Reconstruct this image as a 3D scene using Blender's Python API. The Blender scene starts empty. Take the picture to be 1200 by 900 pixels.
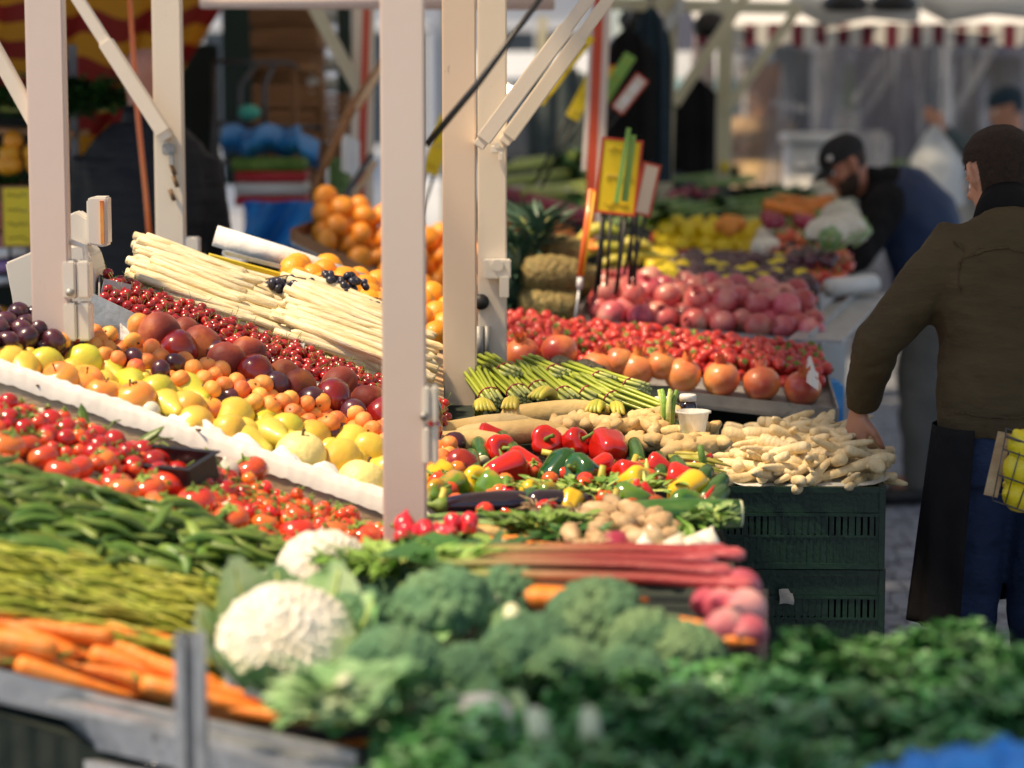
import bpy, bmesh, math, random
from mathutils import Vector, Matrix, Euler, noise
R = math.radians
random.seed(11)
scn = bpy.context.scene
COL = scn.collection
# ------------------------------------------------------------------ camera model (1200x900 photograph pixels)
FP, HC = 2833.3, 1.75
PITCH = math.atan(350 / FP)
cp, sp = math.cos(PITCH), math.sin(PITCH)
def ray(px, py):
    dx, dy = (px - 600) / FP, (450 - py) / FP
    return Vector((dx, cp + dy * sp, -sp + dy * cp))
def W(px, py, z):                      # where the sight line meets height z
    r = ray(px, py); t = (z - HC) / r.z
    return Vector((0, 0, HC)) + r * t
def D(px, py, t):                      # point at depth t metres
    return Vector((0, 0, HC)) + ray(px, py) * t
def lerp_tab(x, tab):
    if x <= tab[0][0]: return tab[0][1]
    for (x0, y0), (x1, y1) in zip(tab, tab[1:]):
        if x <= x1: return y0 + (y1 - y0) * (x - x0) / (x1 - x0)
    return tab[-1][1]
def VL(px, py, *z):                    # on the tilted left display, whose rows run down towards the aisle
    c = py - .34 * px
    return D(px, py, FP / lerp_tab(c, [(150, 425), (180, 440), (240, 470), (300, 503), (340, 525), (440, 570), (500, 605), (600, 665), (780, 750)]))
def VR(px, py, *z):                    # on the second column of the same display
    return D(px, py, FP / lerp_tab(py, [(380, 460), (450, 482), (530, 528), (600, 590), (650, 650), (690, 715), (740, 760)]))
def VS(px, py, s): return D(px, py, FP / s)
def pix(p):
    v = Vector(p) - Vector((0, 0, HC)); d = v.y * cp - v.z * sp
    return 600 + v.x / d * FP, 450 - (v.y * sp + v.z * cp) / d * FP
# ------------------------------------------------------------------ materials
MATS = {}
def nmat(name):
    m = bpy.data.materials.new(name); m.use_nodes = True
    nt = m.node_tree; b = nt.nodes['Principled BSDF']
    return m, nt, b
def sock(b, k, v):
    if k in b.inputs: b.inputs[k].default_value = v
def c4(c): return (c[0], c[1], c[2], 1)
def mat(name, cols, rough=.5, scale=8, bump=0, bscale=60, coat=0, metal=0, var=.12, spec=.5, detail=4, sheen=0, sss=0, stretch=None, emit=None, bdist=.01, hue=0.0):
    """noise-driven colour ramp over object coordinates with a small shift for each object"""
    if name in MATS: return MATS[name]
    m, nt, b = nmat(name); N, L = nt.nodes, nt.links
    tc = N.new('ShaderNodeTexCoord'); oi = N.new('ShaderNodeObjectInfo')
    mp = N.new('ShaderNodeMapping'); L.new(tc.outputs['Object'], mp.inputs[0])
    if stretch: mp.inputs['Scale'].default_value = stretch
    add = N.new('ShaderNodeVectorMath'); add.operation = 'ADD'
    cmb = N.new('ShaderNodeMath'); cmb.operation = 'MULTIPLY'; cmb.inputs[1].default_value = 37
    L.new(oi.outputs['Random'], cmb.inputs[0]); L.new(mp.outputs[0], add.inputs[0]); L.new(cmb.outputs[0], add.inputs[1])
    nz = N.new('ShaderNodeTexNoise'); nz.inputs['Scale'].default_value = scale; nz.inputs['Detail'].default_value = detail
    L.new(add.outputs[0], nz.inputs['Vector'])
    rp = N.new('ShaderNodeValToRGB'); L.new(nz.outputs['Fac'], rp.inputs[0])
    n = len(cols)
    while len(rp.color_ramp.elements) < n: rp.color_ramp.elements.new(.5)
    for i, c in enumerate(cols):
        rp.color_ramp.elements[i].position = .5 if n == 1 else .3 + .4 * i / (n - 1)
        rp.color_ramp.elements[i].color = c4(c)
    hs = N.new('ShaderNodeHueSaturation'); L.new(rp.outputs[0], hs.inputs['Color'])
    mr = N.new('ShaderNodeMapRange'); mr.inputs['To Min'].default_value = 1 - var; mr.inputs['To Max'].default_value = 1 + var
    L.new(oi.outputs['Random'], mr.inputs[0]); L.new(mr.outputs[0], hs.inputs['Value'])
    if hue:
        ml = N.new('ShaderNodeMath'); ml.operation = 'MULTIPLY'; ml.inputs[1].default_value = 7.31
        fr = N.new('ShaderNodeMath'); fr.operation = 'FRACT'
        L.new(oi.outputs['Random'], ml.inputs[0]); L.new(ml.outputs[0], fr.inputs[0])
        m2 = N.new('ShaderNodeMapRange'); m2.inputs['To Min'].default_value = .5 - hue; m2.inputs['To Max'].default_value = .5 + hue
        L.new(fr.outputs[0], m2.inputs[0]); L.new(m2.outputs[0], hs.inputs['Hue'])
    L.new(hs.outputs[0], b.inputs['Base Color'])
    sock(b, 'Roughness', rough); sock(b, 'Metallic', metal); sock(b, 'Coat Weight', coat); sock(b, 'Coat Roughness', .12)
    sock(b, 'Specular IOR Level', spec); sock(b, 'Sheen Weight', sheen)
    if sss:
        sock(b, 'Subsurface Weight', sss); sock(b, 'Subsurface Scale', .02)
    if bump:
        n2 = N.new('ShaderNodeTexNoise'); n2.inputs['Scale'].default_value = bscale; n2.inputs['Detail'].default_value = 5
        L.new(add.outputs[0], n2.inputs['Vector'])
        bp = N.new('ShaderNodeBump'); bp.inputs['Strength'].default_value = bump; bp.inputs['Distance'].default_value = bdist
        L.new(n2.outputs['Fac'], bp.inputs['Height']); L.new(bp.outputs[0], b.inputs['Normal'])
    if emit:
        sock(b, 'Emission Color', c4(emit[0])); sock(b, 'Emission Strength', emit[1])
    MATS[name] = m
    return m
def grad_mat(name, axis, stops, rough=.4, coat=0, nscale=30, namt=.12, bump=.2, bscale=80, stretch=None, var=.1, lo=-1, hi=1, bdist=.005):
    """colour runs along one object axis from lo to hi (metres), broken up by noise"""
    m, nt, b = nmat(name); N, L = nt.nodes, nt.links
    tc = N.new('ShaderNodeTexCoord'); sx = N.new('ShaderNodeSeparateXYZ'); L.new(tc.outputs['Object'], sx.inputs[0])
    mr = N.new('ShaderNodeMapRange'); mr.inputs['From Min'].default_value = lo; mr.inputs['From Max'].default_value = hi
    L.new(sx.outputs['XYZ'.index(axis)], mr.inputs[0])
    mp = N.new('ShaderNodeMapping'); L.new(tc.outputs['Object'], mp.inputs[0])
    if stretch: mp.inputs['Scale'].default_value = stretch
    nz = N.new('ShaderNodeTexNoise'); nz.inputs['Scale'].default_value = nscale; nz.inputs['Detail'].default_value = 4
    L.new(mp.outputs[0], nz.inputs['Vector'])
    s = N.new('ShaderNodeMath'); s.operation = 'MULTIPLY_ADD'; s.inputs[1].default_value = namt * 2; s.inputs[2].default_value = -namt
    L.new(nz.outputs['Fac'], s.inputs[0])
    a = N.new('ShaderNodeMath'); a.operation = 'ADD'; L.new(mr.outputs[0], a.inputs[0]); L.new(s.outputs[0], a.inputs[1])
    rp = N.new('ShaderNodeValToRGB'); L.new(a.outputs[0], rp.inputs[0])
    while len(rp.color_ramp.elements) < len(stops): rp.color_ramp.elements.new(.5)
    for i, (p, c) in enumerate(stops):
        rp.color_ramp.elements[i].position = p; rp.color_ramp.elements[i].color = c4(c)
    oi = N.new('ShaderNodeObjectInfo'); hs = N.new('ShaderNodeHueSaturation'); m2 = N.new('ShaderNodeMapRange')
    m2.inputs['To Min'].default_value = 1 - var; m2.inputs['To Max'].default_value = 1 + var
    L.new(oi.outputs['Random'], m2.inputs[0]); L.new(m2.outputs[0], hs.inputs['Value']); L.new(rp.outputs[0], hs.inputs['Color'])
    L.new(hs.outputs[0], b.inputs['Base Color'])
    sock(b, 'Roughness', rough); sock(b, 'Coat Weight', coat); sock(b, 'Coat Roughness', .1)
    if bump:
        n2 = N.new('ShaderNodeTexNoise'); n2.inputs['Scale'].default_value = bscale; L.new(mp.outputs[0], n2.inputs['Vector'])
        bp = N.new('ShaderNodeBump'); bp.inputs['Strength'].default_value = bump; bp.inputs['Distance'].default_value = bdist
        L.new(n2.outputs['Fac'], bp.inputs['Height']); L.new(bp.outputs[0], b.inputs['Normal'])
    MATS[name] = m
    return m
M = {}
M['cream'] = mat('cream_paint', [(.74, .66, .54), (.8, .72, .6)], .4, 1.2, .03, 30, var=.02)
M['cream_far'] = mat('cream_far_paint', [(.55, .52, .36), (.62, .58, .42)], .5, 3, .1, 40, var=.03)
M['cream_shaded'] = mat('shaded_cream_paint', [(.68, .56, .49), (.73, .61, .54)], .4, 1.2, .03, 30, var=.02)  # the same cream paint with the shade on its posts put into the colour
M['cream_half_shaded'] = mat('half_shaded_cream_paint', [(.7, .56, .42), (.75, .62, .48)], .4, 1.2, .03, 30, var=.02)  # cream paint again, dimmer light on its post painted in
M['pink'] = mat('pale_pink_paint', [(.62, .50, .46), (.68, .56, .5)], .45, 3, .1, 40, var=.02)
M['redpaint'] = mat('red_paint', [(.5, .05, .02), (.6, .09, .03)], .4, 3, var=.05)
M['orange_paint'] = mat('orange_paint', [(.75, .13, .02), (.8, .2, .03)], .35, 3, coat=.4)
M['yellow_paint'] = mat('yellow_paint', [(.8, .5, .02), (.85, .55, .04)], .4, 3)
M['galv'] = mat('galvanised', [(.3, .32, .34), (.5, .52, .54), (.38, .4, .42)], .42, 14, .25, 30, metal=.75, var=.03)
M['galv_dull'] = mat('dull_zinc', [(.22, .22, .22), (.34, .34, .33), (.42, .42, .4)], .55, 10, .3, 25, metal=.4, var=.03)
M['steel'] = mat('dark_steel', [(.08, .08, .09), (.14, .14, .15)], .4, 8, .1, 50, metal=.7)
M['black'] = mat('black_plastic', [(.012, .012, .014), (.02, .02, .022)], .4, 6, .1, 50)
M['blackcloth'] = mat('black_cloth', [(.008, .008, .009), (.018, .017, .018)], .9, 6, .4, 30, var=.03, spec=.12)
M['darkcloth'] = mat('dark_green_cloth', [(.01, .018, .014), (.02, .03, .024)], .9, 5, .4, 20)
M['wood'] = mat('pale_wood', [(.55, .38, .22), (.68, .5, .31), (.6, .43, .26)], .6, 5, .2, 30, stretch=(1, 8, 8))
M['wood_dark'] = mat('brown_wood', [(.22, .1, .04), (.34, .17, .07), (.28, .13, .06)], .7, 5, .3, 30, stretch=(1, 6, 6), var=.25)
M['paper'] = mat('white_paper', [(.84, .82, .78), (.9, .88, .84)], .7, 6, .35, 18, bdist=.02)
M['white'] = mat('white_plastic', [(.75, .75, .74), (.82, .82, .8)], .4, 4)
M['scale_white'] = mat('scale_plastic', [(.72, .68, .6), (.76, .72, .64)], .38, 4, var=.02)
M['blueplastic'] = mat('blue_plastic', [(.02, .16, .5), (.04, .28, .7), (.02, .2, .55)], .3, 6, .5, 12, bdist=.02)
M['greenplastic'] = mat('dark_green_plastic', [(.004, .024, .016), (.008, .036, .024)], .38, 4, .15, 90, var=.08)
M['redplastic'] = mat('red_plastic', [(.5, .02, .03), (.6, .04, .05)], .4, 4)
M['stick'] = mat('black_stick', [(.01, .01, .01), (.02, .02, .02)], .5)
M['yellow_sign'] = mat('yellow_card', [(.8, .6, .01), (.85, .66, .02)], .5, 4, var=.04)
M['white_sign'] = mat('cream_card', [(.78, .68, .5), (.82, .72, .56)], .5, 4)
M['ink'] = mat('ink', [(.05, .03, .02)], .7)
M['green_strip'] = mat('green_strip', [(.15, .35, .06), (.25, .45, .1)], .5)
# produce
M['apricot'] = mat('apricot_skin', [(.86, .42, .1), (.82, .29, .06), (.64, .11, .04)], .55, 16, .15, 120, var=.12, hue=.012)
M['peach'] = mat('peach_skin', [(.13, .012, .01), (.24, .03, .014), (.5, .15, .03)], .6, 14, .12, 150, sheen=.1, var=.25)
M['nectarine'] = mat('nectarine_skin', [(.12, .005, .006), (.26, .01, .01), (.45, .05, .015)], .22, 12, coat=.5, var=.2)
M['plum'] = mat('plum_skin', [(.035, .01, .02), (.07, .016, .03), (.12, .04, .06)], .3, 18, coat=.35, var=.3)
M['pear_green'] = mat('green_pear_skin', [(.45, .48, .035), (.56, .55, .05), (.62, .5, .05)], .38, 9, .12, 90, coat=.15, var=.1, hue=.01)
M['pear_yellow'] = mat('yellow_pear_skin', [(.66, .56, .08), (.72, .53, .07), (.62, .34, .04)], .4, 8, .12, 90, coat=.15, var=.08, hue=.01)
M['apple'] = mat('apple_skin', [(.8, .48, .06), (.8, .3, .05), (.62, .09, .03)], .28, 12, coat=.4, var=.1)
M['melon'] = mat('pale_melon_skin', [(.84, .7, .22), (.86, .74, .3), (.8, .62, .16)], .45, 7, .3, 80, var=.05)
M['cherry'] = mat('cherry_skin', [(.2, .006, .008), (.35, .012, .012), (.5, .03, .02)], .2, 30, coat=.5, var=.4)
M['grape'] = mat('black_grape_skin', [(.01, .012, .03), (.03, .03, .06)], .35, 40, coat=.2, var=.4)
M['orange'] = mat('orange_peel', [(.85, .33, .01), (.9, .4, .02)], .4, 10, .3, 220, coat=.15, var=.08, hue=.008)
M['clementine'] = mat('clementine_peel', [(.8, .26, .02), (.85, .33, .02)], .4, 10, .3, 220, coat=.15, var=.1)
M['tomato'] = mat('tomato_skin', [(.62, .05, .015), (.7, .1, .025), (.75, .2, .04)], .17, 9, coat=.6, var=.1, hue=.012)
M['tomato_dark'] = mat('dark_tomato_skin', [(.36, .012, .01), (.48, .02, .012)], .18, 9, coat=.6, var=.2)
M['cherrytom'] = mat('small_tomato_skin', [(.7, .05, .015), (.8, .14, .02)], .16, 20, coat=.6, var=.15, hue=.02)
M['paper_liner'] = mat('soft_white_paper', [(.78, .74, .68), (.84, .8, .74)], .75, 6, .25, 14, bdist=.01)
M['stalk'] = mat('green_stalk', [(.12, .2, .03), (.2, .3, .05)], .6, 20, var=.2)
M['brownstalk'] = mat('brown_stalk', [(.1, .06, .025), (.16, .09, .04)], .7, 20)
M['bean'] = mat('flat_bean_skin', [(.045, .11, .014), (.09, .17, .022), (.2, .27, .05)], .42, 14, .2, 60, var=.35, hue=.015)
M['finebean'] = mat('fine_bean_skin', [(.24, .3, .03), (.36, .4, .045), (.48, .46, .09)], .45, 14, .2, 60, var=.25, hue=.015)
M['carrot'] = mat('carrot_skin', [(.82, .2, .02), (.88, .27, .035), (.8, .3, .08)], .45, 14, .35, 70, stretch=(4, 1, 1), var=.12)
M['curd'] = mat('cauliflower_curd', [(.76, .7, .54), (.84, .8, .69), (.88, .85, .77)], .7, 16, .7, 150, var=.04, bdist=.012)
M['cauleaf'] = mat('cauliflower_leaf', [(.12, .32, .1), (.28, .48, .2), (.62, .72, .46)], .5, 7, .5, 24, var=.1, bdist=.01)
M['broccoli'] = mat('broccoli_buds', [(.06, .16, .08), (.11, .25, .12), (.22, .36, .16)], .65, 9, 1, 190, var=.15, bdist=.012)
M['brocstalk'] = mat('broccoli_stalk', [(.3, .42, .16), (.42, .52, .24)], .55, 9, .3, 50)
M['parsley'] = mat('parsley_leaf', [(.025, .13, .025), (.09, .29, .075), (.36, .56, .32)], .28, 30, .3, 60, var=.3, hue=.015)
M['parsleystem'] = mat('parsley_stem', [(.1, .26, .04), (.16, .34, .07)], .5, 14)
M['pepper_red'] = mat('red_pepper_skin', [(.6, .012, .008), (.7, .025, .012)], .13, 7, coat=.7, var=.1)
M['pepper_green'] = mat('green_pepper_skin', [(.012, .07, .012), (.025, .11, .018)], .14, 7, coat=.7, var=.15)
M['pepper_yellow'] = mat('yellow_pepper_skin', [(.82, .5, .015), (.85, .58, .03)], .14, 7, coat=.7)
M['pepper_mixed'] = mat('green_orange_pepper_skin', [(.05, .16, .02), (.12, .24, .02), (.7, .3, .02)], .15, 14, coat=.7, var=.15)
M['aubergine'] = mat('aubergine_skin', [(.012, .006, .014), (.022, .01, .024)], .1, 6, coat=.8)
M['ginger'] = mat('ginger_skin', [(.56, .36, .14), (.66, .46, .2), (.72, .54, .28)], .65, 12, .5, 60, var=.12, bdist=.01)
M['sweetpot'] = mat('yellow_root_skin', [(.62, .42, .15), (.7, .5, .2), (.74, .56, .28)], .6, 8, .4, 50, var=.08)
M['banana'] = mat('banana_peel', [(.34, .4, .05), (.55, .5, .07), (.6, .46, .1)], .45, 7, .1, 60, var=.1)
M['zucchini'] = mat('zucchini_skin', [(.02, .08, .012), (.035, .12, .02), (.1, .2, .05)], .3, 20, coat=.3, stretch=(1, 5, 5), var=.2)
M['cut'] = mat('cut_flesh', [(.62, .66, .4), (.72, .74, .5)], .5, 20)
M['sticker'] = mat('grey_paper', [(.42, .4, .36), (.5, .48, .44)], .7, 30, .3, 60)
M['rootcream'] = mat('cream_root_skin', [(.62, .48, .27), (.72, .6, .38), (.78, .68, .47)], .6, 9, .4, 60, var=.1, bdist=.008)
M['artichoke'] = mat('tan_tuber_skin', [(.36, .22, .11), (.5, .34, .18), (.62, .47, .28)], .6, 16, .5, 60, var=.12)
M['radish'] = mat('radish_skin', [(.6, .01, .03), (.72, .03, .05)], .22, 9, coat=.4, var=.15)
M['beet'] = mat('beet_skin', [(.25, .01, .04), (.4, .03, .08)], .3, 9, coat=.3, var=.15)
M['onion_white'] = mat('white_onion_skin', [(.78, .74, .6), (.84, .8, .68)], .35, 9, coat=.3)
M['mush'] = mat('leafy_green', [(.1, .24, .03), (.2, .36, .06), (.3, .42, .1)], .5, 14, .3, 60, var=.3)
M['darkleaf'] = mat('dark_leaf', [(.02, .09, .015), (.05, .15, .03)], .5, 14, .3, 60, var=.3)
M['leek'] = mat('leek_green', [(.08, .2, .05), (.2, .34, .1), (.4, .5, .2)], .45, 12, .3, 60, stretch=(1, 6, 6), var=.2)
M['celery'] = mat('celery_stalk', [(.36, .5, .1), (.5, .6, .16), (.64, .7, .3)], .4, 10, .3, 60, stretch=(1, 8, 8), var=.15)
M['strawberry'] = mat('strawberry_skin', [(.46, .015, .02), (.62, .05, .03)], .28, 12, .6, 260, coat=.4, var=.15, bdist=.004)
M['pom'] = mat('pomegranate_skin', [(.4, .04, .07), (.56, .12, .13), (.68, .34, .27)], .35, 9, .15, 60, coat=.25, var=.15, hue=.01)
M['pom_orange'] = mat('orange_pomegranate_skin', [(.8, .36, .1), (.74, .22, .08), (.5, .06, .05)], .35, 11, .15, 60, coat=.3, var=.1)
M['lemon'] = mat('lemon_peel', [(.82, .62, .01), (.87, .7, .02)], .4, 10, .25, 200, coat=.15, var=.07)
M['avocado'] = mat('avocado_skin', [(.02, .02, .014), (.045, .04, .02)], .45, 20, .6, 160, var=.2)
M['pinebody'] = mat('pineapple_skin', [(.16, .12, .04), (.3, .22, .07), (.2, .18, .06)], .6, 40, .8, 60, bdist=.02)
M['pineleaf'] = mat('pineapple_leaf', [(.035, .09, .06), (.07, .14, .09)], .5, 12)
M['asp_white'] = mat('white_asparagus', [(.68, .52, .26), (.8, .68, .42), (.86, .78, .58)], .42, 20, .35, 60, stretch=(1, 6, 6), var=.07)
M['parsnip'] = mat('parsnip_skin', [(.66, .5, .26), (.76, .62, .37), (.8, .68, .45)], .6, 14, .4, 60, stretch=(3, 1, 1), var=.1)
M['skin'] = mat('skin', [(.5, .24, .15), (.58, .29, .19)], .5, 14, .15, 120, sss=.1, var=.03)
M['skin_red'] = mat('ruddy_skin', [(.46, .19, .12), (.54, .24, .16)], .5, 14, .15, 120, var=.03)
M['hair'] = mat('short_brown_hair', [(.02, .012, .008), (.06, .03, .018)], .7, 90, .8, 220, var=.03)
M['sweater'] = mat('olive_brown_knit', [(.066, .048, .025), (.09, .066, .034)], .85, 6, .45, 6, spec=.2, var=.02, bdist=.05, stretch=(1, 1, 2.6))
M['jeans'] = mat('navy_denim', [(.01, .02, .055), (.018, .034, .085)], .8, 9, .9, 5, spec=.25, var=.02, bdist=.05, stretch=(1, 1, 2))
M['navy'] = mat('navy_quilt', [(.006, .022, .075), (.01, .034, .11)], .6, 6, .3, 20, var=.02)
M['blackjacket'] = mat('black_jacket', [(.006, .006, .008), (.012, .012, .014)], .6, 6, .35, 2.4, spec=.3, var=.02, bdist=.06, stretch=(.5, .5, 7))
M['capfabric'] = mat('black_cap_fabric', [(.008, .008, .01), (.014, .014, .018)], .8, 6)
M['beanie'] = mat('dark_teal_wool', [(.01, .03, .05), (.018, .045, .07)], .9, 30, .5, 150)
M['greyjacket'] = mat('grey_teal_jacket', [(.06, .09, .1), (.1, .13, .14)], .75, 6, .3, 20)
M['greytrouser'] = mat('grey_trousers', [(.1, .1, .095), (.14, .14, .13)], .85, 6, .3, 60)
M['rhubarb'] = grad_mat('rhubarb_skin', 'X', [(0, (.2, .34, .07)), (.3, (.34, .16, .07)), (.55, (.28, .04, .03)), (.9, (.32, .015, .03)), (1, (.6, .15, .16))], .35, .25, 12, .14, .4, 60, (1, 10, 10), .15, -.28, .28)
M['asp_green'] = grad_mat('green_asparagus_skin', 'X', [(0, (.5, .55, .22)), (.3, (.4, .46, .05)), (.75, (.3, .38, .03)), (1, (.2, .25, .04))], .4, .1, 40, .1, .3, 90, None, .15, -.11, .12)
M['springonion'] = grad_mat('spring_onion', 'X', [(0, (.85, .82, .7)), (.35, (.7, .74, .4)), (.6, (.2, .38, .06)), (1, (.08, .24, .03))], .4, .1, 20, .06, .1, 60, None, .1, -.14, .14)

def plastic_sheet(name, tint, a0, a1, rough=.25, scale=2.2):
    m, nt, b = nmat(name); N, L = nt.nodes, nt.links
    tc = N.new('ShaderNodeTexCoord'); nz = N.new('ShaderNodeTexNoise'); nz.inputs['Scale'].default_value = scale
    nz.inputs['Detail'].default_value = 6; nz.inputs['Distortion'].default_value = 1.2
    mp = N.new('ShaderNodeMapping'); mp.inputs['Scale'].default_value = (1.6, 1, .7); L.new(tc.outputs['Object'], mp.inputs[0])
    L.new(mp.outputs[0], nz.inputs['Vector'])
    mr = N.new('ShaderNodeMapRange'); mr.inputs['From Min'].default_value = .35; mr.inputs['From Max'].default_value = .65
    mr.inputs['To Min'].default_value = a0; mr.inputs['To Max'].default_value = a1
    L.new(nz.outputs['Fac'], mr.inputs[0]); L.new(mr.outputs[0], b.inputs['Alpha'])
    b.inputs['Base Color'].default_value = c4(tint); sock(b, 'Roughness', rough)
    bp = N.new('ShaderNodeBump'); bp.inputs['Strength'].default_value = .6; bp.inputs['Distance'].default_value = .05
    L.new(nz.outputs['Fac'], bp.inputs['Height']); L.new(bp.outputs[0], b.inputs['Normal'])
    return m
M['clear'] = plastic_sheet('clear_plastic_sheet', (.2, .2, .25), .3, .8, .18, 3.5)
M['bag'] = plastic_sheet('thin_plastic_bag', (.8, .84, .86), .55, .9, .3, 6)
M['tub'] = plastic_sheet('translucent_tub', (.8, .8, .76), .5, .7, .2, 6)

def dirt(m, thr, dark, scale=22, stretch=(1, 1, .35)):
    """scuffs and grime spots worn into a painted surface"""
    nt = m.node_tree; N, L = nt.nodes, nt.links; b = N['Principled BSDF']; src = b.inputs['Base Color'].links[0].from_socket
    tc = N.new('ShaderNodeTexCoord'); mp = N.new('ShaderNodeMapping'); mp.inputs['Scale'].default_value = stretch; L.new(tc.outputs['Object'], mp.inputs[0])
    nz = N.new('ShaderNodeTexNoise'); nz.inputs['Scale'].default_value = scale; nz.inputs['Detail'].default_value = 8; nz.inputs['Roughness'].default_value = .75; L.new(mp.outputs[0], nz.inputs['Vector'])
    mr = N.new('ShaderNodeMapRange'); mr.inputs['From Min'].default_value = thr; mr.inputs['From Max'].default_value = thr + .07; L.new(nz.outputs['Fac'], mr.inputs[0])
    mx = N.new('ShaderNodeMix'); mx.data_type = 'RGBA'; L.new(mr.outputs[0], mx.inputs[0]); L.new(src, mx.inputs[6]); mx.inputs[7].default_value = c4(dark); L.new(mx.outputs[2], b.inputs['Base Color'])
for k_ in ('cream', 'cream_shaded', 'cream_half_shaded'): dirt(M[k_], .66, (.42, .33, .25)); dirt(M[k_], .7, (.25, .2, .16), 60)
dirt(M['galv'], .6, (.14, .13, .12), 12, (1, 1, 1)); dirt(M['galv_dull'], .58, (.1, .09, .08), 9, (1, 1, 1)); dirt(M['scale_white'], .68, (.4, .33, .26), 30)
def creases(m, scale, col):
    nt = m.node_tree; N, L = nt.nodes, nt.links; b = N['Principled BSDF']; a_src = b.inputs['Alpha'].links[0].from_socket
    tc = N.new('ShaderNodeTexCoord'); out = []
    for rz, st in ((.7, (9, 1, 1.2)), (-.9, (8, 1, 1)), (.05, (14, 1, .8))):
        mp = N.new('ShaderNodeMapping'); mp.inputs['Rotation'].default_value = (0, rz, 0); mp.inputs['Scale'].default_value = st; L.new(tc.outputs['Object'], mp.inputs[0])
        nz = N.new('ShaderNodeTexNoise'); nz.inputs['Scale'].default_value = scale; nz.inputs['Detail'].default_value = 3; L.new(mp.outputs[0], nz.inputs['Vector'])
        mr = N.new('ShaderNodeMapRange'); mr.inputs['From Min'].default_value = .6; mr.inputs['From Max'].default_value = .72; L.new(nz.outputs['Fac'], mr.inputs[0]); out.append(mr.outputs[0])
    s_ = out[0]
    for o_ in out[1:]: mm = N.new('ShaderNodeMath'); mm.operation = 'MAXIMUM'; L.new(s_, mm.inputs[0]); L.new(o_, mm.inputs[1]); s_ = mm.outputs[0]
    mx = N.new('ShaderNodeMix'); mx.data_type = 'RGBA'; L.new(s_, mx.inputs[0]); mx.inputs[6].default_value = b.inputs['Base Color'].default_value[:]; mx.inputs[7].default_value = c4(col); L.new(mx.outputs[2], b.inputs['Base Color'])
    sc_ = N.new('ShaderNodeMath'); sc_.operation = 'MULTIPLY_ADD'; sc_.inputs[1].default_value = .6; sc_.use_clamp = True; L.new(s_, sc_.inputs[0]); L.new(a_src, sc_.inputs[2]); L.new(sc_.outputs[0], b.inputs['Alpha'])
creases(M['clear'], .8, (.75, .78, .84))
M['turnip'] = mat('turnip_skin', [(.4, .03, .09), (.55, .12, .16), (.75, .5, .45)], .35, 9, .2, 60, coat=.2, var=.2)
M['curtain'] = plastic_sheet('pinkish_curtain', (.6, .5, .52), .8, .95, .4)
M['vanglass'] = mat('van_window', [(.05, .13, .16), (.09, .2, .24)], .1, 1)
M['turq'] = mat('turquoise_plastic', [(.05, .4, .32), (.07, .45, .36)], .4)
M['purple'] = mat('lilac_paper', [(.3, .18, .4), (.36, .22, .46)], .6)
def stripes(name, c1, c2, axis, freq, rough=.8):
    m, nt, b = nmat(name); N, L = nt.nodes, nt.links
    uv = N.new('ShaderNodeTexCoord'); sx = N.new('ShaderNodeSeparateXYZ'); L.new(uv.outputs['UV'], sx.inputs[0])
    ml = N.new('ShaderNodeMath'); ml.operation = 'MULTIPLY'; ml.inputs[1].default_value = freq; L.new(sx.outputs[axis], ml.inputs[0])
    fr = N.new('ShaderNodeMath'); fr.operation = 'FRACT'; L.new(ml.outputs[0], fr.inputs[0])
    gt = N.new('ShaderNodeMath'); gt.operation = 'GREATER_THAN'; gt.inputs[1].default_value = .5; L.new(fr.outputs[0], gt.inputs[0])
    mx = N.new('ShaderNodeMix'); mx.data_type = 'RGBA'; L.new(gt.outputs[0], mx.inputs[0])
    mx.inputs[6].default_value = c4(c1); mx.inputs[7].default_value = c4(c2); L.new(mx.outputs[2], b.inputs['Base Color'])
    sock(b, 'Roughness', rough)
    return m
M['stripe_ry'] = stripes('red_yellow_awning_cloth', (.3, .014, .01), (.72, .33, .015), 1, 4.2)
M['stripe_mw'] = stripes('maroon_white_fringe_cloth', (.12, .012, .03), (.62, .62, .6), 0, 33)
M['canvas'] = mat('white_canvas', [(.7, .7, .66), (.76, .76, .72)], .85, 3, .3, 8, var=.02, bdist=.03)
_n = M['canvas'].node_tree; _b = _n.nodes['Principled BSDF']; _t = _n.nodes.new('ShaderNodeBsdfTranslucent'); _t.inputs[0].default_value = (.8, .8, .78, 1)
_m = _n.nodes.new('ShaderNodeMixShader'); _m.inputs[0].default_value = .14; _n.links.new(_b.outputs[0], _m.inputs[1]); _n.links.new(_t.outputs[0], _m.inputs[2]); _n.links.new(_m.outputs[0], _n.nodes['Material Output'].inputs[0])

# ------------------------------------------------------------------ mesh builders
def newbm(): return bmesh.new()
def tomesh(bm, name, m, smooth=True, recalc=True):
    if recalc: bmesh.ops.recalc_face_normals(bm, faces=bm.faces)
    me = bpy.data.meshes.new(name); bm.to_mesh(me); bm.free()
    for x in (m if isinstance(m, (list, tuple)) else [m]): me.materials.append(x)
    if smooth: me.polygons.foreach_set('use_smooth', [True] * len(me.polygons))
    return me
def box(bm, c, s, rot=None, mi=0, bev=0):
    r = bmesh.ops.create_cube(bm, size=1); vs = r['verts']
    mt = Matrix.Translation(Vector(c)) @ ((rot if isinstance(rot, Matrix) else Euler(rot).to_matrix()).to_4x4() if rot is not None else Matrix()) @ Matrix.Diagonal((s[0], s[1], s[2], 1))
    bmesh.ops.transform(bm, matrix=mt, verts=vs)
    fs = {f for v in vs for f in v.link_faces}
    for f in fs: f.material_index = mi
    if bev:
        es = list({e for v in vs for e in v.link_edges})
        bmesh.ops.bevel(bm, geom=es, offset=bev, segments=2, affect='EDGES')
    return vs
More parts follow.
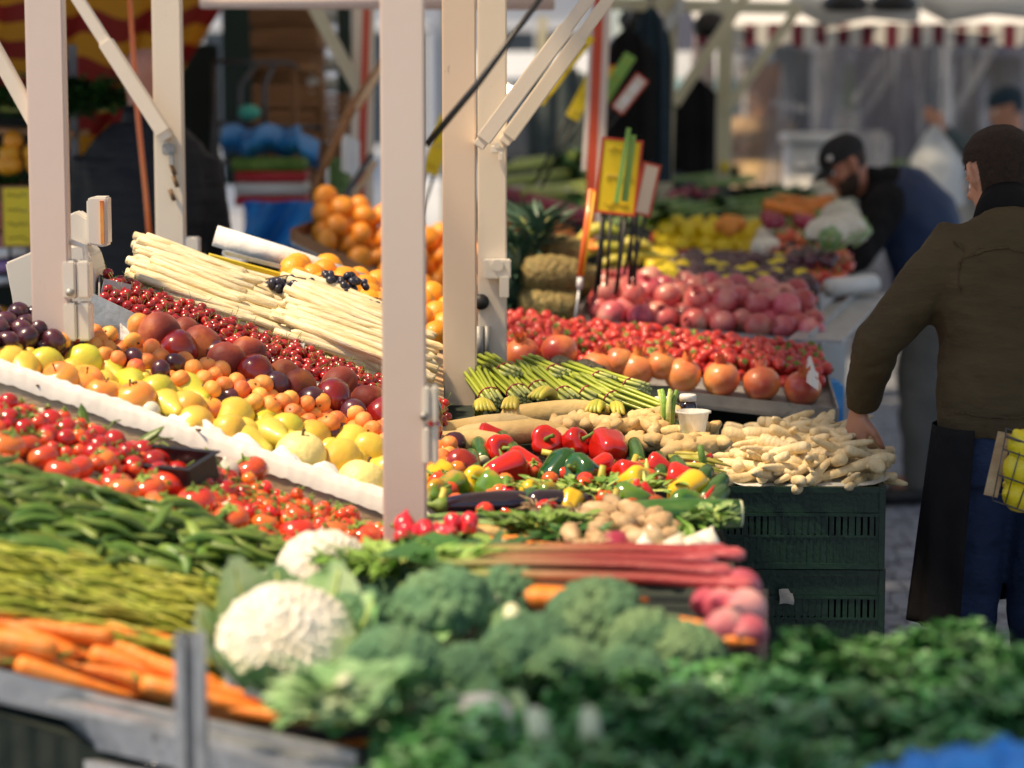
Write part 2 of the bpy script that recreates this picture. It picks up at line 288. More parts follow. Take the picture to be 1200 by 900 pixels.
def frames(pts):
    pts = [Vector(p) for p in pts]; out = []; up = None
    for i, p in enumerate(pts):
        t = (pts[min(i + 1, len(pts) - 1)] - pts[max(i - 1, 0)]).normalized()
        if up is None:
            up = Vector((0, 0, 1)) if abs(t.z) < .9 else Vector((0, 1, 0))
        a = t.cross(up).normalized(); up = a.cross(t).normalized()
        out.append((p, a, up, t))
    return out
def tube(bm, pts, rad, n=8, flat=1.0, caps=True, mi=0):
    """rad: number or list; flat squeezes the second axis"""
    fr = frames(pts); rings = []
    for i, (p, a, u, t) in enumerate(fr):
        r = rad[i] if isinstance(rad, (list, tuple)) else rad
        rings.append([bm.verts.new(p + a * math.cos(2 * math.pi * k / n) * r + u * math.sin(2 * math.pi * k / n) * r * flat) for k in range(n)])
    for i in range(len(rings) - 1):
        for k in range(n):
            f = bm.faces.new((rings[i][k], rings[i][(k + 1) % n], rings[i + 1][(k + 1) % n], rings[i + 1][k])); f.material_index = mi
    if caps:
        f = bm.faces.new(list(reversed(rings[0]))); f.material_index = mi
        f = bm.faces.new(rings[-1]); f.material_index = mi
    return rings
def bar(bm, a, b, w, h=None, mi=0, bev=0, up=(0, 0, 1), roll=0):
    """rectangular bar from a to b"""
    a, b = Vector(a), Vector(b); d = b - a; L = d.length; x = d.normalized()
    up = Vector(up)
    if abs(x.dot(up)) > .98: up = Vector((0, 1, 0))
    y = up.cross(x).normalized(); z = x.cross(y)
    m = Matrix((x, y, z)).transposed()
    if roll: m = m @ Matrix.Rotation(roll, 3, 'X')
    return box(bm, (a + b) / 2, (L, w, h or w), m, mi, bev)
def lathe(bm, prof, n=16, mi=0, fn=None, axis='Z'):
    """prof: (radius, height) from bottom to top; fn(angle, i) scales the radius"""
    rings = []
    for i, (r, z) in enumerate(prof):
        if r <= 1e-6: rings.append([bm.verts.new((0, 0, z))]); continue
        ring = []
        for k in range(n):
            a = 2 * math.pi * k / n; q = r * (fn(a, i / (len(prof) - 1)) if fn else 1)
            ring.append(bm.verts.new((q * math.cos(a), q * math.sin(a), z)))
        rings.append(ring)
    for A, B in zip(rings, rings[1:]):
        if len(A) == 1 and len(B) == 1: continue
        for k in range(n):
            if len(A) == 1: f = bm.faces.new((A[0], B[(k + 1) % n], B[k]))
            elif len(B) == 1: f = bm.faces.new((A[k], A[(k + 1) % n], B[0]))
            else: f = bm.faces.new((A[k], A[(k + 1) % n], B[(k + 1) % n], B[k]))
            f.material_index = mi
    if len(rings[0]) > 1: bm.faces.new(list(reversed(rings[0]))).material_index = mi
    if len(rings[-1]) > 1: bm.faces.new(rings[-1]).material_index = mi
def wobble(bm, amp, scale, seed=0, verts=None):
    off = Vector((seed * 3.17, seed * 1.31, seed * .77))
    for v in (verts or bm.verts):
        d = noise.noise(v.co * scale + off)
        n = v.co.normalized() if v.co.length > 1e-5 else Vector((0, 0, 1))
        v.co += n * d * amp
def xform(bm, m, verts=None): bmesh.ops.transform(bm, matrix=m, verts=verts or bm.verts)
def ball_prof(r, h=1.0, n=9, top=.0, bot=.0, shoulder=1.0):
    """round fruit; top/bot sink the poles"""
    out = []
    for i in range(n + 1):
        t = math.pi * i / n; s = math.sin(t)
        z = -math.cos(t) * r * h
        if t < .7: z += bot * r * (1 - t / .7) ** 2
        if t > math.pi - .7: z -= top * r * (1 - (math.pi - t) / .7) ** 2
        out.append((max(0, s) ** shoulder * r if 0 < i < n else 0, z))
    return out
def wavy_sheet(bm, P, nu, nv, uvs=True, thick=None):
    """P(u,v) -> Vector; builds a grid with uv"""
    g = [[bm.verts.new(P(i / nu, j / nv)) for i in range(nu + 1)] for j in range(nv + 1)]
    lay = bm.loops.layers.uv.verify()
    for j in range(nv):
        for i in range(nu):
            f = bm.faces.new((g[j][i], g[j][i + 1], g[j + 1][i + 1], g[j + 1][i]))
            for l, (a, b_) in zip(f.loops, ((i, j), (i + 1, j), (i + 1, j + 1), (i, j + 1))):
                l[lay].uv = (a / nu, b_ / nv)
    return g
# ------------------------------------------------------------------ objects
def link(name, me, parent=None, loc=None, rot=None, scale=None):
    o = bpy.data.objects.new(name, me); COL.objects.link(o)
    if parent: o.parent = parent
    if loc is not None: o.location = loc
    if rot is not None:
        if isinstance(rot, Matrix): o.rotation_euler = rot.to_3x3().to_euler()
        else: o.rotation_euler = rot
    if scale is not None: o.scale = (scale,) * 3 if isinstance(scale, (int, float)) else scale
    return o
def tag(o, label=None, cat=None, group=None, kind=None):
    if label: o['label'] = label
    if cat: o['category'] = cat
    if group: o['group'] = group
    if kind: o['kind'] = kind
    return o
def thing(name, label, cat, group=None, loc=(0, 0, 0), rot=None, me=None):
    return tag(link(name, me, None, loc, rot), label, cat, group)
def part(name, bm, m, parent, smooth=True, label=None):
    o = link(name, tomesh(bm, name, m, smooth), parent)
    if label: o['label'] = label
    return o
class Kind:
    """a kind of produce: body mesh variants, each with part meshes (name, mesh, [(sub, mesh)])"""
    def __init__(s, name, cat, variants, group=None, label=None):
        s.name, s.cat, s.variants, s.group, s.label = name, cat, variants, group, label
        s.made = []
    def put(s, loc, rot=(0, 0, 0), scale=1, var=None, label=None, group=None):
        v = s.variants[random.randrange(len(s.variants)) if var is None else var]
        body, parts = v if isinstance(v, tuple) else (v, [])
        o = link(s.name, body, None, loc, rot, scale); tag(o, label or s.label, s.cat, group or s.group)
        for pn, pm, *subs in parts:
            c = link(pn, pm, o)
            for sn, sm in (subs[0] if subs else []): link(sn, sm, c)
        s.made.append(o)
        return o
ORD = ['first', 'second', 'third', 'fourth', 'fifth', 'sixth', 'seventh', 'eighth', 'ninth', 'tenth', 'eleventh', 'twelfth', 'thirteenth', 'fourteenth', 'fifteenth', 'sixteenth', 'seventeenth', 'eighteenth', 'nineteenth', 'twentieth']
ORD += ['twenty-' + x for x in ORD[:9]] + ['thirtieth'] + ['thirty-' + x for x in ORD[:9]] + ['fortieth'] + ['forty-' + x for x in ORD[:9]] + ['fiftieth']
def ordinal(objs, fmt, key=None):
    objs = sorted(objs, key=key or (lambda o: pix(o.location)[0]))
    for i, o in enumerate(objs): o['label'] = fmt.format(o=ORD[min(i, len(ORD) - 1)])
def BedL(*a): return Bed(*a, world=VL)
def BedR(*a): return Bed(*a, world=VR)
def BedS(*a): return Bed(*a, world=VS)
class Bed:
    def __init__(s, tl, tr, br, bl, world=False):
        s.c = [Vector(p) if world is True else (world or W)(*p) for p in (tl, tr, br, bl)]
        s.n = (s.c[1] + s.c[2] - s.c[0] - s.c[3]).cross(s.c[0] + s.c[1] - s.c[2] - s.c[3]).normalized()
        if s.n.z < 0: s.n = -s.n
        ux = (s.c[1] + s.c[2] - s.c[0] - s.c[3]).normalized(); s.B = Matrix((ux, s.n.cross(ux), s.n)).transposed()
        s.lu = ((s.c[1] - s.c[0]).length + (s.c[2] - s.c[3]).length) / 2
        s.lv = ((s.c[3] - s.c[0]).length + (s.c[2] - s.c[1]).length) / 2
    def P(s, u, v, h=0):
        a = s.c[0].lerp(s.c[1], u); b = s.c[3].lerp(s.c[2], u); p = a.lerp(b, v)
        return p + s.n * h
    def R(s, yaw=0, pitch=0, roll=0): return s.B @ Euler((roll, pitch, yaw)).to_matrix()
    def ang(s, u=.5, v=.5):
        d = s.P(u + .02, v) - s.P(u - .02, v); return math.atan2(d.y, d.x)
    def hexes(s, step, jit=.15, um=(0, 1), vm=(0, 1), off=0):
        nv = max(1, int(s.lv * (vm[1] - vm[0]) / (step * .87))); nu = max(1, int(s.lu * (um[1] - um[0]) / step))
        for j in range(nv):
            for i in range(nu):
                u = (i + .5 + (.5 if (j + off) % 2 else 0) + random.uniform(-jit, jit)) / nu; v = (j + .5 + random.uniform(-jit, jit)) / nv
                if u > 1.02: continue
                yield um[0] + u * (um[1] - um[0]), vm[0] + v * (vm[1] - vm[0])
    def board(s, name, label, cat, m, drop=.012, thick=.012, grow=.01, wall=0, wt=.004, wm=None):
        """a tray or board under the bed: base plus optional raised walls"""
        cs = list(s.c); mid = sum(cs, Vector()) / 4
        cs = [c + (c - mid).normalized() * grow + Vector((0, 0, -drop)) for c in cs]
        bm = newbm()
        top = [bm.verts.new(c) for c in cs]; bot = [bm.verts.new(c - Vector((0, 0, thick))) for c in cs]
        bm.faces.new(top); bm.faces.new(bot[::-1])
        for k in range(4): bm.faces.new((top[k], bot[k], bot[(k + 1) % 4], top[(k + 1) % 4]))
        t = thing(name, label, cat)
        part('base', bm, m, t, False)
        if wall:
            for k in range(4):
                a, b = cs[k], cs[(k + 1) % 4]; wb = newbm(); e = (b - a).normalized() * wt
                q = [a - e * .5, b - e * 1.5]; n = Vector((0, 0, 1)).cross(b - a).normalized() * wt
                vv = []
                for p in q:
                    for hh in (-thick * .3, wall):
                        vv += [wb.verts.new(p + Vector((0, 0, hh)) - n * .5), wb.verts.new(p + Vector((0, 0, hh)) + n * .5)]
                A0, A1, A2, A3, B0, B1, B2, B3 = vv
                for f in ((A0, A1, A3, A2), (B0, B2, B3, B1), (A0, A2, B2, B0), (A1, B1, B3, A3), (A2, A3, B3, B2), (A0, B0, B1, A1)): wb.faces.new(f)
                part('side_wall', wb, wm or m, t, False)
        return t
def rnd(a, b): return random.uniform(a, b)
# ================================================================== camera, sky, sun
cam = bpy.data.cameras.new('camera'); co = bpy.data.objects.new('camera', cam); COL.objects.link(co); scn.camera = co
cam.lens = 85; cam.sensor_width = 36; cam.clip_end = 500; cam.clip_start = .05
co.location = (0, 0, HC); co.rotation_euler = (math.pi / 2 - PITCH, 0, 0)
cam.dof.use_dof = True; cam.dof.focus_distance = 5.6; cam.dof.aperture_fstop = 2.0; cam.dof.aperture_blades = 0
w = bpy.data.worlds.new('World'); scn.world = w; w.use_nodes = True
nt = w.node_tree; sky = nt.nodes.new('ShaderNodeTexSky'); sky.sky_type = 'NISHITA'; sky.sun_disc = False
SUN_EL, SUN_AZ = R(58), R(-108)       # azimuth measured from +Y towards +X: the sun stands to the side and a little behind the viewer
sd = Vector((math.sin(SUN_AZ) * math.cos(SUN_EL), math.cos(SUN_AZ) * math.cos(SUN_EL), math.sin(SUN_EL)))
sky.sun_elevation = SUN_EL; sky.sun_rotation = SUN_AZ
nt.links.new(sky.outputs[0], nt.nodes['Background'].inputs[0]); nt.nodes['Background'].inputs[1].default_value = .1
ld = bpy.data.lights.new('sun', 'SUN'); ld.energy = 4.5; ld.color = (1, .77, .5); ld.angle = R(6)
lo = bpy.data.objects.new('sun', ld); COL.objects.link(lo); lo.rotation_euler = sd.to_track_quat('Z', 'Y').to_euler(); lo.location = (-6, -4, 12)
scn.view_settings.view_transform = 'Standard'; scn.view_settings.look = 'None'; scn.view_settings.exposure = .58; scn.view_settings.gamma = 1
scn.cycles.use_denoising = True; scn.cycles.max_bounces = 6; scn.cycles.transparent_max_bounces = 10
scn.cycles.caustics_reflective = False; scn.cycles.caustics_refractive = False; scn.cycles.sample_clamp_indirect = 4
# ================================================================== ground
m, nt, b = nmat('cobble_paving'); N, L = nt.nodes, nt.links
tc = N.new('ShaderNodeTexCoord'); vo = N.new('ShaderNodeTexVoronoi'); vo.inputs['Scale'].default_value = 13; vo.inputs['Randomness'].default_value = .6
L.new(tc.outputs['Object'], vo.inputs['Vector'])
ve = N.new('ShaderNodeTexVoronoi'); ve.feature = 'DISTANCE_TO_EDGE'; ve.inputs['Scale'].default_value = 13; ve.inputs['Randomness'].default_value = .6
L.new(tc.outputs['Object'], ve.inputs['Vector'])
hs = N.new('ShaderNodeValToRGB'); sx = N.new('ShaderNodeSeparateColor'); L.new(vo.outputs['Color'], sx.inputs[0]); L.new(sx.outputs[0], hs.inputs[0])
hs.color_ramp.elements[0].color = (.3, .33, .39, 1); hs.color_ramp.elements[1].color = (.48, .51, .57, 1)
er = N.new('ShaderNodeValToRGB'); L.new(ve.outputs['Distance'], er.inputs[0]); er.color_ramp.elements[0].position = .02; er.color_ramp.elements[1].position = .1
er.color_ramp.elements[0].color = (.3, .3, .32, 1)
mx = N.new('ShaderNodeMix'); mx.data_type = 'RGBA'; mx.blend_type = 'MULTIPLY'; mx.inputs[0].default_value = 1
L.new(hs.outputs[0], mx.inputs[6]); L.new(er.outputs[0], mx.inputs[7]); L.new(mx.outputs[2], b.inputs['Base Color'])
bp = N.new('ShaderNodeBump'); bp.inputs['Distance'].default_value = .02; bp.inputs['Strength'].default_value = .8
L.new(er.outputs[0], bp.inputs['Height']); L.new(bp.outputs[0], b.inputs['Normal']); sock(b, 'Roughness', .55)
bm = newbm(); vs = [bm.verts.new(p) for p in ((-90, -20, 0), (90, -20, 0), (90, 160, 0), (-90, 160, 0))]; bm.faces.new(vs)
tag(link('ground', tomesh(bm, 'ground', m, False)), kind='structure')

# ================================================================== buildings far behind
def facade(name, label, x0, x1, y, h, wm, rows, cols, ww, wh, dep=6):
    t = thing(name, label, 'building', loc=((x0 + x1) / 2, y + dep / 2, 0))
    bm = newbm(); box(bm, (0, 0, h / 2), (x1 - x0, dep, h)); part('wall', bm, wm, t, False)
    rb = newbm(); box(rb, (0, 0, h + .15), (x1 - x0 + .6, dep + .6, .3)); part('roof', rb, M['wood_dark'], t, False)
    for r_ in range(rows):
        for c in range(cols):
            x = -(x1 - x0) / 2 + (c + .5) * (x1 - x0) / cols; z = 1.7 + r_ * 3.1
            fb = newbm()
            for (dx, dz, sx_, sz_) in ((-ww / 2, 0, .09, wh), (ww / 2, 0, .09, wh), (0, wh / 2, ww + .09, .09), (0, -wh / 2, ww + .18, .1), (0, 0, .05, wh - .1)):
                box(fb, (x + dx, -dep / 2 - .03, z + dz), (sx_, .1, sz_))
            f = part('window', fb, M['white'], t, False)
            gb = newbm(); box(gb, (x, -dep / 2 - .004, z), (ww - .1, .02, wh - .1)); link('pane', tomesh(gb, 'pane', M['glass'], False), f)
M['glass'] = mat('window_glass', [(.03, .05, .07), (.05, .07, .1)], .08, 1, coat=.5, var=.1)
M['render_pale'] = mat('pale_render', [(.4, .44, .5), (.48, .52, .58)], .85, 1.5, .2, 20)
M['render_grey'] = mat('grey_render', [(.12, .12, .15), (.17, .165, .2)], .85, 1.5, .2, 20)
M['render_tan'] = mat('tan_render', [(.34, .27, .22), (.4, .32, .27)], .85, 1.5, .2, 20)
facade('pale_building', 'pale bluish rendered town building seen between the cream posts', -9, 1.4, 34, 13, M['render_pale'], 4, 5, 1.1, 1.7)
facade('grey_building', 'grey rendered town building behind the clear plastic sheets', 2.0, 16, 31, 12, M['render_grey'], 4, 6, 1.1, 1.7)
facade('tan_building', 'tan rendered town building far behind the striped awning', -22, -9.6, 36, 12, M['render_tan'], 4, 5, 1.1, 1.7)

# ================================================================== front stall frame
def post_at(px, py, s, w_, dpt, top, mt, parent, bot=0.0, name='post', plates=True):
    p = D(px, py, FP / s); bm = newbm()
    box(bm, (p.x, p.y, (top + bot) / 2), (w_, dpt, top - bot), bev=.004)
    o = part(name, bm, mt, parent, False)
    return p, o
SF = thing('stall_frame', 'cream painted steel frame of posts and braces over the produce', 'market stall frame')
P1, _ = post_at(60, 300, 550, .080, .045, 2.75, M['cream_shaded'], SF)
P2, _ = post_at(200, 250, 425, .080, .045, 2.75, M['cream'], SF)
P3, _ = post_at(474, 450, 610, .084, .04, 2.75, M['cream_shaded'], SF)
P4, _ = post_at(539, 400, 480, .082, .045, 2.75, M['cream_half_shaded'], SF)
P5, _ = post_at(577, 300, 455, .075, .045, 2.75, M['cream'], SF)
# joint seams, bolt plates and latch hardware on the posts
def at(px, py, P, dy=-.03):             # the point over pixel (px,py) on the front face of a post that stands at P
    r = ray(px, py); t = (P.y + dy) / r.y; return Vector((0, 0, HC)) + r * t
def brace(a, b, w_, h_, mt, joint=None, name='brace', parent=SF):
    bm = newbm(); bar(bm, a, b, h_, w_, bev=.003, up=(0, 1, 0)); part(name, bm, mt, parent, False)
    if joint:
        j = Vector(a).lerp(Vector(b), joint); d = (Vector(b) - Vector(a)).normalized()
        jb = newbm(); bar(jb, Vector(a) + d * .02, j, h_ * 1.28, w_ * 1.22, bev=.003, up=(0, 1, 0)); part('brace_sleeve', jb, mt, parent, False)
def hinge(p, s, mt, parent=SF, name='latch'):
    bm = newbm(); box(bm, p, s, bev=.003)
    box(bm, p + Vector((s[0] * .25, -s[1] * .5, -s[2] * .9)), (s[0] * .35, s[1] * .7, s[2] * 1.1), bev=.002)
    tube(bm, [p + Vector((0, -s[1] * .7, .01)), p + Vector((0, -s[1] * .45, .01))], s[0] * .22, 10)
    part(name, bm, mt, parent, False)
brace(at(197, 163, P2, -.045), at(78, -22, P2, -.045), .045, .03, M['cream'], .62)
brace(at(45, 150, P1, .02), at(-60, -40, P1, .02), .035, .03, M['cream'])
brace(at(560, 172, P4, -.045), at(705, -22, P4, -.045), .052, .03, M['cream'], .72)
brace(at(590, 168, P5, -.045), at(728, -22, P5, -.045), .05, .03, M['cream'], .66)
hinge(at(583, 175, P5, -.04), (.035, .02, .02), M['scale_white'])
hinge(at(583, 315, P5, -.04), (.07, .03, .05), M['scale_white'])
hinge(at(198, 175, P2, -.04), (.035, .02, .03), M['galv_dull'])
for (px, py, PP) in ((200, 192, P2), (203, 206, P2), (199, 222, P2)):
    bm = newbm(); p = at(px, py, PP, -.03); tube(bm, [p, p + Vector((.012, -.006, -.03))], .006, 6); part('bolt', bm, M['brownstalk'], SF)
bm = newbm(); p = at(564, 354, P5, -.028); tube(bm, [p + Vector((0, .01, 0)), p + Vector((0, -.012, 0))], [.021, .019], 18); part('hole_plug', bm, M['stick'], SF)
bm = newbm(); p = at(562, 405, P5, -.03); box(bm, p, (.02, .02, .1)); box(bm, p + Vector((.02, 0, .005)), (.012, .02, .09)); part('slot_bracket', bm, M['galv_dull'], SF)
# split clamp block beside the two side posts
def clamp(cx, cy, PP, w_=.06, h_=.17):
    p = at(cx, cy, PP, 0); bm = newbm()
    box(bm, p + Vector((-w_ * .27, 0, h_ * .27)), (w_ * .5, .05, h_ * .48), bev=.004); box(bm, p + Vector((w_ * .24, .002, h_ * .27)), (w_ * .46, .05, h_ * .48), bev=.004)
    box(bm, p + Vector((-w_ * .27, 0, -h_ * .26)), (w_ * .5, .05, h_ * .48), bev=.004); box(bm, p + Vector((w_ * .24, .002, -h_ * .26)), (w_ * .46, .05, h_ * .48), bev=.004)
    part('clamp_block', bm, M['scale_white'], SF, False)
    bb = newbm(); tube(bb, [p + Vector((-.012, -.02, .02)), p + Vector((-.012, -.04, .02))], .008, 10); part('bolt', bb, M['galv_dull'], SF)
clamp(92, 352, P1); clamp(505, 497, P3, .03, .15)
hb = at(222, 292, P2, 0); bm = newbm(); box(bm, hb, (.06, .04, .07), bev=.004); part('clamp_block', bm, M['scale_white'], SF, False)
bm = newbm(); p = at(83, 300, P1, 0); tube(bm, [p + Vector((0, 0, .03)), p + Vector((.03, 0, .02)), p + Vector((.035, 0, -.03))], .006, 8); part('cable_loop', bm, M['scale_white'], SF)
# top beam
q1, q2 = D(235, -1, 8.0), D(650, 1, 8.0)
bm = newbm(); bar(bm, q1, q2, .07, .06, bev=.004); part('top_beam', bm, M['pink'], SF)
for a, b in ((P3, P5), (P1, P2)):
    bm = newbm(); bar(bm, (a.x, a.y, 2.72), (b.x, b.y, 2.72), .05, .05); part('top_beam', bm, M['cream'], SF)
bm = newbm(); bar(bm, (P3.x, P3.y, 2.66), (P1.x, P1.y, 2.66), .05, .05); part('top_beam', bm, M['cream'], SF)
# black rod from the front post up to the canopy frame
bm = newbm(); tube(bm, [at(500, 170, P3, .01), at(560, 98, P3, .01), at(650, -25, P3, .01)], [.007, .0065, .006], 10)
tag(link('tension_rod', tomesh(bm, 'tension_rod', M['black'])), 'thin black metal rod slanting up from the front post', 'rod')
bm = newbm(); tube(bm, [D(150, -25, 7.6), D(156, 60, 7.6), D(161, 130, 7.6), D(171, 230, 7.6), D(180, 335, 7.6)], .0085, 8)
tag(link('cord', tomesh(bm, 'cord', M['orange_paint'])), 'orange cord hanging down in front of the black jacket', 'cord')

# ================================================================== stall counters under the produce
def counter(name, label, pts, zt, mt, lip=None):
    """solid trestle counter: plan polygon by world points, skirt down to the ground"""
    t = thing(name, label, 'counter')
    bm = newbm(); top = [bm.verts.new(Vector(p)) for p in pts]; bt = [bm.verts.new(Vector(p) - Vector((0, 0, .03))) for p in pts]
    bm.faces.new(top); bm.faces.new(bt[::-1]); n = len(pts)
    for k in range(n): bm.faces.new((top[k], bt[k], bt[(k + 1) % n], top[(k + 1) % n]))
    part('board', bm, M['darkcloth'], t, False)
    sb = newbm(); mid = sum((Vector(p) for p in pts), Vector()) / n
    for k in range(n):
        a, b = Vector(pts[k]), Vector(pts[(k + 1) % n]); a = a + (mid - a) * .02; b = b + (mid - b) * .02; a.z -= .031; b.z -= .031
        seg = max(2, int((b - a).length / .06)); e = (b - a); nrm = Vector((e.y, -e.x, 0)).normalized(); prev = None
        for i in range(seg + 1):
            q = a + e * i / seg; d = nrm * math.sin(i * 1.7) * .008
            cur = (sb.verts.new(q), sb.verts.new(Vector((q.x, q.y, .02)) + d))
            if prev: sb.faces.new((prev[0], cur[0], cur[1], prev[1]))
            prev = cur
    part('skirt', sb, mt, t)
    return t
def counter_grid(name, label, Pf, nu, nv, mt):
    t = thing(name, label, 'counter'); bm = newbm()
    g = [[bm.verts.new(Pf(i / nu, j / nv)) for i in range(nu + 1)] for j in range(nv + 1)]
    for j in range(nv):
        for i in range(nu): bm.faces.new((g[j][i], g[j][i + 1], g[j + 1][i + 1], g[j + 1][i]))
    edge = [v.co.copy() for v in g[0]] + [g[j][nu].co.copy() for j in range(1, nv + 1)] + [g[nv][i].co.copy() for i in range(nu - 1, -1, -1)] + [g[j][0].co.copy() for j in range(nv - 1, 0, -1)]
    part('board', bm, M['darkcloth'], t, False)
    sb = newbm(); n = len(edge); top = []; bot = []
    for k in range(n * 4):
        a, b_ = edge[k // 4], edge[(k // 4 + 1) % n]; q = a.lerp(b_, (k % 4) / 4); q2 = Vector((q.x, q.y, q.z - .002)); e = (b_ - a); nr = Vector((e.y, -e.x, 0)).normalized() * math.sin(k * 1.9) * .006
        top.append(sb.verts.new(q2)); bot.append(sb.verts.new(Vector((q.x, q.y, .02)) + nr))
    for k in range(len(top)): sb.faces.new((top[k], top[(k + 1) % len(top)], bot[(k + 1) % len(top)], bot[k]))
    part('skirt', sb, mt, t); return t
def _left(u, v):
    px = -95 + u * 605; c0 = lerp_tab(px, [(-95, 385), (60, 345), (120, 280), (165, 225), (300, 178), (520, 150)]); c1 = lerp_tab(px, [(-95, 785), (380, 775), (440, 690), (520, 600)])
    c = c0 + v * (c1 - c0); return VL(px, c + .34 * px) - Vector((0, 0, .075))
counter_grid('fruit_counter', 'dark covered sloping counter carrying fruit, tomatoes and beans', _left, 16, 14, M['darkcloth'])
def _right(u, v):
    py = 424 + v * 276; x1 = lerp_tab(py, [(392, 760), (440, 795), (560, 838), (700, 888)]); return VR(502 + u * (x1 - 502) - 60 * v * (1 - u), py) - Vector((0, 0, .06))
counter_grid('vegetable_counter', 'dark covered sloping counter carrying peppers, ginger and roots', _right, 10, 12, M['darkcloth'])
FB = Bed((560, 850, .81), (1240, 860, .81), (1250, 1100, .74), (330, 1100, .74))
counter('herb_counter', 'low dark covered counter holding the heap of parsley', [p - Vector((0, 0, .03)) for p in FB.c][::-1], 0, M['darkcloth'])
# ================================================================== produce kinds
def mk(fn, mt, n, name, **k):
    out = []
    for i in range(n):
        bm = newbm(); fn(bm, i); out.append(tomesh(bm, name, mt))
    return out
def stem_mesh(name, mt, r=.003, L=.02, bend=.006, n=6, z0=0, flare=1.3):
    bm = newbm(); tube(bm, [(0, 0, z0 - .004), (bend * .3, 0, z0 + L * .5), (bend, 0, z0 + L)], [r, r * .8, r * flare], n); return tomesh(bm, name, mt)
def seam(a, t, k=.07): return 1 - k * math.exp(-(min(a, 2 * math.pi - a) / .22) ** 2)
# round stone fruit
def f_apricot(bm, i): lathe(bm, ball_prof(.0245, .93, 8, .25, .1), 16, fn=seam); wobble(bm, .0016, 40, i)
def f_peach(bm, i): lathe(bm, ball_prof(.043, .9, 9, .3, .1), 18, fn=seam); wobble(bm, .003, 22, i)
def f_plum(bm, i): lathe(bm, ball_prof(.024, 1.2, 8, .1, 0), 14, fn=seam); wobble(bm, .001, 30, i)
K = {}
K['apricot'] = Kind('apricot', 'apricot', [(x, [('stem_pit', stem_mesh('stem_pit', M['brownstalk'], .0025, .004, 0, z0=.016))]) for x in mk(f_apricot, M['apricot'], 3, 'apricot')], 'apricots in the long bed between pears and peaches', 'small orange blushed apricot in the bed between pears and peaches')
K['peach'] = Kind('peach', 'peach', mk(f_peach, M['peach'], 3, 'peach'))
K['nectarine'] = Kind('nectarine', 'nectarine', [(x, [('stem_pit', stem_mesh('stem_pit', M['brownstalk'], .003, .005, 0, z0=.027))]) for x in mk(f_peach, M['nectarine'], 2, 'nectarine')])
K['plum'] = Kind('plum', 'plum', mk(f_plum, M['plum'], 2, 'plum'), 'dark plums at the upper end of the apricot bed', 'dark purple plum in the heap behind the apricots beside the white post')
PEAR = [(0, -.045), (.016, -.0445), (.03, -.036), (.0365, -.02), (.036, -.004), (.03, .012), (.021, .027), (.0155, .04), (.0125, .05), (.007, .056), (0, .057)]
def f_pear(bm, i):
    lathe(bm, PEAR, 18)
    for v in bm.verts: v.co.x += .006 * (max(0, v.co.z) / .05) ** 2 * (1 if i % 2 else -1)
    wobble(bm, .003, 22, i)
pstem = stem_mesh('stem', M['brownstalk'], .0022, .024, .008, z0=.054)
K['pear_green'] = Kind('pear', 'pear', [(x, [('stem', pstem)]) for x in mk(f_pear, M['pear_green'], 3, 'pear')])
K['pear_yellow'] = Kind('pear', 'pear', [(x, [('stem', pstem)]) for x in mk(f_pear, M['pear_yellow'], 3, 'pear')])
def f_apple(bm, i): lathe(bm, ball_prof(.038, .88, 10, .42, .3), 18, fn=lambda a, t: 1 + .02 * math.cos(5 * a) * (1 - t)); wobble(bm, .0018, 22, i)
K['apple'] = Kind('apple', 'apple', [(x, [('stem', stem_mesh('stem', M['brownstalk'], .0018, .016, .004, z0=.02))]) for x in mk(f_apple, M['apple'], 2, 'apple')])
def f_melon(bm, i): lathe(bm, ball_prof(.06, .92, 12, .1, .05), 24, fn=lambda a, t: 1 + .012 * math.cos(8 * a)); wobble(bm, .003, 14, i)
K['melon'] = Kind('melon', 'melon', [(x, [('stem', stem_mesh('stem', M['brownstalk'], .004, .012, .002, z0=.052))]) for x in mk(f_melon, M['melon'], 1, 'melon')])
def f_cherry(bm, i): lathe(bm, ball_prof(.0115, .95, 6, .3, .1), 10)
K['cherry'] = Kind('cherry', 'cherry', [(x, [('stem', stem_mesh('stem', M['stalk'], .0006, .02, .01, 4, z0=.008))]) for x in mk(f_cherry, M['cherry'], 2, 'cherry')], 'dark red cherries in the long bed', 'small dark red cherry in the bed below the white asparagus')
def f_orange(bm, i): lathe(bm, ball_prof(.038, .95, 9, .08, .05), 16); wobble(bm, .0015, 25, i)
K['orange'] = Kind('orange', 'orange', [(x, [('stem_pit', stem_mesh('stem_pit', M['stalk'], .003, .003, 0, z0=.034))]) for x in mk(f_orange, M['orange'], 2, 'orange')])
K['clementine'] = Kind('clementine', 'clementine', mk(lambda bm, i: (lathe(bm, ball_prof(.033, .85, 8, .15, .1), 14), wobble(bm, .0015, 25, i)), M['clementine'], 2, 'clementine'))
def f_lemon(bm, i): lathe(bm, [(0, -.046), (.006, -.044), (.01, -.038), (.022, -.03), (.031, -.016), (.034, 0), (.031, .016), (.022, .03), (.011, .039), (.006, .046), (0, .05)], 14); wobble(bm, .0015, 30, i)
K['lemon'] = Kind('lemon', 'lemon', mk(f_lemon, M['lemon'], 2, 'lemon'))
